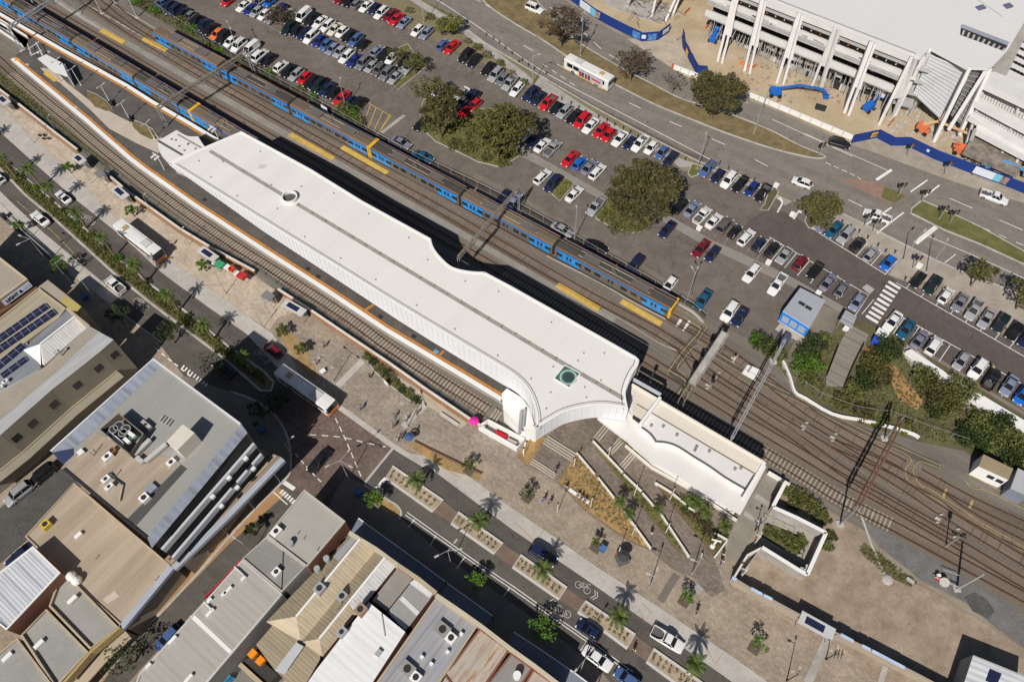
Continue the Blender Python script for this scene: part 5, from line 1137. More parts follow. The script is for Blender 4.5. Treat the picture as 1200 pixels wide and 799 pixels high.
r=building('grey_corrugated_shop', [(511, 700), (559, 734), (515, 800), (480, 850), (420, 830), (441, 800)], 6.6, M_g5, M_brickw, 'grey corrugated roof with two white air conditioners', cat='shop', parapet=.25, pm=M_cwall)
for px, px2 in(((529, 748), (519, 738)), ((488, 794), (478, 784))):
 roofbox(r, px, 6.6, (1.3, 1.3, .8), SD, M_wht);roofbox(r, px2, 6.6, (2.0, 1.6, .7), SD, mat('duct_grey', (0.28, 0.27, 0.25)))
for px in[(541, 743), (525, 764), (506, 778), (495, 770)]:roofbox(r, px, 6.6, (.5, .4, .6), SD, M_wht)
r=building('rusty_roof_shop', [(562, 736), (597, 761), (571, 800), (550, 830), (520, 790), (532, 776)], 6.5, M_rst, M_brickw, 'pale corrugated roof streaked with orange rust', cat='shop', parapet=.2, pm=M_brickw)
r=building('small_shop', [(531, 778), (552, 797), (530, 840), (500, 830)], 6.3, M_pnk, M_brickw, 'small pinkish roof just below the rusty roof', cat='shop')
r=building('small_shop', [(599, 765), (624, 783), (600, 820), (572, 800)], 6.3, mat('mid_grey_roof', (0.24, 0.235, 0.22)), M_brickw, 'small grey roof with a round vent at the bottom edge', cat='shop', parapet=.2)
c=G(606, 792, 6.3);MB().tube(c, c+Vector((0, 0, 1.2)), .55, n=12).build('round_vent', M_wht, r)
r=building('small_shop', [(625, 784), (648, 800), (630, 840), (602, 822)], 6.2, M_pnk, M_brickw, 'small brown roof at the bottom edge, nearest the white car', cat='shop', parapet=.2)
P=GP([(78, 361), (104, 382)], 9.2);r=empty('parapet_building_wall', (P[0].x, P[0].y, 0), 'cream wall added to lengthen the street shadow, in front of the white gabled roof', 'facade', 'walls added for their shadow');MB().ribbon(P, .4, z=0, h=9.2).build('wall', M_cwall, r)  # added wall, taller than the shop, to carry shade further across the street
for pts, m_, lb in[([(409, 624), (440, 643), (466, 662)], M_cwall, 'first ochre parapet wall, from the corner roof to the striped roof'), ([(466, 662), (490, 678), (511, 695)], M_brickw, 'red-brown parapet wall in front of the striped roof'), ([(511, 697), (536, 714), (563, 733), (598, 760)], M_cwall, 'ochre parapet wall in front of the grey and rusty roofs'), ([(598, 760), (626, 780), (660, 806)], mat('orange_parapet', (0.42, 0.2, 0.1), var=.15), 'orange brick parapet wall at the bottom edge')]:
 P=GP(pts, 7.4);r=empty('parapet_building_wall', (P[0].x, P[0].y, 0), lb, 'facade', 'parapet walls facing the main street')
 MB().ribbon(P, .4, z=0, h=7.4).build('wall', m_, r);MB().ribbon(P, .6, z=7.4, h=.12).build('coping', M_cwall if m_ is M_brickw else mat('pale_coping', (0.5, 0.44, 0.33), var=.1), r)
for pts, lb in[([(420, 607), (470, 643), (522, 681)], 'verandah roof in the shade nearest the crossing'), ([(524, 683), (577, 721)], 'verandah roof in the shade in front of the grey corrugated roof'), ([(602, 740), (640, 765), (676, 790), (700, 808)], 'verandah roof in the shade at the bottom edge')]:
 P=GP(pts, 3.6);r=empty('verandah', (P[0].x, P[0].y, 0), lb, 'verandah', 'street verandahs')
 MB().ribbon(P, 3.4, z=3.45, off=-1.8, h=.12).build('verandah_roof', mat('verandah_roof', (0.17, 0.19, 0.23), var=.12), r)
 MB().ribbon(P, .14, z=3.3, h=.42).build('fascia', M_wht, r)
 T=length(P);k=max(2, int(T/3.5))
 for i in range(k+1):p, t=along(P, min(T*.995, T*i/k));MB().beam((p.x, p.y, 0), (p.x, p.y, 3.4), .12, .12).build('post', M_dark, r)
r=building('sign_building', [(-40, 268), (0, 302), (33, 328), (0, 352), (-40, 372)], 8.0, mat('pale_brown_roof', (0.33, 0.29, 0.235), var=0.1, scale=.5), M_bwall, 'pale roof with a brown side wall carrying a white sign', parapet=.4, pm=mat('cream_parapet', (0.5, 0.42, 0.3), var=.1))
MB().poly(GP([(33, 328), (45, 338), (0, 368), (-40, 392), (-40, 372), (0, 352)], 6.0)).build('lower_roof', M_bwall, r)
MB().prism([(p.x, p.y)for p in GP([(45, 338), (0, 368), (-40, 392), (-40, 372), (33, 328)], 6.0)], 0, 5.97, top=False).build('wall', M_bwall, r)
sg=[G(33, 328, 7.3), G(36.5, 332, 6.3), G(14.5, 350, 6.3), G(7.5, 348, 7.3)]
sgn=empty('shop_sign', sg[3], 'long white sign reading LIGHT & on the brown wall', 'sign')
w0, w1=G(33, 328, 8), G(0, 352, 8);wd=(w1-w0).normalized();wn=Vector((-wd.y, wd.x, 0));wn=wn if wn.x>0 else-wn
a=w0+wd*.15+wn*.1+Vector((0, 0, -.15));d=w0+wd*5.6+wn*.1+Vector((0, 0, -.15));b_=a-Vector((0, 0, 1.25))+wn*.25;c=d-Vector((0, 0, 1.25))+wn*.25
MB().quad(d, c, b_, a).build('sign_board', mat('sign_white', (0.55, 0.57, 0.66), var=.05), sgn)
nn=(b_-a).cross(d-a).normalized();nn=nn if nn.z>0 or nn.y<0 else-nn
def text_mesh(body, size, org, xdir, ydir, m, parent, bold=0.0):
 cu=bpy.data.curves.new('lettering', 'FONT');cu.body=body;cu.size=size;cu.extrude=0.01;cu.offset=bold
 o=bpy.data.objects.new('lettering', cu);C.objects.link(o)
 dg=bpy.context.evaluated_depsgraph_get();me=bpy.data.meshes.new_from_object(o.evaluated_get(dg));bpy.data.objects.remove(o)
 x=Vector(xdir).normalized();y=Vector(ydir);y=(y-x*y.dot(x)).normalized();z=x.cross(y)
 M=Matrix(((x.x, y.x, z.x, org[0]), (x.y, y.y, z.y, org[1]), (x.z, y.z, z.z, org[2]), (0, 0, 0, 1)))
 me.transform(M)
 if parent is not None:me.transform(Matrix.Translation(-parent.matrix_world_org))
 me.materials.clear();me.materials.append(m)
 q=bpy.data.objects.new('lettering', me);C.objects.link(q)
 if parent is not None:q.parent=parent.o
 return q
xd=(a-d).normalized();yd=(d-c)
nrm=xd.cross(yd).normalized();nrm=nrm if nrm.dot(wn)>0 else-nrm
text_mesh('LIGHT &', .85, c+xd*.5+yd.normalized()*.33+nrm*.05, xd, yd, mat('black_paint', (0.015, 0.015, 0.02), var=0), sgn, .03)
MB().quad(c+xd*4.0+yd*.3+nrm*.04, c+xd*5.2+yd*.3+nrm*.04, c+xd*5.2+yd*.7+nrm*.04, c+xd*4.0+yd*.7+nrm*.04).build('faded_print', mat('faded_print', (0.4, 0.42, 0.5)), sgn)
r=building('solar_roof_shop', [(46, 338), (78, 362), (70, 372), (0, 424), (-50, 460), (-50, 400), (0, 374)], 6.8, ribbed('tan_corrugated', (0.36, 0.315, 0.23), SP, pitch=.6, depth=.05, dark=.15), M_cwall, 'tan corrugated roof covered with rows of dark solar panels', cat='shop', parapet=.3, pm=M_cwall)
roofpanel(r, [(0, 425), (31, 400), (48, 431), (0, 474), (-40, 500), (-40, 450)], 6.85, ribbed('grey_blue_roof', (0.23, 0.245, 0.27), SP, pitch=.6, dark=.1), 'rear_roof')
for i, px in enumerate([(2, 456), (8, 449)]):roofbox(r, px, 6.85, (1.0, .6, .7), SP, M_wht)
for a, c, w_ in[((55, 358), (-8, 402), 1.5), ((64, 365), (-6, 413), 1.5), ((28, 404), (-6, 432), 1.5), ((31, 420), (2, 441), 1.2)]:
 P=GP([a, c], 7.0);MB().ribbon(P, w_, h=.06).build('solar_panel_row', M_solar, r)
 u=(P[1]-P[0]);n_=int(u.length/1.15)
 b=MB();v=Vector((-u.y, u.x, 0)).normalized()*w_/2
 for k in range(n_+1):p=lerp(P[0], P[1], k/n_)+Vector((0, 0, .075));b.ribbon([p-v, p+v], .06)
 b.ribbon([P[0]+Vector((0, 0, .078)), P[1]+Vector((0, 0, .078))], .04)
 b.build('panel_frame', M_steel, r)
r=building('low_front_shop', [(45, 336), (56, 328), (99, 362), (92, 371)], 6.7, mat('pale_brown_roof', (0.33, 0.29, 0.235)), M_cwall, 'low grey and yellow-green front roof on the shaded street', cat='shop')
roofpanel(r, [(76, 346), (99, 362), (92, 371), (68, 354)], 6.73, mat('mustard_sheet', (0.42, 0.34, 0.12), var=.1), 'mustard_sheet')
r=gable('hipped_shop', [(78, 363), (24, 411)], [(90, 369), (47, 403)], [(104, 382), (52, 428)], 6.6, 8.6, ribbed('blue_grey_slope', (0.26, 0.27, 0.3), SP, pitch=.7), M_w1, 'white and blue-grey gabled roof beside the solar panels', M_cwall)
b=MB();b.tri(G(24, 411, 6.6), G(47, 403, 8.6), G(48, 430, 6.6));b.build('hip_end', M_w2, r)
r=building('rendered_building', [(104, 382), (133, 398), (117, 412), (60, 457), (0, 510), (-60, 556), (-60, 500), (0, 458), (52, 430)], 11.0, ribbed('pale_blue_grey_roof', (0.40, 0.405, 0.41), SP, pitch=1.0, depth=.02, dark=.08), M_olive, 'long pale roof above an olive rendered wall with square windows')
roofpanel(r, [(104, 383), (115, 390), (60, 440), (0, 492), (-40, 520), (-40, 490), (0, 460), (52, 430)], 11.03, mat('pale_brown_roof', (0.33, 0.29, 0.235)), 'roof_side_strip')
flue(r, (73, 417), 11, 1.6, .12, .3);roofbox(r, (68, 414), 11, (.9, .6, .6), SP, M_lconc)
EW=GP([(133, 398), (117, 412), (60, 457), (0, 510), (-60, 556)], 11.0)
u=(EW[3]-EW[0]).normalized();n=Vector((u.y, -u.x, 0));n=n if n.x>0 else-n
for i, px in enumerate([(130, 413), (114, 430), (90, 451), (64, 475), (39, 497), (25, 519)]):
 cand=[lerp(EW[k], EW[k+1], q/60)for k in range(4)for q in range(61)];base=min(cand, key=lambda v:(PX((v.x, v.y, 8.0))[0]-px[0])**2+(PX((v.x, v.y, 8.0))[1]-px[1])**2);ww=1.3;u=(EW[2]-EW[1]).normalized()if base.x>EW[2].x else(EW[3]-EW[2]).normalized();n=Vector((u.y, -u.x, 0));n=n if n.x>0 else-n
 p=Vector((base.x, base.y, 8.0))-n*.02
 MB().beam(p-u*ww/2, p+u*ww/2, .1, 1.6).build('window', M_glass, r);MB().beam(p-u*(ww/2+.1)-Vector((0, 0, .85)), p+u*(ww/2+.1)-Vector((0, 0, .85)), .14, .1).build('window_sill', M_olive, r)
P=[Vector((p.x, p.y, 5.2))+n*.6 for p in EW[1:]]
MB().ribbon(P, 2.2, z=4.4, off=0, h=.15).build('lower_ledge', M_olive, r)
MB().ribbon([p-n*.5 for p in P], .16, z=4.6, h=.25).build('pipe', M_cwall, r)
r=building('lane_wall', [(120, 436), (132, 446), (14, 553), (2, 545)], 2.4, M_brickw, M_brickw, 'low red-brown brick lean-to in the lane beside the tall block', cat='shed')
sheet('yard', [(240, 806), (332, 700), (350, 690), (372, 730), (330, 800), (300, 840)], 2.9, mat('yard_concrete', (0.2, 0.18, 0.155), var=.15))
r=empty('mural_wall', G(256, 795), 'low wall with a bright blue graffiti mural in the yard', 'wall')
M_mural=mat('mural_blue', (0.03, 0.22, 0.55), var=.6, scale=5, col2=(0.10, 0.5, 0.75), fine=.4)
MB().prism(GP([(246, 799), (262, 784), (270, 791), (255, 806)], 2.5), 0, 2.5).build('wall', M_mural, r)
r=empty('yard_shed', G(300, 770), 'dark open yard shed with two orange bins beside the tan roofs', 'shed')
MB().prism(GP([(282, 778), (296, 765), (326, 790), (310, 806)], 2.6), 0, 2.6).build('roof', mat('yard_dark', (0.05, 0.05, 0.045), var=.3), r)
MB().beam(G(281, 778, 2.8), G(312, 806, 2.8), .6, .3).build('roof_edge', M_cwall, r)
for px, lb in[((298, 767), 'larger orange bin at the dark yard shed'), ((307, 775), 'smaller orange bin at the dark yard shed')]:
 c=G(px[0], px[1], 2.7);rr=empty('yard_bin', c, lb, 'bin', 'orange bins in the yard');MB().box(c, (1.0, .9, .9), SP).build('body', mat('bin_orange', (0.75, 0.25, 0.01)), rr);MB().box(c+Vector((0, 0, .9)), (1.1, 1.0, .1), SP).build('lid', mat('bin_orange', (0.75, 0.25, 0.01)), rr)
r=empty('kiosk', G(942, 368), 'grey-roofed kiosk with a blue and white front at the lower end of the car park', 'kiosk')
K=[(938, 337), (967.5, 352), (949.5, 383), (918, 363.5)]
MB().prism(GP(K, 3.6), 0, 3.4, top=False).build('wall', mat('kiosk_white', (0.5, 0.5, 0.52)), r)
MB().prism(GP(K, 3.6), 3.4, 3.6, bottom=True).build('roof', mat('kiosk_roof', (0.33, 0.35, 0.385), var=.05), r)
MB().ribbon(GP([(918, 363.5), (949.5, 383)], 3.6), .12, z=.6, off=-.12, h=2.6).build('blue_front', mat('kiosk_blue', (0.02, 0.22, 0.72)), r)
P=GP([(918, 363.5), (949.5, 383)], 3.6);u=(P[1]-P[0]);n=Vector((u.y, -u.x, 0)).normalized()
for t in(.2, .5, .8):
 c=lerp(P[0], P[1], t)+n*.22;MB().beam(Vector((c.x, c.y, 1.9))-u.normalized()*.65, Vector((c.x, c.y, 1.9))+u.normalized()*.65, .08, 1.5).build('window', mat('kiosk_window', (0.35, 0.40, 0.45), rough=.2), r)
for a, c in[((936, 354), (943, 358)), ((944, 359), (951, 363))]:MB().ribbon(GP([a, c], 3.62), .6, h=.12).build('skylight', M_dark, r)
MB().prism(GP([(914, 379), (945, 396), (940, 402), (908, 386)], .06), 0, .06).build('forecourt_slab', mat('kiosk_slab', (0.42, 0.38, 0.31), var=.1), r)
r=empty('bike_shelter', G(995, 372), 'small grey ribbed shelter roof beside the zebra crossing', 'shelter')
MB().prism(GP([(991, 363), (1004, 371), (998, 385), (984, 376)], 2.6), 2.45, 2.6, bottom=True).build('roof', ribbed('shelter_rib', (0.33, 0.34, 0.36), SD, pitch=.7, dark=.3), r)
for px in[(991, 364), (1003, 371), (998, 384), (985, 376)]:p=G(px[0], px[1], 2.5);MB().beam((p.x, p.y, 0), p, .09, .09).build('post', M_steel, r)
c=G(991, 386);tag(MB().box(c, (1.0, 1.0, 1.1), SP).box(c+Vector((0, 0, 1.1)), (.7, .7, .1), SP).build('ticket_machine', M_wht).o, 'white ticket cabinet at the corner of the ribbed shelter', 'machine')
c=G(1025, 402);r=empty('charity_bin', c, 'blue-topped collection bin in the shrubs by the boardwalk', 'bin');MB().box(c, (1.3, 1.0, 1.3), SD).build('body', mat('bin_blue', (0.02, 0.08, 0.55)), r);MB().box(c+Vector((0, 0, 1.3)), (1.4, 1.1, .12), SD).build('lid', mat('bin_blue', (0.02, 0.08, 0.55)), r)
c=G(1032, 393);r=empty('white_cabinet', c, 'white cabinet beside the blue bin and the parked white car', 'cabinet');MB().box(c, (1.9, .8, 1.2), SD).build('body', M_wht, r);MB().box(c+Vector((0, 0, 1.2)), (2.0, .9, .08), SD).build('lid', M_wht, r)
r=empty('boardwalk', G(985, 420), 'grey plank ramp running down from the zebra crossing to the tracks', 'ramp')
MB().prism(GP([(996, 380), (1018, 392), (1012, 408), (998, 430), (990, 452), (968, 452), (968, 440), (980, 410)], .3), 0, .3).build('deck', ribbed('grey_planks', (0.24, 0.215, 0.18), SD, pitch=.5, depth=.03, dark=.35, var=.15, rough=.9), r)
for q in([(1014, 400), (1000, 428), (990, 452)], [(984, 402), (970, 438)]):MB().ribbon(GP(q, 1.2), .06, z=.3, h=.9).build('handrail', M_dark, r)
sheet('shrub_ground', [(892, 402), (930, 402), (946, 385), (962, 357), (990, 367), (1042, 390), (1062, 398), (1100, 420), (1150, 446), (1200, 480), (1260, 520), (1260, 600), (1160, 548), (1130, 528), (1075, 517), (1010, 498), (960, 477), (932, 456), (905, 420)], 1.5, M_scrub)
sheet('shrub_path', [(962, 357), (990, 367), (975, 390), (958, 412), (944, 430), (930, 450), (915, 430), (930, 402), (946, 385)], 2.2, mat('rubble_path', (0.19, 0.165, 0.135), var=.2))
sheet('orange_soil', [(1012, 405), (1030, 412), (1050, 430), (1070, 455), (1082, 470), (1075, 480), (1055, 470), (1040, 440), (1018, 430), (1005, 415)], 2.4, mat('orange_soil', (0.36, 0.20, 0.09), var=.2, fine=.2))
sheet('concrete_swale', [(1060, 402), (1072, 408), (1110, 440), (1150, 472), (1210, 505), (1210, 530), (1165, 495), (1120, 475), (1090, 452), (1068, 430), (1058, 415)], 2.5, M_conc)
r=empty('white_parapet_wall', G(1130, 455), 'long white sloping wall below the lower parking row', 'wall')
MB().prism(GP([(1062, 411), (1068, 409), (1120, 444), (1200, 492), (1260, 528), (1260, 540), (1200, 502), (1148, 474), (1105, 442)], 1.0), 0, 1.0).build('wall', M_wht, r)
strip('kerb_path', [(1064, 402), (1110, 428), (1160, 460), (1210, 490)], .8, 3, mat('brown_kerb_path', (0.2, 0.17, 0.145)))
r=empty('track_edge_wall', G(960, 485), 'low white wall curving along the yard below the shrubs', 'wall')
MB().ribbon(GP(smooth_px([(918, 422), (926, 440), (932, 458), (945, 466), (976, 484), (1010, 491), (1040, 498), (1070, 507), (1078, 512)], 3), .7), .3, z=0, h=.7).build('wall', M_wht, r)
r=empty('mesh_fence', G(960, 460), 'thin wire fence with posts in front of the shrubs by the yard', 'fence')
P=GP([(938, 452), (960, 467), (1000, 482), (1040, 488), (1080, 503), (1130, 520)], 0)
for i in range(9):p, t=along(P, length(P)*(i+.2)/9);MB().beam(p, p+Vector((0, 0, 2)), .06, .06).build('post', M_steel, r)
MB().ribbon(P, .03, z=1.9, h=.05).build('top_rail', M_steel, r)
r=empty('signal_hut', G(1163, 556), 'small white hut with a tan roof and two windows beside the yard', 'hut')
Hh=3.4;K=[(1153, 532), (1187, 550), (1176, 566), (1142, 549)]
K=[(1152.5, 532), (1187.5, 549), (1182, 562), (1147, 546)]
MB().prism(GP(K, Hh), 0, Hh-.1, top=False).build('wall', M_wht, r);MB().prism(GP(K, Hh), Hh-.1, Hh, bottom=True).build('roof', mat('hut_roof', (0.30, 0.24, 0.15), var=.1), r)
P=GP([K[3], K[2]], Hh);u=(P[1]-P[0]).normalized();n=Vector((u.y, -u.x, 0));n=n if n.y<0 else-n
for t in(.55, .85):
 c=lerp(P[0], P[1], t)+n*.04;c.z=2.0;MB().beam(c-u*.5, c+u*.5, .06, .9).build('window', M_glass, r)
r=building('equipment_shed', [(1193, 548), (1216, 560), (1205, 582), (1184, 572)], 3.2, mat('grey_shed', (0.42, 0.43, 0.45)), mat('dark_blue_shed', (0.2, 0.22, 0.27)), 'grey flat shed cut by the right edge beside the white hut', cat='shed')
r=building('metal_shed', [(1140.5, 767), (1210, 795), (1190, 850), (1120, 830)], 4.0, ribbed('zinc_ribs', (0.55, 0.56, 0.58), R(-25), pitch=.9, depth=.05, dark=.25), mat('shed_wall', (0.3, 0.3, 0.32)), 'ribbed white metal shed at the bottom right corner', cat='shed')
roofpanel(r, [(1160, 783), (1174, 789), (1168, 803), (1155, 797)], 4.05, M_solar, 'solar_panel')
def paint(n, c, r=.3):
 m=mat('paint_'+n, c, rough=r, var=0, fine=0, spec=.5);m.node_tree.nodes['Principled BSDF'].inputs['Coat Weight'].default_value=.4;return m
PAINT={'white':(0.70, 0.70, 0.69), 'cream':(0.60, 0.56, 0.45), 'silver':(0.30, 0.305, 0.32), 'grey':(0.15, 0.155, 0.17), 'brown grey':(0.11, 0.10, 0.095), 'black':(0.012, 0.012, 0.014), 'navy':(0.014, 0.02, 0.06), 'dark blue':(0.014, 0.03, 0.17), 'blue':(0.06, 0.115, 0.27), 'bright blue':(0.01, 0.12, 0.50), 'pale blue':(0.19, 0.225, 0.31), 'teal':(0.012, 0.09, 0.17), 'red':(0.50, 0.012, 0.02), 'maroon':(0.16, 0.01, 0.02), 'orange':(0.75, 0.16, 0.03), 'dark green':(0.01, 0.022, 0.022), 'lavender':(0.19, 0.185, 0.235)}
M_tyre=mat('tyre', (0.018, 0.018, 0.018), rough=.9, var=0, fine=0);M_rim=mat('rim', (0.4, 0.4, 0.41), rough=.35, var=0, fine=0, metal=.6)
M_head=mat('headlight_glass', (0.75, 0.76, 0.78), rough=.1, var=0, fine=0, spec=.8);M_tail=mat('tail_light', (0.35, 0.01, 0.01), rough=.2, var=0, fine=0)
M_trim=mat('black_trim', (0.02, 0.02, 0.022), rough=.7, var=0, fine=0);M_tray=mat('tray_floor', (0.10, 0.10, 0.10), rough=.8, var=.2, fine=.1)
M_cglass=mat('car_glass', (0.008, 0.010, 0.013), rough=.12, var=0, fine=0, spec=.45)
CT={'hatchback':(4.05, 1.72, 1.46, .98, 1.72, 3.42, 3.95, .98), 'sedan':(4.75, 1.80, 1.42, 1.28, 2.0, 3.30, 4.05, 1.0), 'wagon':(4.75, 1.80, 1.46, 1.25, 1.95, 4.15, 4.62, 1.0), 'four-wheel drive':(4.75, 1.88, 1.76, 1.15, 1.75, 4.25, 4.65, 1.08), 'van':(4.9, 1.85, 1.98, .55, 1.25, 4.7, 4.86, 1.15), 'ute':(5.2, 1.85, 1.72, 1.3, 1.95, 2.95, 3.2, 1.05), 'coupe':(4.4, 1.76, 1.33, 1.35, 2.1, 3.0, 3.9, .98)}
def car_proto(kind, colour, tray='tray_floor', extra=None):
 L_, W_, H_, bx, st, re, rb, th=CT[kind]
 root=bpy.data.objects.new('parked_car' if kind not in('van', 'ute')else 'parked_'+kind, None);C.objects.link(root);root.empty_display_size=.3
 pw=Wrap(root, (0, 0, 0));pm=paint(colour.replace(' ', '_'), PAINT[colour])
 x0=L_/2
 belt=.92 if H_<1.6 else 1.05
 st_=[(0, .60, .42, .60), (.10, .84, .22, .68), (.42, .965, .2, .76), (bx*.8, 1.0, .2, belt-.06), (bx, 1.0, .2, belt), (L_*.5, 1.0, .2, belt+.01), (rb-.1, 1.0, .2, max(belt, th-.02)), (L_-.38, .965, .2, th), (L_-.09, .86, .24, th-.05), (L_, .68, .42, th-.22)]
 b=MB();rings=[]
 for x, wf, zb, zt in st_:
  w_=W_/2*wf;X=x0-x
  rings.append([Vector((X, -w_*.9, zb)), Vector((X, -w_, (zb+zt)*.5)), Vector((X, -w_*.94, zt-.07)), Vector((X, -w_*.78, zt)), Vector((X, w_*.78, zt)), Vector((X, w_*.94, zt-.07)), Vector((X, w_, (zb+zt)*.5)), Vector((X, w_*.9, zb))])
 for i in range(len(rings)-1):
  for j in range(7):
   if kind=='ute' and j==3 and st_[i][0]>=rb-.2:continue
   b.quad(rings[i][j], rings[i][j+1], rings[i+1][j+1], rings[i+1][j])
 for rg, fl in((rings[0], True), (rings[-1], False)):
  k=len(b.v);b.v+=rg;b.f.append(tuple(range(k, k+8))if not fl else tuple(reversed(range(k, k+8))));b.m.append(0)
 tmp=bpy.data.objects.new('t', b.mesh('t', pm));C.objects.link(tmp);bm_=bmesh.new();bm_.from_mesh(tmp.data);bmesh.ops.remove_doubles(bm_, verts=bm_.verts, dist=.001);bm_.to_mesh(tmp.data);bm_.free()
 sb_=tmp.modifiers.new('s', 'SUBSURF');sb_.levels=2;sb_.render_levels=2
 me_=bpy.data.meshes.new_from_object(tmp.evaluated_get(bpy.context.evaluated_depsgraph_get()));bpy.data.objects.remove(tmp)
 b=MB();b.v=[Vector((v.co.x*1.02, v.co.y*1.05, v.co.z))for v in me_.vertices];b.f=[tuple(p.vertices)for p in me_.polygons];b.m=[0]*len(b.f);nlow=len(b.f)
 rw=W_/2*(.74 if H_<1.6 else.80);gw=W_/2*.93
 zb=belt-.01
 F0=[Vector((x0-bx, s*gw*.92, zb))for s in(-1, 1)];F1=[Vector((x0-st, s*rw*.88, H_-.05))for s in(-1, 1)]
 R1=[Vector((x0-re, s*rw*.88, H_-.06))for s in(-1, 1)];R0=[Vector((x0-rb, s*gw*.92, max(zb, th-.03)))for s in(-1, 1)]
 xm=(st+re)/2
 t0=[Vector((x0-st-.08, s*rw*.80, H_-.01))for s in(-1, 1)];tm=[Vector((x0-xm, s*rw*.92, H_+.025))for s in(-1, 1)];t1=[Vector((x0-re+.08, s*rw*.80, H_-.02))for s in(-1, 1)]
 b.quad(t0[0], tm[0], tm[1], t0[1]);b.quad(tm[0], t1[0], t1[1], tm[1])
 for s in(0, 1):
  b.quad(F1[s], t0[s], tm[s], R1[s]);b.quad(R1[s], tm[s], t1[s], t1[s])
  for a, c in((F0[s], F1[s]), (R0[s], R1[s])):b.beam(a, c, .07, .05)
  m_=(F1[s]+R1[s])/2;mb_=Vector((m_.x+.05, (F0[s].y)*1.02, zb));b.beam(mb_, m_, .06, .08)
 b.quad(F1[0], F1[1], t0[1], t0[0]);b.quad(t1[0], t1[1], R1[1], R1[0])
 if kind=='van':
  for s in(-1, 1):b.quad(Vector((x0-2.3, s*gw*1.0, zb)), Vector((x0-4.6, s*gw, zb)), Vector((x0-4.55, s*rw*.99, H_-.08)), Vector((x0-2.3, s*rw*.99, H_-.08)))
 bd=b.build('body', pm, pw);bd.o.data.polygons.foreach_set('use_smooth', [i<nlow for i in range(len(bd.o.data.polygons))])
 g=[MB(), MB(), MB(), MB()]
 g[0].quad(F0[0], F0[1], F1[1], F1[0]);g[1].quad(R0[1], R0[0], R1[0], R1[1])
 g[2].quad(F0[0], F1[0], R1[0], R0[0]);g[3].quad(F0[1], R0[1], R1[1], F1[1])
 for q, nm in zip(g, ('windscreen', 'rear_window', 'side_window', 'side_window')):q.build(nm, M_cglass, pw)
 if kind=='ute':
  MB().quad((x0-rb-.05, -W_*.42, .62), (x0-rb-.05, W_*.42, .62), (x0-L_+.1, W_*.42, .62), (x0-L_+.1, -W_*.42, .62)).build('tray', MATS[tray], pw)
  b=MB()
  for s in(-1, 1):b.beam((x0-rb, s*W_*.45, th), (x0-L_+.03, s*W_*.45, th), .09, .1)
  b.beam((x0-L_+.05, -W_*.45, th), (x0-L_+.05, W_*.45, th), .09, .1);b.beam((x0-rb-.03, -W_*.45, th), (x0-rb-.03, W_*.45, th), .09, .1)
  b.build('tray_sides', pm, pw)
 for fx in(.82, L_-.9):
  for s in(-1, 1):
   c=Vector((x0-fx, s*(W_/2-.1), .33));wh=MB().tube(c-Vector((0, .11, 0)), c+Vector((0, .11, 0)), .33, n=12).build('wheel', M_tyre, pw)
   q=MB().tube(c+Vector((0, s*.105, 0)), c+Vector((0, s*.125, 0)), .2, n=10).build('rim', M_rim, pw);q.o.parent=wh.o
 for s in(-1, 1):
  MB().box((x0-.16, s*W_*.36, .56), (.26, .34, .12), s*R(-22)).build('headlight', M_head, pw)
  MB().box((x0-L_+.06, s*W_*.40, th-.32), (.12, .24, .18)).build('tail_light', M_tail, pw)
  MB().box((x0-bx-.35, s*(W_/2+.08), belt), (.12, .2, .12)).build('mirror', pm, pw)
 if kind in('four-wheel drive', 'wagon')and extra!='plain':
  for s in(-1, 1):MB().beam((x0-st-.3, s*rw*.82, H_+.06), (x0-re+.3, s*rw*.82, H_+.06), .04, .04).build('roof_rail', M_trim, pw)
 return root
PROTO={}
CARS_GROUP={'a':'cars parked along the rail fence', 'b':'cars parked in the lower half of the double row', 'c':'cars parked in the upper half of the double row', 'd':'cars parked along the verge of the highway', 'e':'cars parked above the garden footpath', 'f':'cars parked below the garden footpath', 'h':'cars parked on the north side of the new surface', 'i':'cars parked below the new surface aisle', 'k':'cars standing about the open asphalt', 't':'vehicles on the streets'}
def put_car(px, kind, colour, ang, label, group, tray='tray_floor', name=None):
 key=(kind, colour, tray)
 if key not in PROTO:
  PROTO[key]=car_proto(kind, colour, tray);o=PROTO[key];fresh=True
 else:o=copy_tree(PROTO[key]);fresh=False
 c=G(px[0], px[1], .7);o.location=(c.x, c.y, .055);o.rotation_euler=(0, 0, ang);o.scale=(random.uniform(.93, 1.05), random.uniform(.97, 1.03), random.uniform(.95, 1.06))
 o['label']=label;o['category']=kind if kind in('van', 'ute')else 'car';o['group']=group
 if name:o.name=name
 return o
FL=R(233)
K2={'h':'hatchback', 's':'sedan', 'w':'wagon', '4':'four-wheel drive', 'v':'van', 'u':'ute', 'c':'coupe'}
def row(cars, ang, where, group):
 """cars: (x, y, colour, type letter[, flip]); ordinals follow the row from left to right"""
 cars=sorted(cars, key=lambda c:c[0]);seen={}
 for c in cars:seen.setdefault((c[2], c[3]), []).append(c)
 for i, c in enumerate(cars):
  fl=len(c)>4 and c[4]
  a=ang+(PI if fl else 0)+random.uniform(-.03, .03)
  k=seen[(c[2], c[3])];n=k.index(c)+1
  lb=('%s %s %s, car %s from the left'%(c[2], K2[c[3]], where, ORD[i+1]))if len(k)==1 else '%s %s %s, car %s from the left'%(c[2], K2[c[3]], where, ORD[i+1])
  lb=lb.replace(', car ', ', ')
  put_car((c[0], c[1]), K2[c[3]], c[2], a, lb, group)
AD_=R(237)
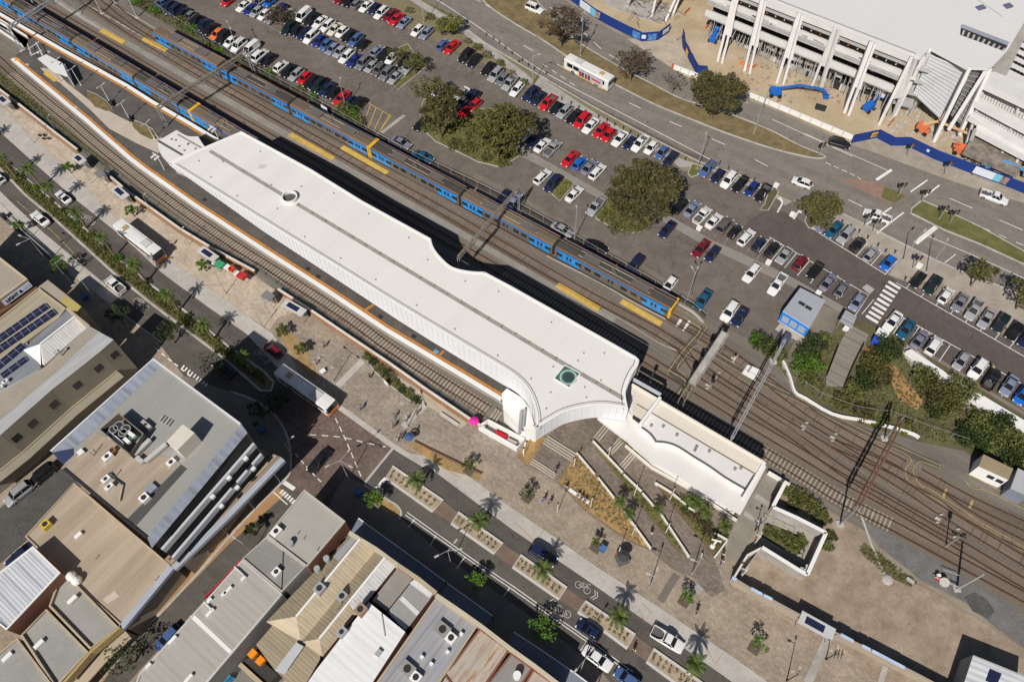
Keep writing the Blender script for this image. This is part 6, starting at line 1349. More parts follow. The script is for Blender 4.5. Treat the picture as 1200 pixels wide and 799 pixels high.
row([(190, 4, 'blue', 's'), (197, 7.5, 'navy', 'w'), (205, 12, 'navy', '4'), (214, 16, 'black', 's'), (222, 20, 'grey', 'h'), (230, 24, 'black', 'h'), (238, 29, 'navy', 's'), (246, 34, 'black', 's'), (254.5, 40, 'orange', 'h'), (262, 44, 'black', '4'), (270, 49.5, 'white', 'h'), (280, 54, 'white', '4'), (295, 58, 'white', 'v'), (304.5, 65, 'white', '4', 1), (314, 70, 'black', 's'), (329, 78, 'white', 'h', 1), (338, 83, 'black', 's'), (347.5, 87, 'silver', 'w'), (357, 91.5, 'red', 'h'), (365.5, 96, 'black', 'w'), (374, 100, 'dark green', '4'), (383, 104.5, 'navy', 's'), (391, 109, 'black', 'h'), (400, 115, 'red', 's'), (409, 119.5, 'navy', 'h'), (419, 123.5, 'black', '4')], AD_, 'beside the rail fence', CARS_GROUP['a'])
row([(286, 7, 'white', 's'), (294, 11, 'dark blue', 's'), (301, 14, 'silver', 'h'), (310, 17.5, 'white', 'h'), (318, 22, 'lavender', 'h'), (339, 33, 'dark green', '4'), (347.5, 36.5, 'black', 'h'), (357, 39.5, 'navy', 's'), (365, 43.5, 'white', '4'), (374, 48, 'dark blue', 'h'), (382, 53, 'blue', 'h'), (390, 57.5, 'pale blue', 'h'), (398.5, 61, 'silver', 'h'), (406.5, 66, 'white', 'w'), (415, 71, 'dark blue', 's'), (425.5, 74.5, 'grey', '4'), (435, 78.5, 'silver', 'h'), (444, 82, 'brown grey', 'w'), (453.5, 86.5, 'grey', '4'), (463.5, 90.5, 'silver', 's')], AD_, 'in the lower half of the double row', CARS_GROUP['b'])
row([(267.5, 1, 'red', 'h'), (304, 2, 'silver', 's'), (316, 2.5, 'bright blue', 'h'), (329, 11, 'dark blue', 'h'), (356, 18, 'white', 'v'), (365, 23, 'black', '4'), (375, 26, 'white', 's'), (384, 30, 'white', 'w'), (392.5, 34.5, 'cream', 's'), (401, 37.5, 'white', 'h'), (409, 42, 'black', 's'), (417, 47, 'blue', 'w'), (425, 52.5, 'black', 'h'), (442, 60, 'pale blue', 'h', 1), (451, 65, 'black', '4'), (459, 69, 'white', 'h'), (475, 71, 'black', 's'), (479, 79, 'silver', 'w')], AD_, 'in the upper half of the double row', CARS_GROUP['c'])
row([(399, -1, 'maroon', 'h'), (409, 2.5, 'black', 'h'), (419, 4.5, 'grey', 'h', 1), (429.5, 7.5, 'white', 's'), (439, 10.5, 'navy', 'h'), (447, 15, 'white', 'w'), (457.5, 18, 'maroon', 's'), (464.5, 22.5, 'red', 's'), (473.5, 26.5, 'pale blue', 's'), (489.5, 36, 'white', 'h'), (500, 39, 'pale blue', 'w'), (519, 52.5, 'blue', 'h', 1), (529.5, 55.5, 'red', 's'), (546, 65.5, 'black', '4'), (556, 71, 'black', 's'), (572, 80.5, 'black', 'w'), (581, 87.5, 'silver', '4'), (589, 93, 'grey', 'h'), (597.5, 97.5, 'silver', 'u'), (606, 104.5, 'white', 'w')], AD_, 'along the upper left verge', CARS_GROUP['d'])
row([(622, 110, 'navy', '4'), (630.5, 115, 'navy', 's'), (642, 120.5, 'red', 'u'), (651.5, 127, 'black', 'h'), (661.5, 130.5, 'silver', 'w'), (672.5, 136.5, 'black', 's'), (682, 141, 'red', '4'), (692, 147.5, 'white', 's'), (704, 152.5, 'red', 's'), (713, 158, 'red', 'h'), (726.5, 162.5, 'white', 's'), (738, 167.5, 'navy', 'h'), (750, 168.5, 'white', 'u'), (763, 173, 'white', 'h'), (775.5, 179, 'blue', 'h'), (786, 186, 'navy', 's')], R(233), 'under the bollard footpath', 'cars parked under the bollard footpath')
row([(829, 198, 'blue', 'u'), (841, 206, 'navy', 'h'), (854, 211, 'white', '4'), (867.5, 215.5, 'black', 's'), (881, 221, 'dark blue', 'h'), (894, 226, 'black', 'u')], R(230), 'left of the car park entrance', 'cars parked left of the car park entrance')
row([(513, 109, 'white', 'h'), (541, 110, 'white', 's'), (553, 115, 'navy', '4'), (541, 120, 'grey', 'h'), (556, 123, 'red', 'h'), (546, 130, 'red', 's'), (494, 145, 'black', 's')], R(233), 'among the gum trees', 'cars parked among the gum trees')
row([(619, 156, 'white', 'h'), (626, 164, 'navy', 's'), (635.5, 170, 'white', 's', 1), (647.5, 174, 'silver', 'u', 1), (668, 186, 'red', 's'), (679, 191, 'bright blue', 'h', 1), (690.5, 196, 'lavender', 's', 1), (700, 201, 'white', 'w', 1)], R(232), 'above the paved strip', CARS_GROUP['e'])
row([(797, 241, 'black', 's', 1), (811, 245, 'pale blue', 's', 1), (823, 252.5, 'white', 'u', 1), (836.5, 259, 'white', 's', 1), (849, 264, 'brown grey', '4', 1), (861, 271, 'black', 'h', 1), (874.5, 278, 'white', 'w', 1), (889.5, 286, 'navy', 'h', 1), (905, 292, 'black', 'h', 1), (919, 299, 'silver', 's'), (938, 308, 'maroon', 'h', 1), (955.5, 317, 'black', 'c'), (970.5, 330.5, 'lavender', 's', 1), (987, 339, 'grey', 'h', 1), (1004, 354, 'pale blue', 'h')], R(229), 'above the long paved strip', 'cars parked above the long paved strip')
row([(635.5, 207, 'white', 'w', 1), (648, 215.5, 'navy', '4'), (673, 227.5, 'white', 's', 1), (698, 242.5, 'silver', 'u'), (782, 269, 'navy', 's'), (821.5, 291, 'maroon', 's'), (835, 297.5, 'navy', 'h'), (881, 319.5, 'white', 'w'), (911, 333, 'white', 'u')], R(231), 'below the paved strip', CARS_GROUP['f'])
row([(966, 263, 'lavender', 's'), (977.5, 269, 'teal', 's'), (991, 276, 'silver', '4'), (1005.5, 286, 'black', 'h', 1), (1021, 297.5, 'silver', 'h', 1), (1041, 308, 'bright blue', 'h')], R(225), 'above the bay line left of the zebra crossing', CARS_GROUP['h'])
row([(1075.5, 328, 'black', 'h'), (1093, 334.5, 'dark green', '4'), (1108.5, 346, 'white', 'h', 1), (1125, 354.5, 'lavender', 's'), (1141, 363, 'silver', 'u'), (1156, 373, 'silver', 's'), (1172.5, 379, 'dark green', '4'), (1189, 388, 'black', 'w'), (1203, 396, 'navy', 's')], R(227), 'above the aisle right of the zebra crossing', 'cars parked above the aisle right of the zebra crossing')
row([(1046, 376.5, 'white', 's'), (1062, 386, 'teal', 's'), (1077.5, 397.5, 'lavender', 's', 1), (1094, 405, 'white', '4', 1), (1126.5, 423, 'silver', 'h'), (1145.5, 432.5, 'white', '4'), (1162.5, 444, 'black', 'u', 1), (1182.5, 451.5, 'pale blue', 's'), (1198, 463, 'bright blue', 'h')], R(226), 'below the aisle by the long white wall', CARS_GROUP['i'])
TK='vehicles on the streets'
for px, k, c, a, lb in[((470, 167), 'sedan', 'lavender', -35, 'lavender sedan parallel to the fence, left of the teal car'), ((496, 184), 'sedan', 'teal', -33, 'teal sedan parallel to the fence beside the yellow train nose'), ((602, 236), 'sedan', 'pale blue', 60, 'pale blue car half hidden by the fence at the lattice gantry'), ((590, 231), 'hatchback', 'navy', 235, 'small navy car just left of the gantry pole'), ((659, 269), 'sedan', 'silver', -38, 'silver sedan parallel to the fence beside the tall light pole'), ((699, 289), 'sedan', 'black', -30, 'black sedan parallel to the fence with a red tail light'), ((744, 310), 'four-wheel drive', 'navy', 233, 'navy wagon nosing into the fence'), ((785, 333), 'hatchback', 'white', 233, 'white hatchback nosing into the fence'), ((824, 351), 'sedan', 'teal', 233, 'teal sedan beside the floodlight pole'), ((855, 365), 'four-wheel drive', 'white', 233, 'white four-wheel drive near the signal bridge'), ((867, 371), 'sedan', 'navy', 233, 'dark blue sedan right beside the white four-wheel drive')]:
 put_car(px, k, c, R(a), lb, CARS_GROUP['k'])
for px, k, c, a, lb in[((940, 214), 'hatchback', 'white', 149, 'white hatchback on the highway beside the round tree'), ((1028, 253), 'ute', 'white', 150, 'white ute crossing the lights on the highway'), ((1165, 231), 'ute', 'white', -32, 'white ute on the far carriageway by the blue hoarding'), ((984, 168), 'four-wheel drive', 'black', -23, 'black four-wheel drive beside the white road barrier'), ((626, 10), 'four-wheel drive', 'white', -35, 'white four-wheel drive under the trees at the top edge'), ((74, 231), 'coupe', 'white', 140, 'white open-topped coupe on the palm-lined street'), ((47, 256), 'sedan', 'white', 140, 'white sedan on the lower lane of the palm-lined street'), ((135, 334), 'ute', 'white', 139, 'white ute with a grey tray on the palm-lined street'), ((-2, 208), 'hatchback', 'white', 139, 'white car cut by the left edge of the picture'), ((374, 540), 'sedan', 'black', 235, 'black sedan on the brick crossing'), ((636, 650), 'four-wheel drive', 'navy', -33, 'navy four-wheel drive beside the third street planter'), ((782, 749), 'ute', 'white', -32, 'white ute with a brown open tray in the main street'), ((690, 738), 'hatchback', 'navy', 143, 'navy hatchback in the main street by the fourth planter'), ((700, 771), 'sedan', 'white', -37, 'white sedan at the bottom of the main street'), ((735, 795), 'hatchback', 'blue', 143, 'blue car cut by the bottom edge of the picture'), ((262, 433), 'sedan', 'black', 140, 'black car in the shadow of the tall block'), ((320, 410), 'hatchback', 'maroon', 140, 'orange-red car in the shadow at the end of the palm median'), ((22, 578), 'four-wheel drive', 'silver', 228, 'silver wagon parked in the lane by the dark asphalt'), ((50, 556), 'four-wheel drive', 'black', 228, 'black wagon parked in the lane beside the tall block'), ((197, 747), 'hatchback', 'blue', 231, 'blue car half under the long pale roof in the cross street'), ((24, 650), 'sedan', 'navy', 228, 'navy car beside the white shed roof'), ((107, 398), 'hatchback', 'black', 320, 'black car in the shaded street beside the rendered building')]:
 put_car(px, k, c, R(a), lb, TK, name='car' if k not in('ute', )else 'ute')
def bus(px, ang, label, front_m, side=None, L_=12.2):
 c=G(px[0], px[1], 1.6);root=bpy.data.objects.new('bus', None);C.objects.link(root);pw=Wrap(root, (0, 0, 0))
 W_, H_=2.5, 3.05;x0=L_/2;M_bw=mat('bus_white', (0.68, 0.68, 0.67), rough=.4, var=.03)
 b=MB();prof=[(-W_/2, .35), (-W_/2, 2.75), (-W_*.44, 3.0), (0, H_), (W_*.44, 3.0), (W_/2, 2.75), (W_/2, .35)]
 xs=[(x0, .97), (x0-.25, 1), (-x0+.2, 1), (-x0, .97)]
 rg=[[Vector((x, y*s, z))for y, z in prof]for x, s in xs]
 for i in range(3):
  for j in range(6):b.quad(rg[i][j], rg[i][j+1], rg[i+1][j+1], rg[i+1][j])
 for q in(rg[0], rg[-1]):k=len(b.v);b.v+=q;b.f.append(tuple(range(k, k+7)));b.m.append(0)
 b.build('body', M_bw, pw)
 MB().box((x0+.01, 0, 1.3), (.08, 2.2, 1.35)).build('windscreen', M_cglass, pw)
 MB().box((x0-.1, 0, .3), (.35, 2.54, .8)).build('front_bumper', front_m, pw);MB().box((x0-.1, 0, 2.72), (.26, 2.3, .28)).build('front_trim', front_m if side else M_cglass, pw)
 MB().box((-x0-.01, 0, 1.5), (.08, 2.0, 1.0)).build('rear_window', M_cglass, pw)
 for s in(-1, 1):
  for i in range(6):MB().box((x0-1.7-i*1.75, s*1.245, 1.45), (1.55, .04, 1.0)).build('side_window', M_cglass, pw)
  MB().box((0, s*1.25, .35), (L_-.6, .03, .22)).build('skirt_stripe', front_m, pw)
  for x in(x0-2.6, -x0+3.2):
   wh=MB().tube((x, s*1.02, .5), (x, s*1.27, .5), .5, n=14).build('wheel', M_tyre, pw);MB().tube((x, s*1.26, .5), (x, s*1.29, .5), .28, n=12).build('rim', M_rim, pw).o.parent=wh.o
  MB().box((x0+.15, s*1.35, 2.1), (.15, .2, .4)).build('mirror', M_trim, pw)
  MB().box((x0+.02, s*.95, .7), (.12, .3, .2)).build('headlight', M_head, pw)
 MB().box((x0-3.3, 0, H_-.02), (1.9, 1.5, .2)).build('roof_hatch', mat('hatch_grey', (0.5, 0.5, 0.49)), pw);MB().box((-x0+2.6, 0, H_-.02), (1.1, 1.0, .15)).build('roof_hatch', mat('hatch_amber', (0.42, 0.3, 0.15)), pw)
 MB().box((-.2, .75, H_-.1), (4.6, .12, .1)).build('roof_seam', M_lconc, pw)
 if side:
  for s in(1, ):
   MB().box((-1.4, s*1.27, .6), (6.6, .05, 1.75)).build('advert_panel', mat('advert_grey', (0.42, 0.42, 0.43), var=.3, scale=4), pw)
   for x, m in((.2, (0.05, 0.05, 0.06)), (-1.5, (0.05, 0.05, 0.06)), (.9, (0.3, 0.02, 0.05)), (-.7, (0.3, 0.03, 0.06))):
    MB().box((x+.5, s*1.31, .7), (.6, .02, 1.2)).build('advert_figure', mat('adv_%d'%int(m[0]*100), m, var=.2), pw)
   MB().box((-2.9, s*1.31, 1.35), (2.6, .02, .4)).build('advert_lettering', mat('advert_red', (0.5, 0.02, 0.06)), pw)
 root.location=(c.x, c.y, .05);root.rotation_euler=(0, 0, ang)
 root['label']=label;root['category']='bus';root['group']='white buses'
 return root
M_bor=mat('bus_orange', (0.62, 0.2, 0.04), rough=.4, var=.03);M_byel=mat('bus_yellow', (0.7, 0.42, 0.03), rough=.4, var=.03)
def two(a, b_, z):A=G(*a, z);B=G(*b_, z);return math.atan2(B.y-A.y, B.x-A.x)
bus((690, 85), two((655, 65), (719, 98), 3)+PI, 'white bus with a yellow front on the highway', M_byel, side=True)
bus((164, 283), two((140, 260), (187, 296), 3), 'white bus stopped beside the shelters on the palm-lined street', M_bor)
bus((359, 457), two((325, 430), (385, 472), 3), 'white and orange bus half in the shadow of the tall block, entering the brick crossing', M_bor)
def leafmat(n, a, b_, sc=1.0):
 m=mat(n, a, rough=.7, var=.3, scale=3*sc, col2=b_, fine=.35, spec=.2);return m
M_gum=leafmat('gum_leaves', (0.045, 0.045, 0.016), (0.13, 0.115, 0.045));M_gum2=leafmat('bright_gum_leaves', (0.06, 0.068, 0.016), (0.15, 0.142, 0.042))
M_redgum=leafmat('reddish_leaves', (0.065, 0.045, 0.028), (0.13, 0.09, 0.055));M_dk=leafmat('dark_leaves', (0.025, 0.04, 0.012), (0.06, 0.085, 0.022))
M_br=leafmat('bright_leaves', (0.06, 0.13, 0.012), (0.12, 0.22, 0.03));M_sh=leafmat('shrub_leaves', (0.075, 0.09, 0.02), (0.18, 0.185, 0.06));M_pale=leafmat('pale_shrub_leaves', (0.14, 0.13, 0.07), (0.24, 0.21, 0.13))
M_palm=leafmat('palm_fronds', (0.045, 0.08, 0.012), (0.12, 0.16, 0.035));M_bark=mat('bark', (0.17, 0.125, 0.085), var=.3, scale=3, fine=.2);M_pbark=mat('palm_bark', (0.20, 0.145, 0.095), var=.25, scale=4, fine=.2)
def leaves(b, c, rad, n, ls, rng):
 """leaf sprays scattered through a clump"""
 for _ in range(n):
  while True:
   d=Vector((rng.uniform(-1, 1), rng.uniform(-1, 1), rng.uniform(-1, 1)))
   if.25<d.length<1:break
  p=c+Vector((d.x*rad[0], d.y*rad[1], d.z*rad[2]))
  u=Vector((rng.gauss(0, 1), rng.gauss(0, 1), rng.gauss(0, .6))).normalized();v=u.cross(Vector((rng.gauss(0, 1), rng.gauss(0, 1), rng.gauss(0, 1)))).normalized()
  s=ls*rng.uniform(.6, 1.4);u=u*s;v=v*s*.55
  b.quad(p-u, p-v*.9, p+u, p+v*.9)
def tree(px, crown_px, h, r, label, m=None, n=26, ls=.28, dens=46, seed=0, flat=.62, group='trees', hb=.42, name='tree', cat='tree', zg=0.0, copy_of=None):
 """px: foot of the trunk in the photograph; r: crown radius; h: height"""
 rng=random.Random(seed*77+int(px[0]*3+px[1]));m=m or M_gum
 c=G(px[0], px[1], zg);root=empty(name, c, label, cat, group)
 b=MB();top=c+Vector((0, 0, h*hb));b.tube(c, top, .05*h**.9*.55+.06, .03*h*.5+.04, 8)
 cb=MB();cen=c+Vector((0, 0, h*(1-(1-hb)*.5)));lob=[rng.uniform(.82, 1.12)for _ in range(7)]
 rz=h*(1-hb)*.5
 for i in range(n):
  a=i*2.399+rng.uniform(-.3, .3);rr=math.sqrt((i+.5)/n)*r*rng.uniform(.78, 1.02)*lob[int((a%6.283)/.8977)%7]
  zz=rz*math.sqrt(max(0, 1-min(1, rr/r)**2))*rng.uniform(.2, 1.0)-rz*.2*rng.random()
  p=cen+Vector((math.cos(a)*rr, math.sin(a)*rr, zz*.9))
  cr=r*rng.uniform(.16, .32)*(26/n)**.3
  leaves(cb, p, (cr, cr, cr*flat), int(dens*rng.uniform(.7, 1.3)), ls, rng)
  if i%2==0:b.path([top-Vector((0, 0, h*.08)), lerp(top, p, .55)-Vector((0, 0, .2)), p], [.1*h**.5*.5, .05*h**.5*.5, .025], 5)
 b.build('trunk', M_bark, root);cb.build('crown', m, root)
 return root
GT='gum trees among the parked cars'
tree((748, 262), None, 13, 7.6, 'largest dark gum tree, spreading over the parked cars in the middle of the car park', M_gum, n=64, ls=.3, dens=150, group=GT, hb=.36)
tree((584, 185), None, 11, 6.6, 'broad gum tree at the right end of the big garden bed', M_gum2, n=44, ls=.3, dens=85, group=GT)
tree((606, 180), None, 10, 4.6, 'gum tree with thinner foliage at the right tip of the big garden bed', M_gum, n=20, ls=.3, dens=70, group=GT)
tree((517, 162), None, 9, 4.8, 'gum tree at the left end of the big garden bed', M_gum, n=20, ls=.3, dens=75, group=GT)
tree((505, 128), None, 7.5, 3.6, 'small olive gum tree above the left end of the big garden bed', M_gum2, n=14, ls=.28, dens=60, group=GT)
tree((530, 135), None, 7, 3.0, 'small gum tree beside the cars parked in the big garden bed', M_gum, n=12, ls=.28, dens=60, group=GT)
tree((833, 140), None, 10, 6.4, 'round dark gum tree on the median beside the construction fence', M_gum, n=50, ls=.28, dens=130, group='trees on the highway median', flat=.7)
tree((738, 96), None, 7.5, 4.4, 'reddish-brown loose tree on the median right of the bus', M_redgum, n=22, ls=.26, dens=48, group='trees on the highway median')
tree((657, 56), None, 9, 5.6, 'large reddish-brown tree on the median near the top edge', M_redgum, n=30, ls=.26, dens=60, group='trees on the highway median')
tree((787, 110), None, 5, 3.0, 'small bare-looking tree between the two bigger median trees', M_redgum, n=12, ls=.2, dens=14, group='trees on the highway median')
tree((957, 261), None, 6.5, 4.4, 'round khaki tree beside the car park entrance', mat('khaki_leaves', (0.085, 0.082, 0.022), rough=.7, var=.25, scale=4, col2=(0.16, 0.148, 0.05), fine=.3), n=26, ls=.2, dens=160, flat=.8, hb=.15, group='rounded trees')
tree((529, 42), None, 4.6, 3.2, 'round bright green tree on the verge by the footpath', M_br if False else mat('lime_leaves', (0.09, 0.11, 0.015), rough=.7, var=.25, scale=4, col2=(0.19, 0.19, 0.04), fine=.3), n=18, ls=.2, dens=130, flat=.85, hb=.12, group='rounded trees')
tree((1137, 335), None, 6, 3.0, 'small leafy tree on the footpath above the parked cars', M_gum2, n=14, ls=.25, dens=55, group='trees on the right-hand footpath')
tree((1190, 362), None, 6.5, 3.6, 'leafy tree at the right edge of the picture above the parked cars', M_gum2, n=16, ls=.25, dens=55, group='trees on the right-hand footpath')
tree((330, 30), None, 4.5, 3.2, 'purple-brown tree between two rows of cars near the top edge', mat('purple_leaves', (0.05, 0.035, 0.04), rough=.7, var=.3, scale=3, col2=(0.10, 0.07, 0.065), fine=.3), n=14, ls=.2, dens=40, group='small trees in the double parking row')
tree((326, 26), None, 2.6, 1.9, 'khaki bush at the left tip of the double parking row', M_gum, n=10, ls=.2, dens=50, group='small trees in the double parking row', hb=.2)
tree((466, 79), None, 4.6, 2.2, 'thin olive tree in the double parking row', M_gum, n=11, ls=.2, dens=36, group='small trees in the double parking row')
tree((487, 88), None, 5, 2.6, 'bright green tree at the right end of the double parking row', M_gum2, n=14, ls=.22, dens=65, flat=1.0, group='small trees in the double parking row')
def shrub(px, r, h, label, m, group, n=7, dens=50, ls=.18, name='shrub'):
 rng=random.Random(int(px[0]*13+px[1]));c=G(px[0], px[1], 0);root=empty(name, c, label, 'shrub', group)
 b=MB();
 for i in range(4):a=rng.uniform(0, 6.28);b.tube(c, c+Vector((math.cos(a)*r*.5, math.sin(a)*r*.5, h*.6)), .05, .02, 5)
 b.build('stems', M_bark, root);cb=MB()
 for i in range(n):
  a=i*2.4;rr=math.sqrt((i+.3)/n)*r*.8
  leaves(cb, c+Vector((math.cos(a)*rr, math.sin(a)*rr, h*rng.uniform(.35, .7))), (r*.45, r*.45, h*.35), dens, ls, rng)
 cb.build('foliage', m, root);return root
def shrubs(items, where, group, m, **kw):
 items=sorted(items)
 for i, (x, y, r, h)in enumerate(items):
  mm=m[i%len(m)]if isinstance(m, list)else m
  shrub((x, y), r, h, '%s %s, %s from the left'%(kw.get('adj', 'low green shrub'), where, ORD[i+1]), mm, group, n=kw.get('n', 7), dens=kw.get('dens', 50), ls=kw.get('ls', .18))
shrubs([(160, 6, 1.8, 1.8), (172, 3, 1.6, 1.5), (183, 14, 1.6, 1.4), (215, 31, 2.2, 2.2), (226, 38, 1.9, 1.8), (246, 53, 1.1, .9), (258, 60, 1.2, 1.0), (281, 69, .9, .7), (316, 88, 1.5, 1.0), (353, 106, 1.3, 1.0), (367, 116, 1.1, .9), (402, 131, 2.1, 2.0), (413, 137, 2.4, 2.2), (421, 145, 1.6, 1.4)], 'between the rail fence and the parked cars', 'shrubs along the rail fence', [M_br, M_sh], dens=70)
shrubs([(480, 14, 1.2, .9), (504, 22, 1.2, .9), (548, 50, 1.0, .8), (560, 57, 1.3, 1.0), (571, 66, 1.5, 1.0), (586, 76, 1.3, .9), (600, 88, 1.0, .7), (614, 98, 1.1, .8)], 'along the footpath verge', 'shrubs on the footpath verge', [M_pale, M_sh], adj='pale scrubby bush')
shrubs([(533, 172, 1.8, 1.4), (500, 152, 1.4, 1.2), (549, 176, 2.0, 1.8), (570, 186, 1.5, 1.2), (590, 192, 1.6, 1.1), (603, 180, 1.5, 1.2), (722, 268, 2.0, 1.3), (738, 268, 1.9, 1.1), (752, 266, 1.6, 1.2), (710, 255, 1.7, 1.1)], 'under the gum trees in the garden beds', 'shrubs under the gum trees', [M_sh, M_gum2], n=8)
shrubs([(953, 405, 2.2, 1.9), (944, 418, 2.4, 2.0), (938, 432, 2.2, 2.0), (952, 428, 2.0, 1.8), (895, 408, 2.4, 2.6), (906, 415, 2.2, 2.4), (886, 402, 1.6, 1.8), (948, 445, 2.0, 1.8), (966, 400, 1.4, 1.3)], 'left of the plank ramp', 'shrubs left of the plank ramp', [M_br, M_dk, M_sh], dens=85, ls=.2)
shrubs([(1022, 430, 3.0, 2.8), (1036, 415, 2.8, 2.8), (1013, 448, 2.4, 2.2), (1030, 445, 2.0, 1.9), (1000, 460, 2.0, 1.8), (1094, 462, 3.2, 2.8), (1080, 445, 2.4, 2.2), (1108, 474, 2.8, 2.4), (1122, 462, 3.0, 2.8), (1095, 480, 2.0, 1.6), (1010, 485, 1.8, 1.3), (985, 472, 1.7, 1.3), (1028, 492, 1.8, 1.0), (1060, 500, 1.4, .9)], 'on the slope below the lower parking row', 'bushes on the slope below the parking', [M_gum2, M_sh, M_gum, M_dk], dens=125, ls=.22, n=9, adj='spreading green bush')
shrubs([(1144, 498, 2.4, 2.4), (1160, 515, 2.8, 2.6), (1178, 520, 2.6, 2.6), (1150, 518, 2.3, 2.2), (1186, 535, 3.0, 2.6), (1130, 512, 2.2, 2.0), (1200, 545, 2.8, 2.2), (1168, 500, 2.4, 2.4)], 'above the small signal hut', 'dense bushes above the signal hut', [M_dk, M_sh], dens=150, ls=.22, n=9, adj='dense dark green bush')
shrubs([(900, 624, 1.0, .8), (908, 629, .9, .7), (920, 633, 1.2, 1.0), (931, 638, 1.3, 1.1), (938, 634, 1.0, .9), (926, 642, 1.0, .8)], 'inside the folded ramp', 'shrubs inside the folded ramp', [M_sh, M_sh, M_sh], dens=60)
shrubs([(925, 578, 1.3, .9), (935, 585, 1.7, 1.2), (945, 590, 1.9, 1.2), (955, 598, 1.8, 1.2), (962, 607, 1.5, 1.0), (930, 592, 1.3, .9), (973, 628, 1.0, .6), (968, 640, 1.1, .7)], 'between the ramp wall and the tracks', 'shrubs beside the ramp wall', [M_sh, M_gum2], dens=60)
shrubs([(738, 516, .6, .9), (785, 552, .8, 1.1), (792, 556, .8, 1.2), (800, 562, .7, 1.0), (810, 566, .9, .9), (826, 575, 1.0, 1.3), (834, 580, .9, 1.1), (842, 587, .9, 1.2), (858, 597, .8, 1.2)], 'at the foot of the white annex', 'shrubs at the foot of the annex', [M_sh, M_dk], dens=34, ls=.14, adj='small dark shrub')
shrubs([(800, 588, 1.0, .9), (806, 598, 1.1, .8), (815, 606, 1.3, 1.1), (824, 612, 1.3, 1.1), (830, 622, 1.2, .9), (845, 625, 1.0, .8), (820, 620, 1.0, .7), (836, 634, .9, .8)], 'in the pointed palm garden', 'undergrowth in the pointed garden', [M_sh, M_dk, M_redgum], dens=36, ls=.15, adj='low mixed plant clump')
shrubs([(430, 419, .9, .8), (438, 425, .9, .8), (446, 433, 1.0, .9), (455, 441, 1.4, 1.3), (463, 450, 1.0, .9), (472, 458, .9, .8), (480, 463, 1.0, .9), (488, 470, .9, .8)], 'in the narrow bed beside the brick wall', 'shrubs in the narrow bed by the wall', [M_sh, M_dk], dens=44, ls=.15)
bed([(425, 414), (432, 418), (462, 444), (492, 468), (494, 475), (478, 468), (455, 450), (438, 434)], M_scrub, name='wall_bed')
sheet('striped_bed', [(462, 438), (500, 462), (548, 496), (540, 502), (512, 482), (494, 472)], 3, mat('stone_bed', (0.42, 0.37, 0.28), var=.15, scale=2, fine=.15))
def bushes_stuff(name, polys, label, m, n, hr=(.1, .35), ls=.12, seed=1):
 rng=random.Random(seed);b=MB()
 for poly in polys:
  P=GP(poly, 0);xs=[p.x for p in P];ys=[p.y for p in P];k=0
  while k<n:
   x, y=rng.uniform(min(xs), max(xs)), rng.uniform(min(ys), max(ys));ins=False
   for i in range(len(P)):
    a, c=P[i], P[i-1]
    if(a.y>y)!=(c.y>y)and x<(c.x-a.x)*(y-a.y)/(c.y-a.y)+a.x:ins=not ins
   if ins:leaves(b, Vector((x, y, rng.uniform(*hr))), (.25, .25, .15), 4, ls, rng);k+=1
 return b.build(name, m, kind='stuff', label=label, cat='ground cover')
MEDL=[(-60, -0), (0, 182), (22, 202), (52, 227), (99, 268), (135, 301), (164, 324), (206, 356), (270, 408), (310, 436), (321, 448), (318, 458), (306, 458), (260, 418), (180, 358), (132, 319), (98, 288), (65, 258), (30, 229), (0, 198), (-60, 140)]
MEDL[0]=(-60, 130)
slab('palm_median', MEDL, 0, .15, mat('median_soil', (0.17, 0.125, 0.08), var=.25, scale=1.5, fine=.2))
strip('median_kerb', MEDL[1:]+[MEDL[0]], .4, 0, M_kerb, h=.17, sm=False)
inner=[(0, 185), (50, 228), (98, 270), (162, 326), (205, 360), (265, 409), (308, 441), (312, 452), (262, 416), (182, 356), (133, 316), (66, 256), (30, 226), (0, 194)]
bushes_stuff('ground_cover', [inner], 'low green ground cover filling the palm median', M_sh, 4200, (.2, .6), .17)
shrubs([(10+i*16.3, 195+i*13.6+(i%2)*2, .95, .8)for i in range(19)], 'along the palm median', 'shrubs along the palm median', [M_sh, M_dk, M_br], dens=46, ls=.15, adj='rounded green shrub')
def palm_mesh(seed, nf=20, fl=2.5):
 rng=random.Random(seed);b=MB()
 for i in range(nf):
  a=i*2.399+rng.uniform(-.2, .2);el=lerp(1.25, -.35, (i/nf)**.8)+rng.uniform(-.1, .1);L_=fl*rng.uniform(.8, 1.05)
  p=Vector((0, 0, 0));pts=[p.copy()];e=el
  for k in range(6):
   p=p+Vector((math.cos(a)*math.cos(e), math.sin(a)*math.cos(e), math.sin(e)))*L_/6;pts.append(p.copy());e-=.24
  side=Vector((-math.sin(a), math.cos(a), 0))
  for k in range(6):
   w0, w1=.25*math.sin(PI*(k+.6)/7), .25*math.sin(PI*(k+1.2)/7)
   d=Vector((0, 0, -.12))
   for s in(-1, 1):
    for q in(0, .5):
     a0, a1=lerp(pts[k], pts[k+1], q), lerp(pts[k], pts[k+1], q+.34)
     b.quad(a0, a1, a1+side*s*w1*1.3+d+(pts[k+1]-pts[k])*.45, a0+side*s*w0*1.3+d+(pts[k+1]-pts[k])*.4)
 return b
PALM_CROWN=[palm_mesh(i, 21, 2.5).mesh('crown', M_palm)for i in range(3)]
PALM_SMALL=[palm_mesh(9+i, 14, 1.7).mesh('crown', M_palm)for i in range(2)]
M_skirt=mat('dead_fronds', (0.26, 0.20, 0.11), var=.3, scale=3)
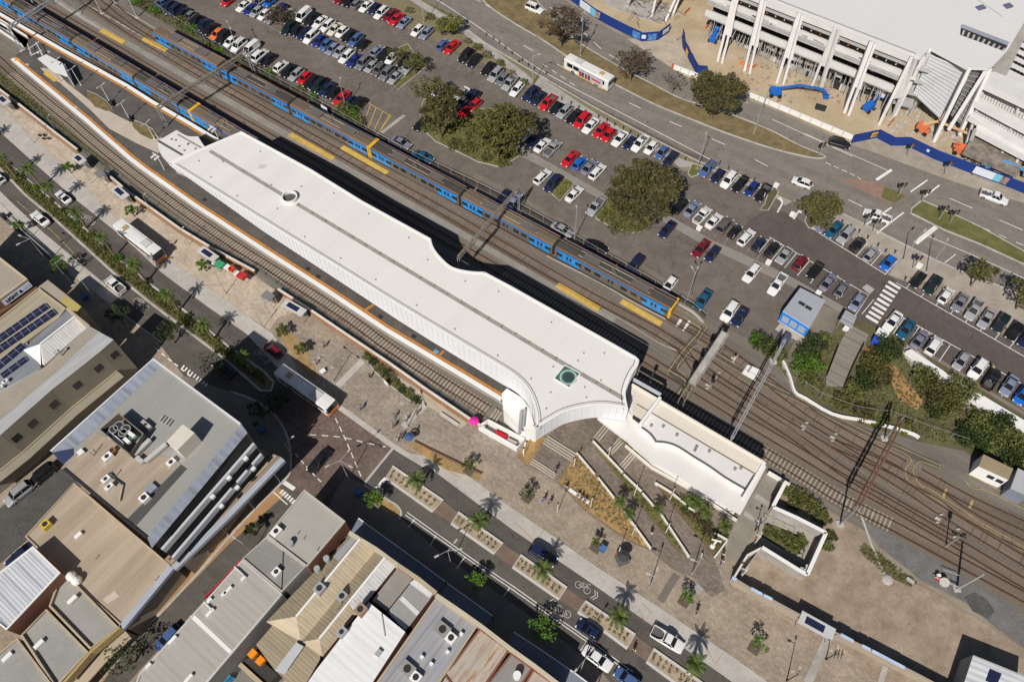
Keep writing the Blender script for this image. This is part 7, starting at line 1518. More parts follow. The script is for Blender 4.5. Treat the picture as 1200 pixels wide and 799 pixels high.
def palm(px, h, label, group, i=0, small=False, name='palm_tree', z=0.12, skirt=True, sc_=1.0):
 c=G(px[0], px[1], z);root=empty(name, c, label, 'palm', group)
 rng=random.Random(int(px[0]*7+px[1]))
 lean=Vector((rng.uniform(-.3, .3), rng.uniform(-.3, .3), 0));top=c+lean+Vector((0, 0, h))
 MB().path([c, lerp(c, top, .5)+lean*.3, top], [.24 if not small else.12, .2 if not small else.1, .19 if not small else.09], 9).build('trunk', M_pbark, root)
 o=bpy.data.objects.new('crown', (PALM_SMALL if small else PALM_CROWN)[i%(2 if small else 3)]);C.objects.link(o);o.parent=root.o;o.location=top-c;o.rotation_euler=(0, 0, rng.uniform(0, 6.28));o.scale=(sc_, sc_, sc_)
 if skirt and not small:
  MB().tube(top-Vector((0, 0, .7)), top-Vector((0, 0, .05)), .22, .42, 9).build('dead_frond_skirt', M_skirt, root)
GPM='palms along the street median'
for i, px in enumerate([(-14, 170), (20, 209), (50, 221), (71, 238), (101, 267), (135, 300), (172, 330), (210, 364), (251, 398), (296, 437)]):
 palm(px, 5.6+.35*((i*7)%4-1.5), '%s palm from the top left along the street median'%ORD[i+1], GPM, i, sc_=[.74, .66, .8, .7][(i*5)%4])
M_psoil=mat('planter_gravel', (0.36, 0.29, 0.205), var=.2, scale=2, fine=.2)
PLN=[[(460, 546), (519, 586), (507, 599), (452, 560)], [(537, 600), (589, 636.5), (579, 648), (529, 613)], [(610, 650), (664, 688), (655, 701.5), (601, 664)], [(686, 704), (744, 743), (735, 759), (677.5, 716.5)], [(766, 760), (829, 804), (819, 820), (758, 775)]]
pbase=[(490, 575), (561, 619), (637, 676), (722, 730), (808, 786)]
for i, px in enumerate(PLN):
 r=empty('street_planter', G(px[0][0], px[0][1]), '%s rectangular street planter from the brick crossing'%ORD[i+1], 'planter', 'planters down the main street')
 MB().prism(GP(px, .3), 0, .27).build('soil', M_psoil, r);MB().ribbon(GP(px, .3), .38, z=0, h=.3, closed=True).build('kerb', mat('planter_kerb', (0.52, 0.5, 0.47), var=.06), r)
 rng=random.Random(i+50)
 for rowi in(.33, .68):
  for k in range(9):
   t=(k+.6)/9.6
   if abs(t-.5)<.06 and rowi>.5:continue
   a=(lerp(px[0][0], px[1][0], t), lerp(px[0][1], px[1][1], t));c_=(lerp(px[3][0], px[2][0], t), lerp(px[3][1], px[2][1], t))
   p=G(lerp(a[0], c_[0], rowi), lerp(a[1], c_[1], rowi), .3);b=MB()
   leaves(b, p+Vector((0, 0, .15)), (.3, .3, .2), 14, .13, rng);o=b.build('tussock', mat('tussock', (0.13, 0.12, 0.05), var=.3, scale=4, col2=(0.22, 0.17, 0.09), fine=.2), r)
 palm(pbase[i], 4.4, 'young palm growing in the %s street planter'%ORD[i+1], 'palms in the street planters', i, z=.28, sc_=.82)
for i in range(4):
 a, c_=PLN[i], PLN[i+1];sheet('brick_crossing_patch', [a[1], c_[0], c_[3], a[2]], 3.4, mat('brick_patch', (0.17, 0.12, 0.095), var=.15, scale=2))
for i, (px, lb)in enumerate([((768, 602), 'taller palm beside the thin garden strip'), ((727, 596), 'palm leaning over the first forecourt garden wall'), ((735, 607), 'small palm at the lower wall of the first forecourt garden'), ((816, 600), 'upper palm in the pointed garden'), ((826, 608), 'middle palm in the pointed garden'), ((843, 622), 'lower palm in the pointed garden'), ((805, 590), 'small palm at the top of the pointed garden')]):
 palm(px, 2.6 if i in(0, 2, 6)else 3.2, lb, 'palms in the forecourt gardens', i, small=i in(0, 1, 2, 6), z=.25, skirt=False, sc_=.8 if i in(0, 1, 2, 6)else.58)
for i, (px, h, r, m, lb)in enumerate([((550, 551), 3.0, 1.2, M_palm, 'small palm-like tree in the plaza bed right of the intersection'), ((618, 583), 3.0, 1.3, M_dk, 'small tree below the wide steps'), ((698, 641), 3.0, .8, M_sh, 'thin tree beside the round kiosk canopy'), ((802, 704), 3.2, 1.2, M_br, 'small bright tree in a square pit right of the paving strips'), ((884, 759), 3.2, 1.3, M_br, 'small tree in a square pit near the solar shelter'), ((640, 672), .1, .1, M_br, '')]):
 if h<1:continue
 b_=G(px[0], px[1], .1);MB().box((b_.x, b_.y, .09), (1.6, 1.6, .03), SD).build('tree_pit', mat('tree_pit', (0.11, 0.085, 0.065)), kind='structure')
 tree(px, None, h, r, lb, m, n=7, ls=.17, dens=34, group='small trees on the plaza', hb=.4)
for px, h, r, m, lb in[((441, 591), 3.8, 1.7, M_br, 'bright green tree on the shaded corner footpath'), ((560, 684), 3.6, 1.4, M_br, 'smaller bright green tree in the shaded parking lane'), ((636, 741), 4.0, 2.1, M_br, 'larger bright green tree in the shaded parking lane'), ((300, 626), 3.6, 1.2, M_dk, 'dark tree beside the long pale roof in the cross street'), ((158, 776), 5.0, 3.0, M_dk, 'dark tree at the bottom of the cross street'), ((80, 320), 4.5, 2.2, M_br, 'bright green tree on the shaded left footpath'), ((29, 272), 3.2, 1.1, M_br, 'small green tree by the red flowers on the left footpath'), ((146, 380), 4.5, 2.0, M_dk, 'dark tree in the shade near the olive building'), ((138, 442), 5.0, 3.0, M_dk, 'dark leafy tree between the olive building and the tall block'), ((158, 254), 2.8, 1.2, M_br, 'small green tree above the white bus'), ((242, 318), 2.8, 1.3, M_br, 'small green tree left of the green stall'), ((84, 203), 2.6, 1.1, M_br, 'small green tree on the plaza near the top left'), ((355, 415), 2.6, 1.2, M_sh, 'small tree in the curved bed by the forecourt'), ((262, 436), 5.5, 3.2, M_dk, 'broad dark tree beside the tall block in the shaded street'), ((205, 402), 5.0, 2.4, M_dk, 'dark tree at the corner of the tall block'), ((310, 492), 4.0, 2.2, M_dk, 'dark tree on the shaded corner by the car decks'), ((330, 480), 4.0, 2.0, M_dk, 'second dark tree on the shaded corner by the car decks'), ((334, 394), 2.6, 1.2, M_sh, 'pale tree at the edge of the dark forecourt paving')]:
 tree(px, None, h, r, lb, m, n=10, ls=.2, dens=46, group='street trees', hb=.35)
sheet('curved_bed', [(322, 384), (336, 386), (356, 404), (362, 420), (372, 438), (366, 442), (352, 428), (338, 408)], 3.2, M_mulch)
sheet('curved_bed', [(478, 521), (490, 519), (512, 532), (540, 546), (564, 556), (562, 563), (545, 556), (520, 549), (497, 534)], 3.2, M_mulch)
strip('curved_bed_edge', [(486, 517), (512, 530), (545, 546), (565, 555)], .2, 0, mat('rust_edge', (0.12, 0.06, 0.04)), h=.3)
for poly, lb, m, n in[([(654, 563), (676, 533), (702, 562), (730, 598), (758, 640), (736, 630), (685, 595)], 'tufts of dry plants in the largest forecourt garden', mat('dry_tufts', (0.20, 0.15, 0.06), var=.3, scale=4, col2=(0.14, 0.15, 0.05), fine=.3), 420), ([(700, 526), (730, 556), (760, 588), (804, 650), (790, 638), (745, 585)], 'green tufts in the thin garden strip', M_sh, 260), ([(770, 569), (788, 580), (815, 601), (850, 630), (838, 648), (790, 593)], 'low plants in the pointed garden', M_sh, 300), ([(735, 520), (764, 543), (820, 576), (862, 605), (820, 580), (764, 547)], 'low plants along the annex wall', M_sh, 60)]:
 bushes_stuff('garden_tufts', [poly], lb, m, n, (.3, .4), .12, seed=n)
bushes_stuff('railway_weeds', [[(0, 84), (30, 108), (60, 138), (60, 146), (30, 128), (0, 102)]], 'green weeds beside the end of the dead-end track', M_sh, 260, (.1, .3), .16, 5)
bushes_stuff('railway_weeds', [[(1008, 640), (1030, 648), (1056, 668), (1075, 684), (1060, 684), (1030, 668), (1012, 652)]], 'weeds at the edge of the vacant lot', M_sh, 200, (.1, .25), .14, 6)
bushes_stuff('fence_weeds', [[(160, 8), (240, 52), (300, 90), (378, 128), (430, 152), (440, 158), (378, 124), (300, 80), (240, 44), (180, 4)]], 'straggling weeds along the rail fence', mat('weed_mix', (0.09, 0.09, 0.035), var=.3, scale=3, col2=(0.16, 0.13, 0.07), fine=.3), 700, (.1, .3), .16, 7)
bushes_stuff('bed_groundcover', [[(494, 148), (500, 130), (520, 120), (560, 140), (600, 150), (608, 182), (597, 190), (585, 195), (560, 188), (512, 165)], [(648, 226), (663, 211), (670, 217), (656, 234)], [(700, 254), (712, 238), (764, 258), (738, 270)]], 'grassy plants covering the car park garden beds', mat('bed_grass', (0.13, 0.14, 0.035), var=.3, scale=3, col2=(0.22, 0.20, 0.07), fine=.3), 1500, (.1, .35), .17, 8)
bushes_stuff('slope_groundcover', [[(905, 425), (950, 395), (985, 395), (965, 450), (1010, 470), (1060, 420), (1110, 450), (1200, 510), (1200, 560), (1130, 525), (1075, 512), (960, 472)]], 'patchy ground cover on the slope by the yard', M_sh, 1300, (.1, .35), .18, 9)
M_cst=mat('precast_white', (0.62, 0.61, 0.60), var=.06, scale=1);M_cgrey=mat('precast_grey', (0.40, 0.395, 0.385), var=.12, scale=1.5)
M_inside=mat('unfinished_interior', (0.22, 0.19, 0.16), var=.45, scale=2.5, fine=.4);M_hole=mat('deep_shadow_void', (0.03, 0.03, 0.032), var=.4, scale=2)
M_sroof=mat('stadium_roof', (0.64, 0.635, 0.63), rough=.7, var=.02, scale=.2, fine=.01)
ZC=16.0
bld=empty('unfinished_building', G(1010, 80), 'huge white-roofed concrete building under construction with raking twin columns', 'building')
RC=[(838, -36), (868, -14), (905, 0), (1072, 65), (1079, 68), (1090, 56), (1133, 79), (1158, 80), (1163, 78), (1180, 60), (1200, 27), (1260, -60), (1150, -130), (900, -140)]
MB().prism(GP(RC, ZC), ZC-.6, ZC, bottom=True).build('roof', M_sroof, bld)
MB().ribbon(GP(RC[1:4], ZC), .25, z=ZC, off=.5, h=.12).build('roof_joint', mat('joint_grey', (0.3, 0.3, 0.3)), bld)
MB().ribbon(GP([(1143, -2), (1175, 20)], ZC), .15, z=ZC+.02).build('roof_joint', mat('joint_grey', (0.3, 0.3, 0.3)), bld)
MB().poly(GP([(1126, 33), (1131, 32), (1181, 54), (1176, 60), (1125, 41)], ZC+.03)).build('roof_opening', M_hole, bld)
MB().ribbon(GP([(1126, 32), (1181, 53)], ZC), .5, z=ZC+.03, h=.5).build('opening_edge', mat('opening_edge', (0.28, 0.3, 0.36)), bld)
for i in range(9):MB().beam(G(lerp(1130, 1178, i/8), lerp(36, 57, i/8), ZC+.1), G(lerp(1128, 1175, i/8), lerp(41, 60, i/8), ZC+.1), .4, .1).build('opening_joist', M_cgrey, bld)
MB().box(G(1149, 10, ZC), (1.8, 1.2, .3), R(20)).build('roof_hatch', mat('hatch_blue', (0.12, 0.13, 0.2)), bld);MB().box(G(1181, 8, ZC), (1.6, 1.3, .3), R(20)).build('roof_hatch', mat('hatch_blue', (0.12, 0.13, 0.2)), bld)
E=GP([(838, -36), (868, -14), (905, 0), (1072, 65)], ZC)
E=[Vector((p.x, p.y, 0))for p in(E[0], E[2], E[3])]
u=(E[2]-E[1]).normalized();nrm=Vector((u.y, -u.x, 0));nrm=nrm if nrm.y<0 else-nrm
A0=E[1]-u*14;B0=E[2]+u*.5
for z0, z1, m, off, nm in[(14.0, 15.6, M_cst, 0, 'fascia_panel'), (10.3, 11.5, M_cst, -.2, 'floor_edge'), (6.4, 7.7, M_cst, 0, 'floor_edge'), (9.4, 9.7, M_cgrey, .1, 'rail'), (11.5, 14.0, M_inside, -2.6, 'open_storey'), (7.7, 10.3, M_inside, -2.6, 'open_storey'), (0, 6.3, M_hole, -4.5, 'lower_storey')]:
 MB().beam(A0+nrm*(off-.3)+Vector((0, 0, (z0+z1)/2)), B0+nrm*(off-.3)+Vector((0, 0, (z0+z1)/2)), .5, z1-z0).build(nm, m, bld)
for z in(13.4, 10.2, 6.4):MB().beam(A0-nrm*1.4+Vector((0, 0, z-.2)), B0-nrm*1.4+Vector((0, 0, z-.2)), 2.6, .3).build('floor_slab', M_cgrey, bld)
T=(B0-A0).length;rng=random.Random(4)
MB().prism([(p.x, p.y)for p in(A0+u*12-nrm*5, B0+u*4-nrm*5, B0+u*8-nrm*32, A0+u*12-nrm*32)], 0, ZC-.62, top=False).build('core_wall', M_cgrey, bld)
M_stain=mat('stained_concrete', (0.34, 0.31, 0.27), var=.35, scale=2.5, fine=.2)
for z, h_, o_ in((10.6, .5, .12), (12.0, 1.0, -1.2), (8.2, 1.4, -1.3), (6.0, .8, -1.0), (2.5, 2.5, -2.5), (.2, 1.8, -2.0)):
 for i in range(34):
  p=A0+u*(T*rng.random())+nrm*(o_-.3-rng.random()*.5)
  l_=rng.uniform(.4, 2.6);MB().beam(p+Vector((0, 0, z+h_*.4)), p+u*l_+Vector((0, 0, z+h_*.4+rng.uniform(-.2, .2))), .3, h_*rng.uniform(.3, 1)).build('site_panel', rng.choice([M_cst, M_cgrey, M_stain, M_hole, M_stain]), bld)
for i in range(80):
 p=A0+u*(T*(i+rng.random())/80)-nrm*rng.uniform(.3, 3.8)
 MB().beam(p, p+u*rng.uniform(-1.2, 1.2)*(i%3==0)+Vector((0, 0, 6.2)), .14, .14).build('prop', M_cgrey, bld)
for i in range(22):
 p=A0+u*(T*(i+.5)/22)-nrm*.9
 MB().beam(p+Vector((0, 0, 11.9)), p+Vector((0, 0, 14.0)), .14, .25).build('stud', M_cst if i%3 else mat('orange_stud', (0.5, 0.18, 0.06)), bld)
TW=[((841, 72), (846, 74), (864, -16)), ((872, 83), (878, 86), (894, -3)), ((910, 97), (917, 100), (937, 13)), ((951, 102), (961, 105), (980, 30)), ((989, 132), (994, 135), (1022, 46)), ((1030, 146), (1047, 137), (1070, 64))]
for b1, b2, tp in TW:
 t_=G(tp[0], tp[1], ZC);t_.z=ZC-.2;t_=t_+nrm*.4
 p1=G(*b1, 0);p2=G(*b2, 0)
 MB().beam(p1, t_, .55, .8).build('raking_column', M_cst, bld);MB().beam(p2, t_+u*.9, .5, .8).build('raking_column', M_cst, bld)
 f=.42;MB().poly([lerp(t_, p1, .0), t_+u*.9, lerp(t_+u*.9, p2+u*1.0, .62), lerp(t_, p1, .62)]).build('white_fin', M_cst, bld)
sv=empty('ribbed_canopy', G(1100, 110), 'silver ribbed sloping canopy on the corner of the unfinished building', 'canopy')
q=[G(1090, 64, 15), G(1133, 82, 14), G(1102, 140, 3), G(1070, 110, 6)]
b=MB();b.quad(q[3], q[2], q[1], q[0]);b.build('sheeting', mat('silver_sheet', (0.45, 0.46, 0.48), var=.08, metal=.1, rough=.5), sv)
for i in range(14):
 t=(i+.5)/14;MB().beam(lerp(q[0], q[3], t)+Vector((0, 0, .1)), lerp(q[1], q[2], t)+Vector((0, 0, .1)), .16, .22).build('rib', mat('silver_rib', (0.58, 0.59, 0.6), var=.05), sv)
for a, c in[((G(1137, 78, 16)), G(1094, 166, 0)), (G(1156, 82, 15), G(1112, 152, 2)), (G(1160, 80, 15), G(1124, 158, 1)), (G(1082, 66, 15), G(1047, 137, 0)), (G(1088, 60, 15.5), G(1068, 108, 5))]:
 MB().beam(a, c, .7, .8).build('edge_column', M_cst, sv)
q=[G(1138, 84, 14), G(1155, 80, 14), G(1130, 150, 2), G(1114, 135, 4)]
b=MB();b.quad(q[3], q[2], q[1], q[0]);b.build('louvre_panel', mat('dark_louvre', (0.16, 0.16, 0.165), var=.15), sv)
for i in range(10):
 t=i/10;MB().beam(lerp(q[0], q[3], t)+Vector((0, 0, .1)), lerp(q[1], q[2], t+.06)+Vector((0, 0, .1)), .15, .1).build('louvre', M_cgrey, sv)
sf=empty('scaffold_bay', G(1060, 130), 'jumble of grey scaffold decks left of the silver canopy', 'scaffold')
for z in(3, 6, 9, 12):
 P=GP([(1066+z, 118-z*3), (1082+z*.5, 124-z*3)], z)
 c=G(1049+z*2.2, 132-z*4.6, z);MB().box((c.x, c.y, z), (5.0, 3.2, .2), R(-25)).build('deck', M_cgrey, sf)
 for sx in(-2.4, 2.4):
  for sy in(-1.5, 1.5):
   p=Vector((c.x+sx, c.y+sy, z-3));MB().beam(p, p+Vector((0, 0, 3.2)), .12, .12).build('standard', M_lsteel, sf)
b2=empty('unfinished_block', G(1190, 150), 'stepped white concrete stands under construction at the right edge', 'building')
for px, z, m in[([(1157, 86), (1165, 84), (1260, 122), (1260, 150), (1220, 130), (1152, 98)], 12, M_cst), ([(1150, 104), (1240, 150), (1230, 166), (1143, 120)], 8.5, M_cst), ([(1143, 122), (1230, 168), (1222, 184), (1136, 136)], 6, M_cst), ([(1148, 142), (1200, 168), (1260, 196), (1260, 210), (1200, 182), (1143, 152)], 5, M_cst), ([(1143, 154), (1200, 184), (1194, 204), (1130, 176)], 2.5, M_inside)]:
 MB().prism(GP(px, z), z-1.2, z, bottom=True).build('stand_tier', m, b2)
for i in range(26):
 t=i/25
 for(a, c, z)in(((1150, 108), (1232, 152), 8.6), ((1144, 126), (1226, 172), 6.1)):
  p=G(lerp(a[0], c[0], t), lerp(a[1], c[1], t), z);q_=G(lerp(a[0], c[0], t)-2.5, lerp(a[1], c[1], t)+5.5, z)
  MB().beam(p, q_, .18, .3).build('seat_step', M_cgrey, b2)
for a, c in[((1158, 86), (1130, 176)), ((1200, 108), (1168, 196)), ((1199, 170), (1184, 208)), ((1143, 152), (1134, 176))]:MB().beam(G(*a, 12 if a[1]<130 else 5), G(*c, 0), .5, .6).build('column', M_cgrey, b2)
for i in range(7):MB().beam(G(1146+i*8, 160+i*4, 3), G(1144+i*8, 172+i*4, 0), .15, .15).build('rust_prop', mat('rusty_prop', (0.35, 0.15, 0.06), var=.2), b2)
MB().prism(GP([(1163, 80), (1200, 24), (1260, -60), (1320, -20), (1200, 46), (1181, 86)], 12), 11, 12, bottom=True).build('service_deck', M_conc, b2)
b3=empty('building_wing', G(1190, 60), 'white gridded wall panel beside the grey concrete lane at the right edge', 'building')
MB().prism(GP([(1180, 86), (1200, 45), (1260, -40), (1300, 20), (1240, 110)], 10), 0, 10).build('grid_wall', M_cst, b3)
for i in range(5):
 for j in range(4):MB().box(G(1187+j*4+i*1.5, 82-i*9+j*2, 10.0), (.7, 1.1, .1), R(55)).build('grid_opening', M_dark, b3)
b4=empty('far_stand', G(750, 0), 'far end of the concrete stand showing at the top edge', 'stand')
for bp, tp in[((735, 8), (742, -14)), ((764, 20), (771, -10)), ((780, 26), (797, -12)), ((788, 20), (801, -16))]:MB().beam(G(*bp, 0), G(*tp, 6), .5, .7).build('column', M_cst, b4)
MB().prism(GP([(710, -50), (830, -50), (812, -12), (742, -14)], 6), 5, 6, bottom=True).build('slab', M_cst, b4)
MB().prism(GP([(690, -12), (745, -2), (795, 10), (775, 26), (745, 20), (712, 6)], .2), 0, .2).build('rubble_base', M_conc, b4)
rng=random.Random(9);b=MB()
for i in range(70):p=G(rng.uniform(735, 795), rng.uniform(-6, 24), rng.uniform(.3, 2));q_=p+Vector((rng.uniform(-2, 2), rng.uniform(-2, 2), rng.uniform(-.6, .6)));b.beam(p, q_, .1, .1)
b.build('scaffold_poles', M_lsteel, b4, kind='stuff')
for k, (x0, x1, y0, y1, n, lb)in enumerate([(850, 1010, 66, 122, 200, 'scattered rubble and offcuts on the sand below the raking columns'), (1040, 1130, 120, 172, 190, 'scattered debris on the sand beside the orange boom lift'), (1130, 1200, 176, 206, 120, 'grey and rusty debris below the stepped stands at the right edge')]):
 b=MB()
 for i in range(n):b.box(G(rng.uniform(x0, x1), rng.uniform(y0, y1), 0), (rng.uniform(.2, .9), rng.uniform(.2, .5), rng.uniform(.1, .4)), rng.uniform(0, 3))
 b.build('site_rubble', [mat('rubble', (0.30, 0.25, 0.2), var=.4, scale=2), mat('rubble_grey', (0.4, 0.4, 0.4), var=.4, scale=2), mat('rubble_dark', (0.06, 0.05, 0.05), var=.4, scale=2)][k], kind='stuff', label=lb, cat='rubble')
M_hb=mat('hoarding_blue', (0.012, 0.038, 0.20), rough=.6, var=.08, scale=1);M_hb2=mat('hoarding_light_blue', (0.04, 0.16, 0.48), rough=.5, var=.4, scale=3, col2=(0.12, 0.32, 0.62));M_hw=mat('hoarding_white', (0.60, 0.64, 0.70), var=.05);M_hc=mat('hoarding_cyan', (0.16, 0.46, 0.62));M_hpic=mat('hoarding_picture', (0.16, 0.12, 0.12), var=.6, scale=3, col2=(0.5, 0.35, 0.3), fine=.4)
def hoarding(px, label, panels=()):
 P=GP(px, 0);r=empty('site_hoarding', P[0], label, 'hoarding', 'blue hoardings round the construction site')
 for i in range(len(P)-1):MB().ribbon([P[i], P[i+1]], .1, z=0, h=2.4).build('panel_run', M_hb, r)
 for(a, c, m, z0, z1)in panels:
  A, B=G(*a, 0), G(*c, 0);d=(B-A).normalized();n_=Vector((d.y, -d.x, 0));n_=n_ if n_.y<0 else-n_
  A, B=A+n_*.22, B+n_*.22;MB().beam(A+Vector((0, 0, (z0+z1)/2)), B+Vector((0, 0, (z0+z1)/2)), .06, z1-z0).build('printed_panel', m, r)
 T=length(P)
 for i in range(int(T/3)):
  p, t=along(P, (i+.5)*3);n_=Vector((-t.y, t.x, 0));n_=n_ if n_.y>0 else-n_;MB().beam(p+n_*.1+Vector((0, 0, 2.2)), p+n_*1.6, .08, .08).build('brace', M_lsteel, r)
 return r
hoarding([(655, -12), (669, 1), (697, 21), (717, 32), (735, 41), (752, 49), (771, 47.5), (784, 38)], 'long curved blue hoarding at the top edge left of the site entry', [((680, 9), (692, 17.5), M_hw, .4, 2.3), ((692, 17.5), (698, 22), M_hc, .4, 2.3), ((698, 22), (703, 24.5), M_hpic, .5, 2.2), ((741, 44), (750, 48), M_hb2, .4, 2.1), ((751, 48.7), (756, 49), M_hw, .9, 1.9), ((758, 48.7), (768, 47.8), M_hb2, .4, 2.1), ((775, 44.5), (782, 39.5), M_hw, .9, 2.0)])
hoarding([(799, 44), (800, 56), (808, 72), (816, 87), (827, 88)], 'short blue hoarding curving behind the dark median tree', [((804, 64), (806, 69), mat('hoarding_yellow', (0.65, 0.4, 0.03)), .6, 1.8)])
hh=hoarding([(997, 168), (1027, 162), (1044, 171), (1062, 171), (1095, 187), (1137, 203), (1170, 215), (1200, 227), (1250, 245)], 'long zigzag blue hoarding on the right with a yellow emblem and a white panel', [((1018, 163.5), (1025, 162), mat('hoarding_yellow', (0.65, 0.4, 0.03)), .7, 1.9), ((1083, 181.5), (1086, 183), M_hw, 1.2, 1.8), ((1138, 203.5), (1161, 212), M_hw, .5, 2.3), ((1161, 212), (1169, 215), M_hc, .5, 2.3), ((1169, 215), (1177, 218), M_hpic, .5, 2.3)])
A, B=G(1018, 163.5, 0), G(1025, 162, 0);dd=(B-A).normalized();n_=Vector((dd.y, -dd.x, 0))
text_mesh('CBP', .85, A+n_*.3+Vector((0, 0, .95))+dd*.2, dd, (0, 0, 1), mat('black_paint', (0.015, 0.015, 0.02), var=0), hh, .03)
for px, lb in[([(788, 80), (817, 91)], 'short white road barrier with a red end beside the site entry'), ([(865, 108), (900, 122), (950, 143), (1000, 164)], 'long white road barrier along the far carriageway')]:
 r=empty('road_barrier', G(*px[0]), lb, 'barrier', 'white road barriers');P=GP(px, 0);T=length(P);k=max(3, int(T/2.4))
 for i in range(k):
  a, t=along(P, T*i/k+.05);c, t=along(P, T*(i+1)/k-.05);MB().ribbon([a, c], .55, z=0, h=.9).build('barrier_block', M_wht, r)
 if k<8:MB().box(P[0], (.5, .7, .95), R(-20)).build('red_end', mat('barrier_red', (0.5, 0.1, 0.03)), r)
def boom_lift(px, ang, col, label, boom, m2=None):
 c=G(*px, 0);m=mat('lift_'+col[0], col[1], rough=.5, var=.08);r=empty('boom_lift', c, label, 'boom lift', 'boom lifts');ca, sa=math.cos(ang), math.sin(ang)
 def q(x, y, z):return Vector((c.x+x*ca-y*sa, c.y+x*sa+y*ca, z))
 MB().box(q(0, 0, .45), (2.6, 1.5, .5), ang).build('chassis', m, r);MB().box(q(-.3, 0, .95), (2.2, 1.5, .9), ang).build('turret', m, r)
 for x in(-.9, .9):
  for y in(-.85, .85):MB().tube(q(x, y-.2, .45), q(x, y+.2, .45), .45, n=12).build('wheel', M_tyre, r)
 pts=[q(-.6, 0, 1.7)]+[q(*p)for p in boom]
 for i in range(len(pts)-1):MB().beam(pts[i], pts[i+1], .38, .38).build('boom', m2 or m, r)
 MB().box(pts[-1]-Vector((0, 0, .6)), (1.2, 1.6, .15), ang).build('basket_floor', m, r)
 for s in(-.75, .75):MB().beam(pts[-1]+Vector((-sa*s, ca*s, .5))-Vector((ca*.6, sa*.6, 0)), pts[-1]+Vector((-sa*s, ca*s, .5))+Vector((ca*.6, sa*.6, 0)), .08, .08).build('basket_rail', m, r)
LB=('blue', (0.015, 0.13, 0.50));LO=('orange', (0.60, 0.16, 0.07))
boom_lift((908, 112), R(-8), LB, 'blue boom lift with its arm stretched right beside the road barrier', [(4.5, 0, 3.2), (9.5, 0, 2.6), (10.8, 0, 1.4)])
boom_lift((1017, 129), R(35), LB, 'small blue boom lift folded up on the sand under the columns', [(1.8, 0, 2.6), (3.2, 0, 2.8)])
boom_lift((1080, 155), R(-45), LO, 'orange boom lift with a long tan arm pointing to the lower right', [(1.5, 2.0, 2.6), (8.5, 3.6, 2.2)], mat('tan_boom', (0.55, 0.36, 0.2)))
boom_lift((1124, 180), R(-30), LO, 'second orange boom lift behind the blue hoarding', [(1.0, .5, 1.9), (-1.2, .3, 2.0)])
boom_lift((1156, 196), R(-25), ('light_blue', (0.08, 0.3, 0.6)), 'light blue boom lift with a grey tank behind the white hoarding panel', [(3.0, 0, 2.6), (7.0, -.6, 2.0)])
boom_lift((836, 48), R(60), LB, 'blue lift half hidden by the first raking column', [(1.2, 0, 2.2), (1.6, 0, 2.8)])
for px, lb in[((961, 128), 'dark steel skip on the sand near the road barrier')]:
 c=G(*px);tag(MB().box(c, (2.2, 1.1, .7), R(-25)).box(c+Vector((0, 0, .7)), (2.3, 1.2, .08), R(-25)).build('skip', M_dark).o, lb, 'skip')
r=empty('safety_fence', G(980, 100), 'strips of orange safety mesh around the column bases', 'mesh')
for px in[[(898, 62), (906, 58)], [(826, 35), (833, 30)], [(866, 75), (880, 82), (886, 78)], [(802, 18), (808, 12)], [(1040, 150), (1048, 140)]]:MB().ribbon(GP(px, 0), .1, z=0, h=.9).build('mesh_run', mat('safety_orange', (0.65, 0.2, 0.06), var=.2), r)
SUNW=(math.cos(R(30)), math.sin(R(30)))
CPL='tall light poles'
for px, h, lb, arms, hd in[((680, 66), 10.5, 'tallest pale light pole, on the median behind the bus', ((.3, 1), (-.3, -1)), .8), ((624, 100), 7.8, 'grey light pole where the footpath meets the first bollards', ((1, .3), ), .7), ((673, 282), 8.2, 'grey light pole on the fence beside the silver sedan', ((0, 1), ), .6), ((805, 352), 8.2, 'floodlight pole in front of the teal sedan', ((.5, 1), (-.3, 1)), .6), ((883, 157), 11, 'pale light pole on the median right of the round dark tree', ((.4, 1), (-.4, -1)), .7), ((497, 27), 8, 'pale light pole behind the white hatchback on the verge', ((.4, 1), ), .7), ((817, 198), 8.5, 'thick light pole with a white box on the small grass bed', ((.3, 1), ), .6), ((405, 125), 6.5, 'light pole among the parked cars beside the yellow hatching', ((0, 1), ), .5), ((279, 60), 7, 'light pole beside the white four-wheel drive near the rail fence', ((-.5, 1), (.5, -1)), .5), ((1085, 319), 8, 'tall pale street light on the corner above the black hatchback', ((.6, 1), ), .8), ((1058, 305), 7.5, 'street light pole at the crossing with a long arm over the highway', ((1, .8), ), .8)]:
 lamp(px, h, lb, arms=arms, name='light_pole', grp=CPL, hl=hd, arm=1.2, r0=.11)
lamp((391, 447), 6.5, 'twin-armed street lamp by the table on the forecourt', arms=((-1, .8), (1, -.8)), arm=1.3)
lamp((478, 500), 6.0, 'street lamp with boxes on its pole in the middle of the forecourt', arms=((-.3, 1), (.4, -1)), arm=1.0)
lamp((409, 561), 7.5, 'three-armed street lamp on the shaded corner of the crossing', arms=((1, 1.3), (-1, -.5), (1, -.6)), arm=1.8)
lamp((529, 661), 7.0, 'three-armed street lamp with a yellow banner in the shaded parking lane', arms=((1, 1.2), (-1, -.5), (1, .1)), arm=1.5)
lamp((680, 786), 8.5, 'tall street lamp beside the white sedan at the bottom', arms=((1, 1.2), (-1, -1)), arm=1.5)
lamp((761, 688), 6.0, 'street lamp beside the dark paving strip', arms=((.4, 1), (-1, .4)), arm=.8)
lamp((811, 672), 6.0, 'street lamp above the tree in its square pit', arms=((.4, 1), (-1, .4)), arm=.8)
lamp((57, 307), 7.0, 'street lamp on the shaded footpath opposite the white sedan', arms=((-1, .4), (-1, -.8)), arm=1.8)
lamp((83, 331), 6.0, 'street lamp at the end of the pale kerbside lane', arms=((1, 1), ), arm=1.3)
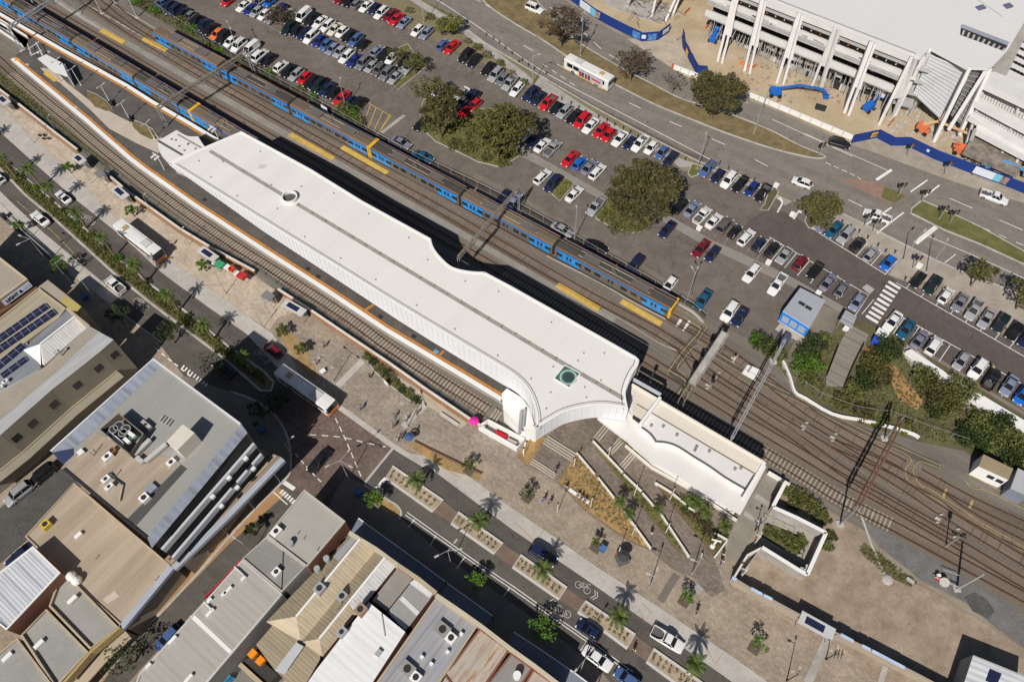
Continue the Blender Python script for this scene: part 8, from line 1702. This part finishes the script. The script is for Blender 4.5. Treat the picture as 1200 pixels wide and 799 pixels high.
lamp((113, 351), 6.0, 'street lamp beside the mustard roof', arms=((1, 1), (-.5, -.5)), arm=1.3)
lamp((35, 280), 5.0, 'curved street lamp behind the dark box on the left footpath', arms=((1, 1), ), arm=1.6)
lamp((265, 344), 5.5, 'street lamp on the plaza below the red stall', arms=((-.6, 1), ), arm=1.2)
lamp((149, 435), 5.0, 'street lamp rising beside the tree in the lane', arms=((-1, .2), ), arm=1.4)
lamp((342, 533), 4.5, 'street lamp on the shaded corner by the car decks', arms=((1, 1), ), arm=1.2)
lamp((296, 648), 5.0, 'street lamp at the join of the pale roof and the darker roof', arms=((-1, .6), ), arm=1.4)
for i, (px, h, lb)in enumerate([((108, 215), 3.6, 'small curved lamp near the pale shelter at the top left of the plaza'), ((40, 168), 5.0, 'thin twin lamp pole on the plaza near the dead-end track'), ((66, 154), 4.0, 'thin pole beside the bicycles near the brick wall'), ((178, 248), 4.5, 'thin lamp pole above the white bus'), ((222, 287), 4.5, 'thin lamp pole right of the white bus'), ((309, 384), 3.5, 'thin lamp pole by the curved bed'), ((318, 372), 4.5, 'thin lamp pole below the dark-topped shelter')]):
 lamp(px, h, lb, arms=((.6, 1), ), arm=.5, r0=.06, hl=.4, name='thin_lamp', grp='thin lamp poles on the plaza')
for i, (px, h, lb)in enumerate([((743, 580), 5.2, 'white slanting-shadowed pole in the thin garden strip'), ((673, 545), 3.2, 'short white pole at the top of the largest garden'), ((692, 594), 4.6, 'white pole at the lower edge of the largest garden'), ((741, 626), 5.0, 'white pole near the lower tip of the largest garden'), ((780, 624), 5.0, 'white pole near the lower end of the thin garden strip'), ((785, 585), 5.2, 'white pole at the upper end of the pointed garden'), ((713, 535), 4.5, 'white pole at the upper end of the thin garden strip'), ((724, 650), 4.4, 'white pole by the round kiosk canopy'), ((653, 600), 4.0, 'white pole on the plaza below the largest garden'), ((614, 534), 3.2, 'white pole below the tip of the station roof')]):
 c=G(*px, .2);r=empty('light_column', c, lb, 'pole', 'slim white light columns');MB().tube(c, c+Vector((0, 0, h)), .07, .05).build('column', M_wht, r);MB().tube(c+Vector((0, 0, h)), c+Vector((0, 0, h+.12)), .16, .16).build('cap', M_dark, r)
c=G(835, 640, .2);r=empty('sculpture', c, 'white bird-like sculpture standing at the lower tip of the pointed garden', 'sculpture');MB().tube(c, c+Vector((0, 0, 2.8)), .16, .2).build('stem', M_wht, r);MB().ball(c+Vector((0, 0, .1)), .45, 10, 5, sz=.5).build('foot', M_wht, r);MB().beam(c+Vector((-.7, .2, 2.9)), c+Vector((.7, -.2, 2.9)), .2, .2).build('wing', M_wht, r)
for px, lb in[((885, 621), 'dark twin-headed lamp at the head of the folded ramp'), ((935, 675), 'white camera pole at the corner of the folded ramp walls'), ((884, 637), 'white camera pole above the vacant lot corner'), ((868, 676), 'white camera pole at the blue end of the lot wall')]:
 lamp(px, 3.8, lb, arms=((.5, 1), (-1, .3)), arm=.4, r0=.09, hl=.4, name='lamp_post', grp='short poles round the folded ramp', m=M_dark if 'dark' in lb else M_wht)
lamp((968, 772), 4.5, 'black street lamp in front of the solar shelter', arms=((.4, 1), (-.7, .3)), arm=.6, m=M_dark, name='black_lamp', grp='black lamps by the lot wall', hl=.5)
lamp((922, 797), 5.5, 'black street lamp at the bottom edge near the shelter', arms=((.4, 1), (-.7, .3)), arm=.6, m=M_dark, name='black_lamp', grp='black lamps by the lot wall', hl=.5)
c=G(977, 772);r=empty('bicycle_rack', c, 'grey tubular rack with a white bicycle shape beside the black lamp', 'rack')
for i in range(3):MB().path([c+Vector((i*.5, 0, 0)), c+Vector((i*.5, 0, .9)), c+Vector((i*.5+.3, .5, .9)), c+Vector((i*.5+.3, .5, 0))], .05).build('hoop', M_steel, r)
strip('paving_strip', [(970, 748), (946, 800)], 1.2, 4, M_conc, sm=False);strip('paving_strip', [(1038, 780), (1030, 805)], .8, 4, M_conc, sm=False);strip('dark_paving_strip', [(793, 673), (774, 704)], 1.1, 4, mat('dark_strip', (0.16, 0.14, 0.125)));strip('paving_strip', [(811, 684), (822, 693)], 1.2, 4, M_conc, sm=False)
for a, c_ in[((200, 232), (215, 219)), ((140, 249), (152, 243)), ((18, 163), (24, 155))]:pass
for i, (px, lb)in enumerate([((1052, 230), 'traffic signal on the grass tip of the brick island'), ((1079, 238), 'traffic signal at the left tip of the planted median'), ((1100, 257), 'traffic signal group on the planted median'), ((1112, 262), 'second traffic signal on the planted median'), ((1012, 266), 'traffic signal on the footpath beside the white ute'), ((1022, 272), 'small signal box post right of the white ute'), ((959, 183), 'traffic signal at the right end of the median beside the black car'), ((1062, 184), 'traffic signal in front of the zigzag hoarding'), ((1106, 205), 'traffic signal group below the blue hoarding'), ((1069, 315), 'pedestrian signal post on the pale corner')]):
 c=G(*px);r=empty('traffic_signal', c, lb, 'traffic light', 'traffic signals at the crossing');MB().tube(c, c+Vector((0, 0, 3.6)), .08, .07).build('pole', M_steel, r)
 for dx, dy in((-.35, 0), (.35, .1)):
  h_=MB().box((c.x+dx, c.y+dy, 2.7), (.35, .35, 1.0), .4).build('signal_head', M_dark, r)
  for k, m in enumerate([(0.3, 0.02, 0.02), (0.3, 0.2, 0.02), (0.02, 0.2, 0.05)]):
   q=MB().box((c.x+dx, c.y+dy-.19, 2.78+.3*(2-k)), (.2, .05, .2), .4).build('lens', mat('lens%d'%k, m), r);q.o.parent=h_.o;q.o.location=(0, 0, 0)if False else q.o.location
BP=[(658, 118), (669, 123), (678, 128), (686, 133), (701, 139), (711, 143), (720, 148), (730, 152), (738, 157), (747, 162), (766, 170), (776, 175), (786, 180), (794, 184), (803, 188), (843, 193), (853, 199), (863, 204), (873, 208), (883, 213), (893, 218), (986, 262), (996, 267), (1006, 273), (1016, 280), (1028, 289), (1037, 296), (1048, 297), (1060, 328)]
pb_=None
for i, px in enumerate(BP):
 c=G(*px)
 if pb_ is None:pb_=MB().tube(c, c+Vector((0, 0, 1.1)), .11, .09, 8).build('bollard', M_dark).o
 o=pb_ if i==0 else pb_.copy()
 if i:C.objects.link(o);o.location=c
 tag(o, '%s dark bollard from the left along the footpath edge above the parked cars'%ORD[i+1], 'bollard', 'dark bollards along the footpath')
GP_=[(612, 72), (619, 78), (640, 88), (608, 74), (626, 82), (585, 52), (578, 47), (592, 58), (570, 42), (600, 64)]
for i, px in enumerate(sorted(GP_)):
 c=G(*px);o=pb_.copy();C.objects.link(o);o.location=c;o.name='verge_post';tag(o, '%s dark post from the left on the kerb strip of the highway'%ORD[i+1], 'post', 'dark posts on the highway kerb')
for i, (px, lb)in enumerate([((819, 269), 'white concrete cube on the paved strip between the parking rows'), ((900, 309), 'white concrete cube on the paved strip near the kiosk'), ((1076, 313), 'white square box at the pale corner'), ((909, 219), 'white box on the bed by the car park entrance'), ((928, 253), 'small white marker near the turn arrow'), ((958, 345), 'small white marker behind the kiosk roof')]):
 c=G(*px);tag(MB().box(c, (.9, .8, .7), SD).box(c+Vector((0, 0, .7)), (1.0, .9, .06), SD).build('concrete_block', M_wht).o, lb, 'block', 'white blocks round the car park')
c=G(888, 432);r=empty('utility_cabinet', c, 'white open-topped equipment pad beside the tracks under the grey gantry', 'cabinet');MB().prism(GP([(876, 427), (892, 433), (886, 445), (870, 436)], .6), 0, .6).build('body', M_wht, r);MB().box(G(878, 434, .6), (1.2, .3, .4), SP).build('handle_rail', M_steel, r)
c=G(916, 398);r=empty('grey_container', c, 'dark blue tank standing below the kiosk', 'tank');MB().beam(G(924, 393, 1.2), G(914, 408, 1.2), 1.1, 1.2).build('tank_body', mat('navy_tank', (0.07, 0.08, 0.13), rough=.4), r)
for i, (px, lb)in enumerate([((829, 452), 'white points motor beside the rusty tracks'), ((838, 441), 'white points machine in the middle of the yard'), ((827, 412), 'white signal ladder frame by the signal bridge'), ((859, 421), 'white signal head beside the yellow-edged path'), ((941, 500), 'row of white points rods in the yard'), ((1118, 625), 'black and white signal lamps at the right of the yard'), ((975, 513), 'white point rodding box in the yard'), ((1098, 608), 'pale rock shaped cover between the tracks')]):
 c=G(*px);r=empty('yard_equipment', c, lb, 'equipment', 'railway yard equipment');MB().box(c+Vector((0, 0, .1)), (.8, .35, .25), RA).build('case', M_lconc if i!=5 else M_dark, r)
 for k in range(2):MB().box(c+Vector((.7-k*.9, .6*(-1)**k, .1)), (.5, .2, .25), RA+.6).build('rod', M_lconc, r)
for px, h, lb in[((760, 455), 5, 'signal post with a small head behind the annex cross beam'), ((832, 455), 3, 'dark signal post beside the signal bridge'), ((834, 418), 3, 'dark two-lamp signal post near the yellow path'), ((1108, 640), 6, 'dark signal mast at the right of the yard')]:
 c=G(*px);r=empty('signal_post', c, lb, 'signal', 'railway signal posts');MB().tube(c, c+Vector((0, 0, h)), .1, .08).build('post', M_steel, r);MB().box(c+Vector((0, 0, h-.9)), (.5, .35, 1.0)).build('signal_head', M_dark, r)
c=G(1121, 690);r=empty('overhead_line_mast', c, 'pale leaning mast with a round plate at the edge of the vacant lot', 'mast', 'overhead line masts');MB().tube(c, c+Vector((0, 0, 8.0)), .2, .14).build('mast', M_steel, r);MB().beam(c+Vector((0, 0, 1)), c+Vector((-3.2, 1.6, 1)), .12, .12).build('stay', M_lconc, r);MB().tube(G(1107, 682, 1.0), G(1107, 682, 1.1), .7, n=14).build('round_plate', M_lconc, r);MB().box(c, (1.0, 1.0, .2)).build('footing', M_lconc, r)
for a, c_, lb in[((1105, 667), (1124, 674), 'frame')]:MB().ribbon(GP([a, c_], 1.0), .08, h=.08).build('frame_rail', M_lconc, r)
c=G(1098, 678);r=empty('signal_lamp', c, 'low red and white lamp beside the round plate', 'lamp');MB().box(c, (.6, .5, .5)).build('base', mat('lamp_red', (0.7, 0.04, 0.02)), r);MB().box(c+Vector((0, .3, .5)), (.5, .4, .5)).build('head', M_wht, r)
sheet('coal_heap_ground', [(1130, 700), (1142, 694), (1156, 702), (1166, 716), (1158, 724), (1140, 716)], 5, mat('dark_gravel', (0.08, 0.078, 0.075), var=.3, fine=.3))
strip('old_cable_trench', [(1008, 600), (1022, 640), (1038, 678)], .35, 4, M_lconc, sm=False)
tag(MB().ball(G(1040, 679, .1), .9, 8, 5, sz=.35).build('gravel_pile', M_lconc).o, 'small pile of pale gravel at the end of the old cable trench', 'pile');tag(MB().beam(G(1062, 677, .2), G(1071, 683, .2), .5, .4).build('concrete_beam', M_lconc).o, 'short pale concrete beam lying by the weeds', 'beam')
r=empty('street_bench', G(678, 581), 'long white bench at the foot of the largest garden', 'bench');MB().ribbon(GP([(667, 573), (690, 589)], .42), .55, z=.38, h=.07).build('seat', M_wht, r)
for px in((669, 574), (679, 581), (688, 588)):MB().box(G(*px), (.5, .3, .38), SP).build('leg', M_lconc, r)
r=empty('street_bench', G(526, 491), 'long dark-shadowed stone bench beside the striped bed', 'bench');MB().ribbon(GP([(516, 484), (537, 498)], .42), .6, z=.35, h=.1).build('seat', M_lconc, r);MB().ribbon(GP([(517, 485), (536, 497)], .2), .3, z=0, h=.35).build('base', M_dark, r)
c=G(729, 656);r=empty('snack_cart', c, 'dark round canopy with a small cart on the plaza below the largest garden', 'cart');MB().box(c, (1.8, 1.6, .9), R(20)).build('cart_body', mat('cart_grey', (0.12, 0.115, 0.11)), r);MB().tube(c, c+Vector((0, 0, 2.3)), .05).build('umbrella_pole', M_steel, r);MB().tube(c+Vector((0, 0, 2.2)), c+Vector((0, 0, 2.6)), .95, .05, n=12).build('umbrella', mat('umbrella_dark', (0.05, 0.05, 0.055)), r)
for px, col, lb in[((481, 517), (0.05, 0.09, 0.2), 'navy umbrella by the kerb of the brick crossing'), ((556, 499), (0.75, 0.03, 0.35), 'bright pink umbrella against the white service bay')]:
 c=G(*px);r=empty('umbrella', c, lb, 'umbrella', 'umbrellas on the forecourt');MB().tube(c, c+Vector((0, 0, 2.1)), .04).build('pole', M_steel, r);MB().tube(c+Vector((0, 0, 1.9)), c+Vector((0, 0, 2.3)), .85, .04, n=8).build('canopy', mat('umb_%d'%px[0], col), r)
c=G(379, 437);r=empty('cafe_table', c, 'small dark table with a white top beside the forecourt lamp', 'table');MB().box(c+Vector((0, 0, .72)), (1.0, .8, .05), R(40)).build('table_top', M_wht, r)
for sx in(-.4, .4):
 for sy in(-.3, .3):MB().beam(c+Vector((sx, sy, 0)), c+Vector((sx, sy, .72)), .05, .05).build('leg', M_dark, r)
for i, (px, lb)in enumerate([((706, 644), 'blue bin beside the thin tree on the plaza'), ((101, 350), 'blue awning cube in the shaded street by the white ute'), ((308, 506), 'blue bin on the shaded corner by the car decks'), ((421, 579), 'blue bin on the shaded corner of the crossing')]):
 c=G(*px);r=empty('litter_bin', c, lb, 'bin', 'bins on the streets');MB().box(c, (.9, .8, 1.1), SD).build('body', mat('bin_navy', (0.03, 0.09, 0.25)), r);MB().box(c+Vector((0, 0, 1.1)), (1.0, .9, .1), SD).build('lid', mat('bin_lid', (0.06, 0.15, 0.35)), r)
c=G(601, 446, 0);r=empty('sign_board', G(452, 446), 'small white sign board on the narrow wall bed', 'sign');MB().beam(G(450, 447, .9), G(455, 451, .9), .08, 1.1).build('board', M_wht, r);MB().beam(G(452, 449, 0), G(452, 449, .5), .08, .08).build('post', M_steel, r)
c=G(381, 137);r=empty('sign_board', G(380, 127), 'white leaning sign board behind the rail fence', 'sign');MB().beam(G(377, 127, 1.2), G(384, 131, 1.2), .1, 2.0).build('board', M_wht, r);MB().beam(G(380, 129, 0), G(380, 129, .6), .1, .1).build('post', M_steel, r)
r=empty('bus_awning', G(12, 256), 'dark box and pale rail along the left footpath edge', 'rail');MB().ribbon(GP([(8, 254), (34, 277), (62, 302)], .9), .12, h=.1).build('rail', M_lconc, r);MB().box(G(7, 256), (1.0, .9, 1.2), SD).build('box', M_dark, r)
r=empty('flower_bed', G(16, 268), 'small strip of red flowers on the left footpath', 'flowers');MB().box(G(16, 268), (1.2, .5, .4), SD).build('trough', M_lconc, r);b=MB();leaves(b, G(16, 268, .5), (.6, .3, .15), 40, .1, random.Random(3));b.build('flowers', mat('flower_red', (0.5, 0.03, 0.02)), r)
bk=0
for px in[(50, 160), (55, 164)]:
 bk+=1;c=G(*px);r=empty('bicycle', c, ['red bicycle leaning near the brick wall', 'dark bicycle leaning right of the red bicycle'][bk-1], 'bicycle', 'bicycles at the wall')
 for s in(-.52, .52):
  w_=MB().ribbon([c+Vector((s+.33*math.cos(k*PI/6), 0, .33+.33*math.sin(k*PI/6)))for k in range(12)], .04, closed=True, h=.04);MB().tube(c+Vector((s, -.03, .33)), c+Vector((s, .03, .33)), .33, n=14).build('wheel', M_tyre, r)
 m_=mat(['bike_red', 'bike_dark'][bk-1], [(0.4, 0.03, 0.03), (0.05, 0.05, 0.06)][bk-1])
 MB().beam(c+Vector((-.52, 0, .33)), c+Vector((-.1, 0, .8)), .05, .05).beam(c+Vector((-.1, 0, .8)), c+Vector((.4, 0, .8)), .05, .05).beam(c+Vector((.4, 0, .85)), c+Vector((.52, 0, .33)), .05, .05).beam(c+Vector((0, 0, .33)), c+Vector((-.15, 0, .9)), .05, .05).build('frame', m_, r)
 MB().beam(c+Vector((.4, -.25, .95)), c+Vector((.4, .25, .95)), .04, .04).build('handlebar', M_dark, r);MB().box(c+Vector((-.15, 0, .9)), (.25, .14, .06)).build('saddle', M_dark, r)
def skin(name, chains, m):
 """continuous body grown from a skeleton of joints with radii"""
 vs, es, rs=[], [], [];idx={}
 def vi(k):
  if k not in idx:idx[k]=len(vs);vs.append(k[0:3]);rs.append(k[3])
  return idx[k]
 for ch in chains:
  for a, c in zip(ch, ch[1:]):es.append((vi(a), vi(c)))
 me=bpy.data.meshes.new(name);me.from_pydata(vs, es, []);o=bpy.data.objects.new(name, me);C.objects.link(o)
 md=o.modifiers.new('s', 'SKIN');sv_=me.skin_vertices[0].data
 for i, r_ in enumerate(rs):sv_[i].radius=(r_, r_*(.8 if r_>.11 else 1));sv_[i].use_root=i==0
 sb=o.modifiers.new('u', 'SUBSURF');sb.levels=1;sb.render_levels=1
 dg=bpy.context.evaluated_depsgraph_get();me2=bpy.data.meshes.new_from_object(o.evaluated_get(dg));bpy.data.objects.remove(o)
 me2.materials.clear();me2.materials.append(m)
 return me2
M_skin=mat('skin', (0.36, 0.21, 0.15), var=0, fine=0);M_hair=mat('hair', (0.03, 0.02, 0.015), var=0, fine=0);M_c0=mat('cloth', (0.1, 0.1, 0.1))
def body_set(pose):
 st={'stand':(0.0, 0.0, 0.05, 0.05, 0), 'walk':(.28, -.26, -.22, .25, 0), 'sit':(.42, .42, .25, .25, 1)}[pose];l1, l2, a1, a2, sit=st
 hz=.93 if not sit else.52
 pel=(0, 0, hz, .13);wst=(0, 0, hz+.18, .12);ch=(0.01, 0, hz+.40, .15);nk=(.02, 0, hz+.56, .055);hd=(.04, 0, hz+.68, .09);hd2=(.04, 0, hz+.79, .095)
 body=[[pel, wst, ch, nk, hd, hd2]];top=[[(0, 0, hz+.02, .145), (0, 0, hz+.18, .135), (0.01, 0, hz+.42, .165)]];leg=[]
 for s, lf, af in((-1, l1, a1), (1, l2, a2)):
  hp=(0, s*.09, hz-.04, .095)
  if sit:kn=(.42, s*.11, hz-.02, .065);ft=(.42, s*.11, .08, .045);toe=(.56, s*.11, .04, .035)
  else:kn=(lf*.55, s*.10, .49, .062);ft=(lf if lf>0 else lf*1.15, s*.10, .08, .042);toe=(ft[0]+.14, s*.11, .04, .035)
  body.append([pel, hp, kn, ft, toe]);leg.append([(0, 0, hz, .14), (0, s*.09, hz-.05, .108), kn[:3]+(kn[3]+.014, ), (ft[0], ft[1], .12, .058)])
  sh=(0.0, s*.19, hz+.46, .06);el=(af*.6, s*.25, hz+.20, .045);wr=(af+.05, s*.24, hz-.02, .032);hn=(af+.08, s*.235, hz-.10, .036);fg=(af+.10, s*.23, hz-.17, .022);th_=(af+.12, s*.20, hz-.10, .015)
  body.append([ch, sh, el, wr, hn, fg]);body.append([wr, th_]);top.append([(0.01, 0, hz+.42, .165), sh[:3]+(.075, ), (el[0]*.9, el[1], el[2]+.03, .058)])
 return skin('person', body, M_skin), skin('top', top, M_c0), skin('trousers', leg, M_c0), hz
SETS={k:body_set(k)for k in('stand', 'walk', 'sit')}
hair_me={}
CLO={'black':(0.015, 0.015, 0.018), 'white':(0.65, 0.65, 0.65), 'blue':(0.03, 0.08, 0.30), 'red':(0.4, 0.03, 0.03), 'grey':(0.18, 0.18, 0.19), 'navy':(0.02, 0.025, 0.07), 'green':(0.05, 0.15, 0.06), 'yellow-green':(0.5, 0.75, 0.03), 'beige':(0.45, 0.36, 0.25), 'pink':(0.6, 0.2, 0.25)}
def person(px, pose, ang, c1, c2, label, z=0.06, gone=None):
 c=G(px[0], px[1], z);o=bpy.data.objects.new('person', SETS[pose][0]);C.objects.link(o);o.location=c;o.rotation_euler=(0, 0, R(ang));s=random.uniform(.95, 1.04);o.scale=(s, s, s)
 hz=SETS[pose][3]
 for nm, me, col in(('top', SETS[pose][1], c1), ('trousers', SETS[pose][2], c2)):
  q=bpy.data.objects.new(nm, me);C.objects.link(q);q.parent=o;q.material_slots[0].link='OBJECT';q.material_slots[0].material=mat('cloth_'+col, CLO[col], rough=.9, var=.1)
 if pose not in hair_me:hair_me[pose]=MB().ball((.02, 0, hz+.80), .112, 10, 6).mesh('hair', M_hair)
 q=bpy.data.objects.new('hair', hair_me[pose]);C.objects.link(q);q.parent=o
 for s_ in(-.04, .04):
  q=bpy.data.objects.new('eye', hair_me.setdefault('eye'+pose, MB().ball((.135, .035, hz+.74), .014, 6, 4).mesh('eye', M_hair)));C.objects.link(q);q.parent=o;q.location=(0, -.07 if s_<0 else 0, 0)
 tag(o, label, 'person', 'people on the plaza and streets')
for a in[((381, 407), 'walk', 40, 'red', 'black', 'person in a red top walking near the wall bed'), ((371, 427), 'stand', 10, 'white', 'grey', 'person in white near the forecourt table'), ((434, 443), 'walk', 200, 'black', 'black', 'person in black beside the narrow wall bed'), ((424, 480), 'walk', 60, 'blue', 'navy', 'person in blue alone in the middle of the forecourt'), ((463, 490), 'walk', 120, 'grey', 'blue', 'person in grey left of the forecourt lamp'), ((462, 501), 'walk', 250, 'black', 'navy', 'person in black just below the one in grey'), ((466, 517), 'stand', 30, 'white', 'beige', 'person in white at the kerb of the brick crossing'), ((471, 514), 'stand', 200, 'black', 'grey', 'person in black beside the one in white at the kerb'), ((486, 508), 'walk', 320, 'beige', 'black', 'person in beige near the navy umbrella'), ((489, 486), 'walk', 120, 'black', 'black', 'person in black right of the forecourt lamp'), ((476, 494), 'stand', 300, 'white', 'black', 'person in white at the foot of the forecourt lamp'), ((663, 573), 'stand', 240, 'yellow-green', 'blue', 'worker in a bright yellow-green vest at the end of the white bench'), ((678, 580), 'sit', 235, 'white', 'black', 'person in white sitting first on the white bench'), ((682, 583), 'sit', 235, 'black', 'black', 'person in black sitting in the middle of the white bench'), ((686, 586), 'sit', 235, 'grey', 'navy', 'person in grey sitting at the right of the white bench'), ((762, 627), 'walk', 60, 'white', 'grey', 'person in white walking between the thin garden and the pointed garden'), ((651, 553), 'walk', 100, 'black', 'navy', 'person in black by the lower wide steps'), ((742, 763), 'walk', 250, 'yellow-green', 'navy', 'person in a bright yellow-green top crossing between planters'), ((846, 652), 'walk', 70, 'white', 'black', 'person in white walking up beside the pointed garden'), ((845, 660), 'walk', 70, 'white', 'navy', 'person in white just behind, beside the pointed garden'), ((637, 587), 'walk', 60, 'blue', 'blue', 'person in blue on the plaza left of the largest garden'), ((644, 590), 'walk', 60, 'grey', 'black', 'person in grey right of the one in blue'), ((816, 718), 'walk', 80, 'grey', 'black', 'person in grey alone on the open plaza'), ((821, 656), 'stand', 190, 'beige', 'grey', 'person in beige by the tree above the plaza'), ((722, 650), 'stand', 330, 'red', 'black', 'person in red standing at the round canopy cart'), ((187, 707), 'walk', 50, 'black', 'black', 'person in black on the orange footpath'), ((148, 750), 'walk', 50, 'beige', 'black', 'person in beige at the lower part of the orange footpath'), ((123, 780), 'sit', 20, 'white', 'navy', 'person in white sitting by the orange footpath at the bottom'), ((247, 648), 'walk', 230, 'navy', 'grey', 'person in navy on the orange footpath under the car decks'), ((326, 554), 'walk', 40, 'red', 'navy', 'person in red at the end of the street awning'), ((202, 288), 'walk', 50, 'white', 'blue', 'person in white beside the front of the bus on the plaza'), ((860, 422), 'stand', 240, 'white', 'white', 'person in white by the yellow-edged path in the yard'), ((1160, 433), 'stand', 10, 'yellow-green', 'navy', 'person in a yellow-green vest by the black ute tray')]:person(*a)
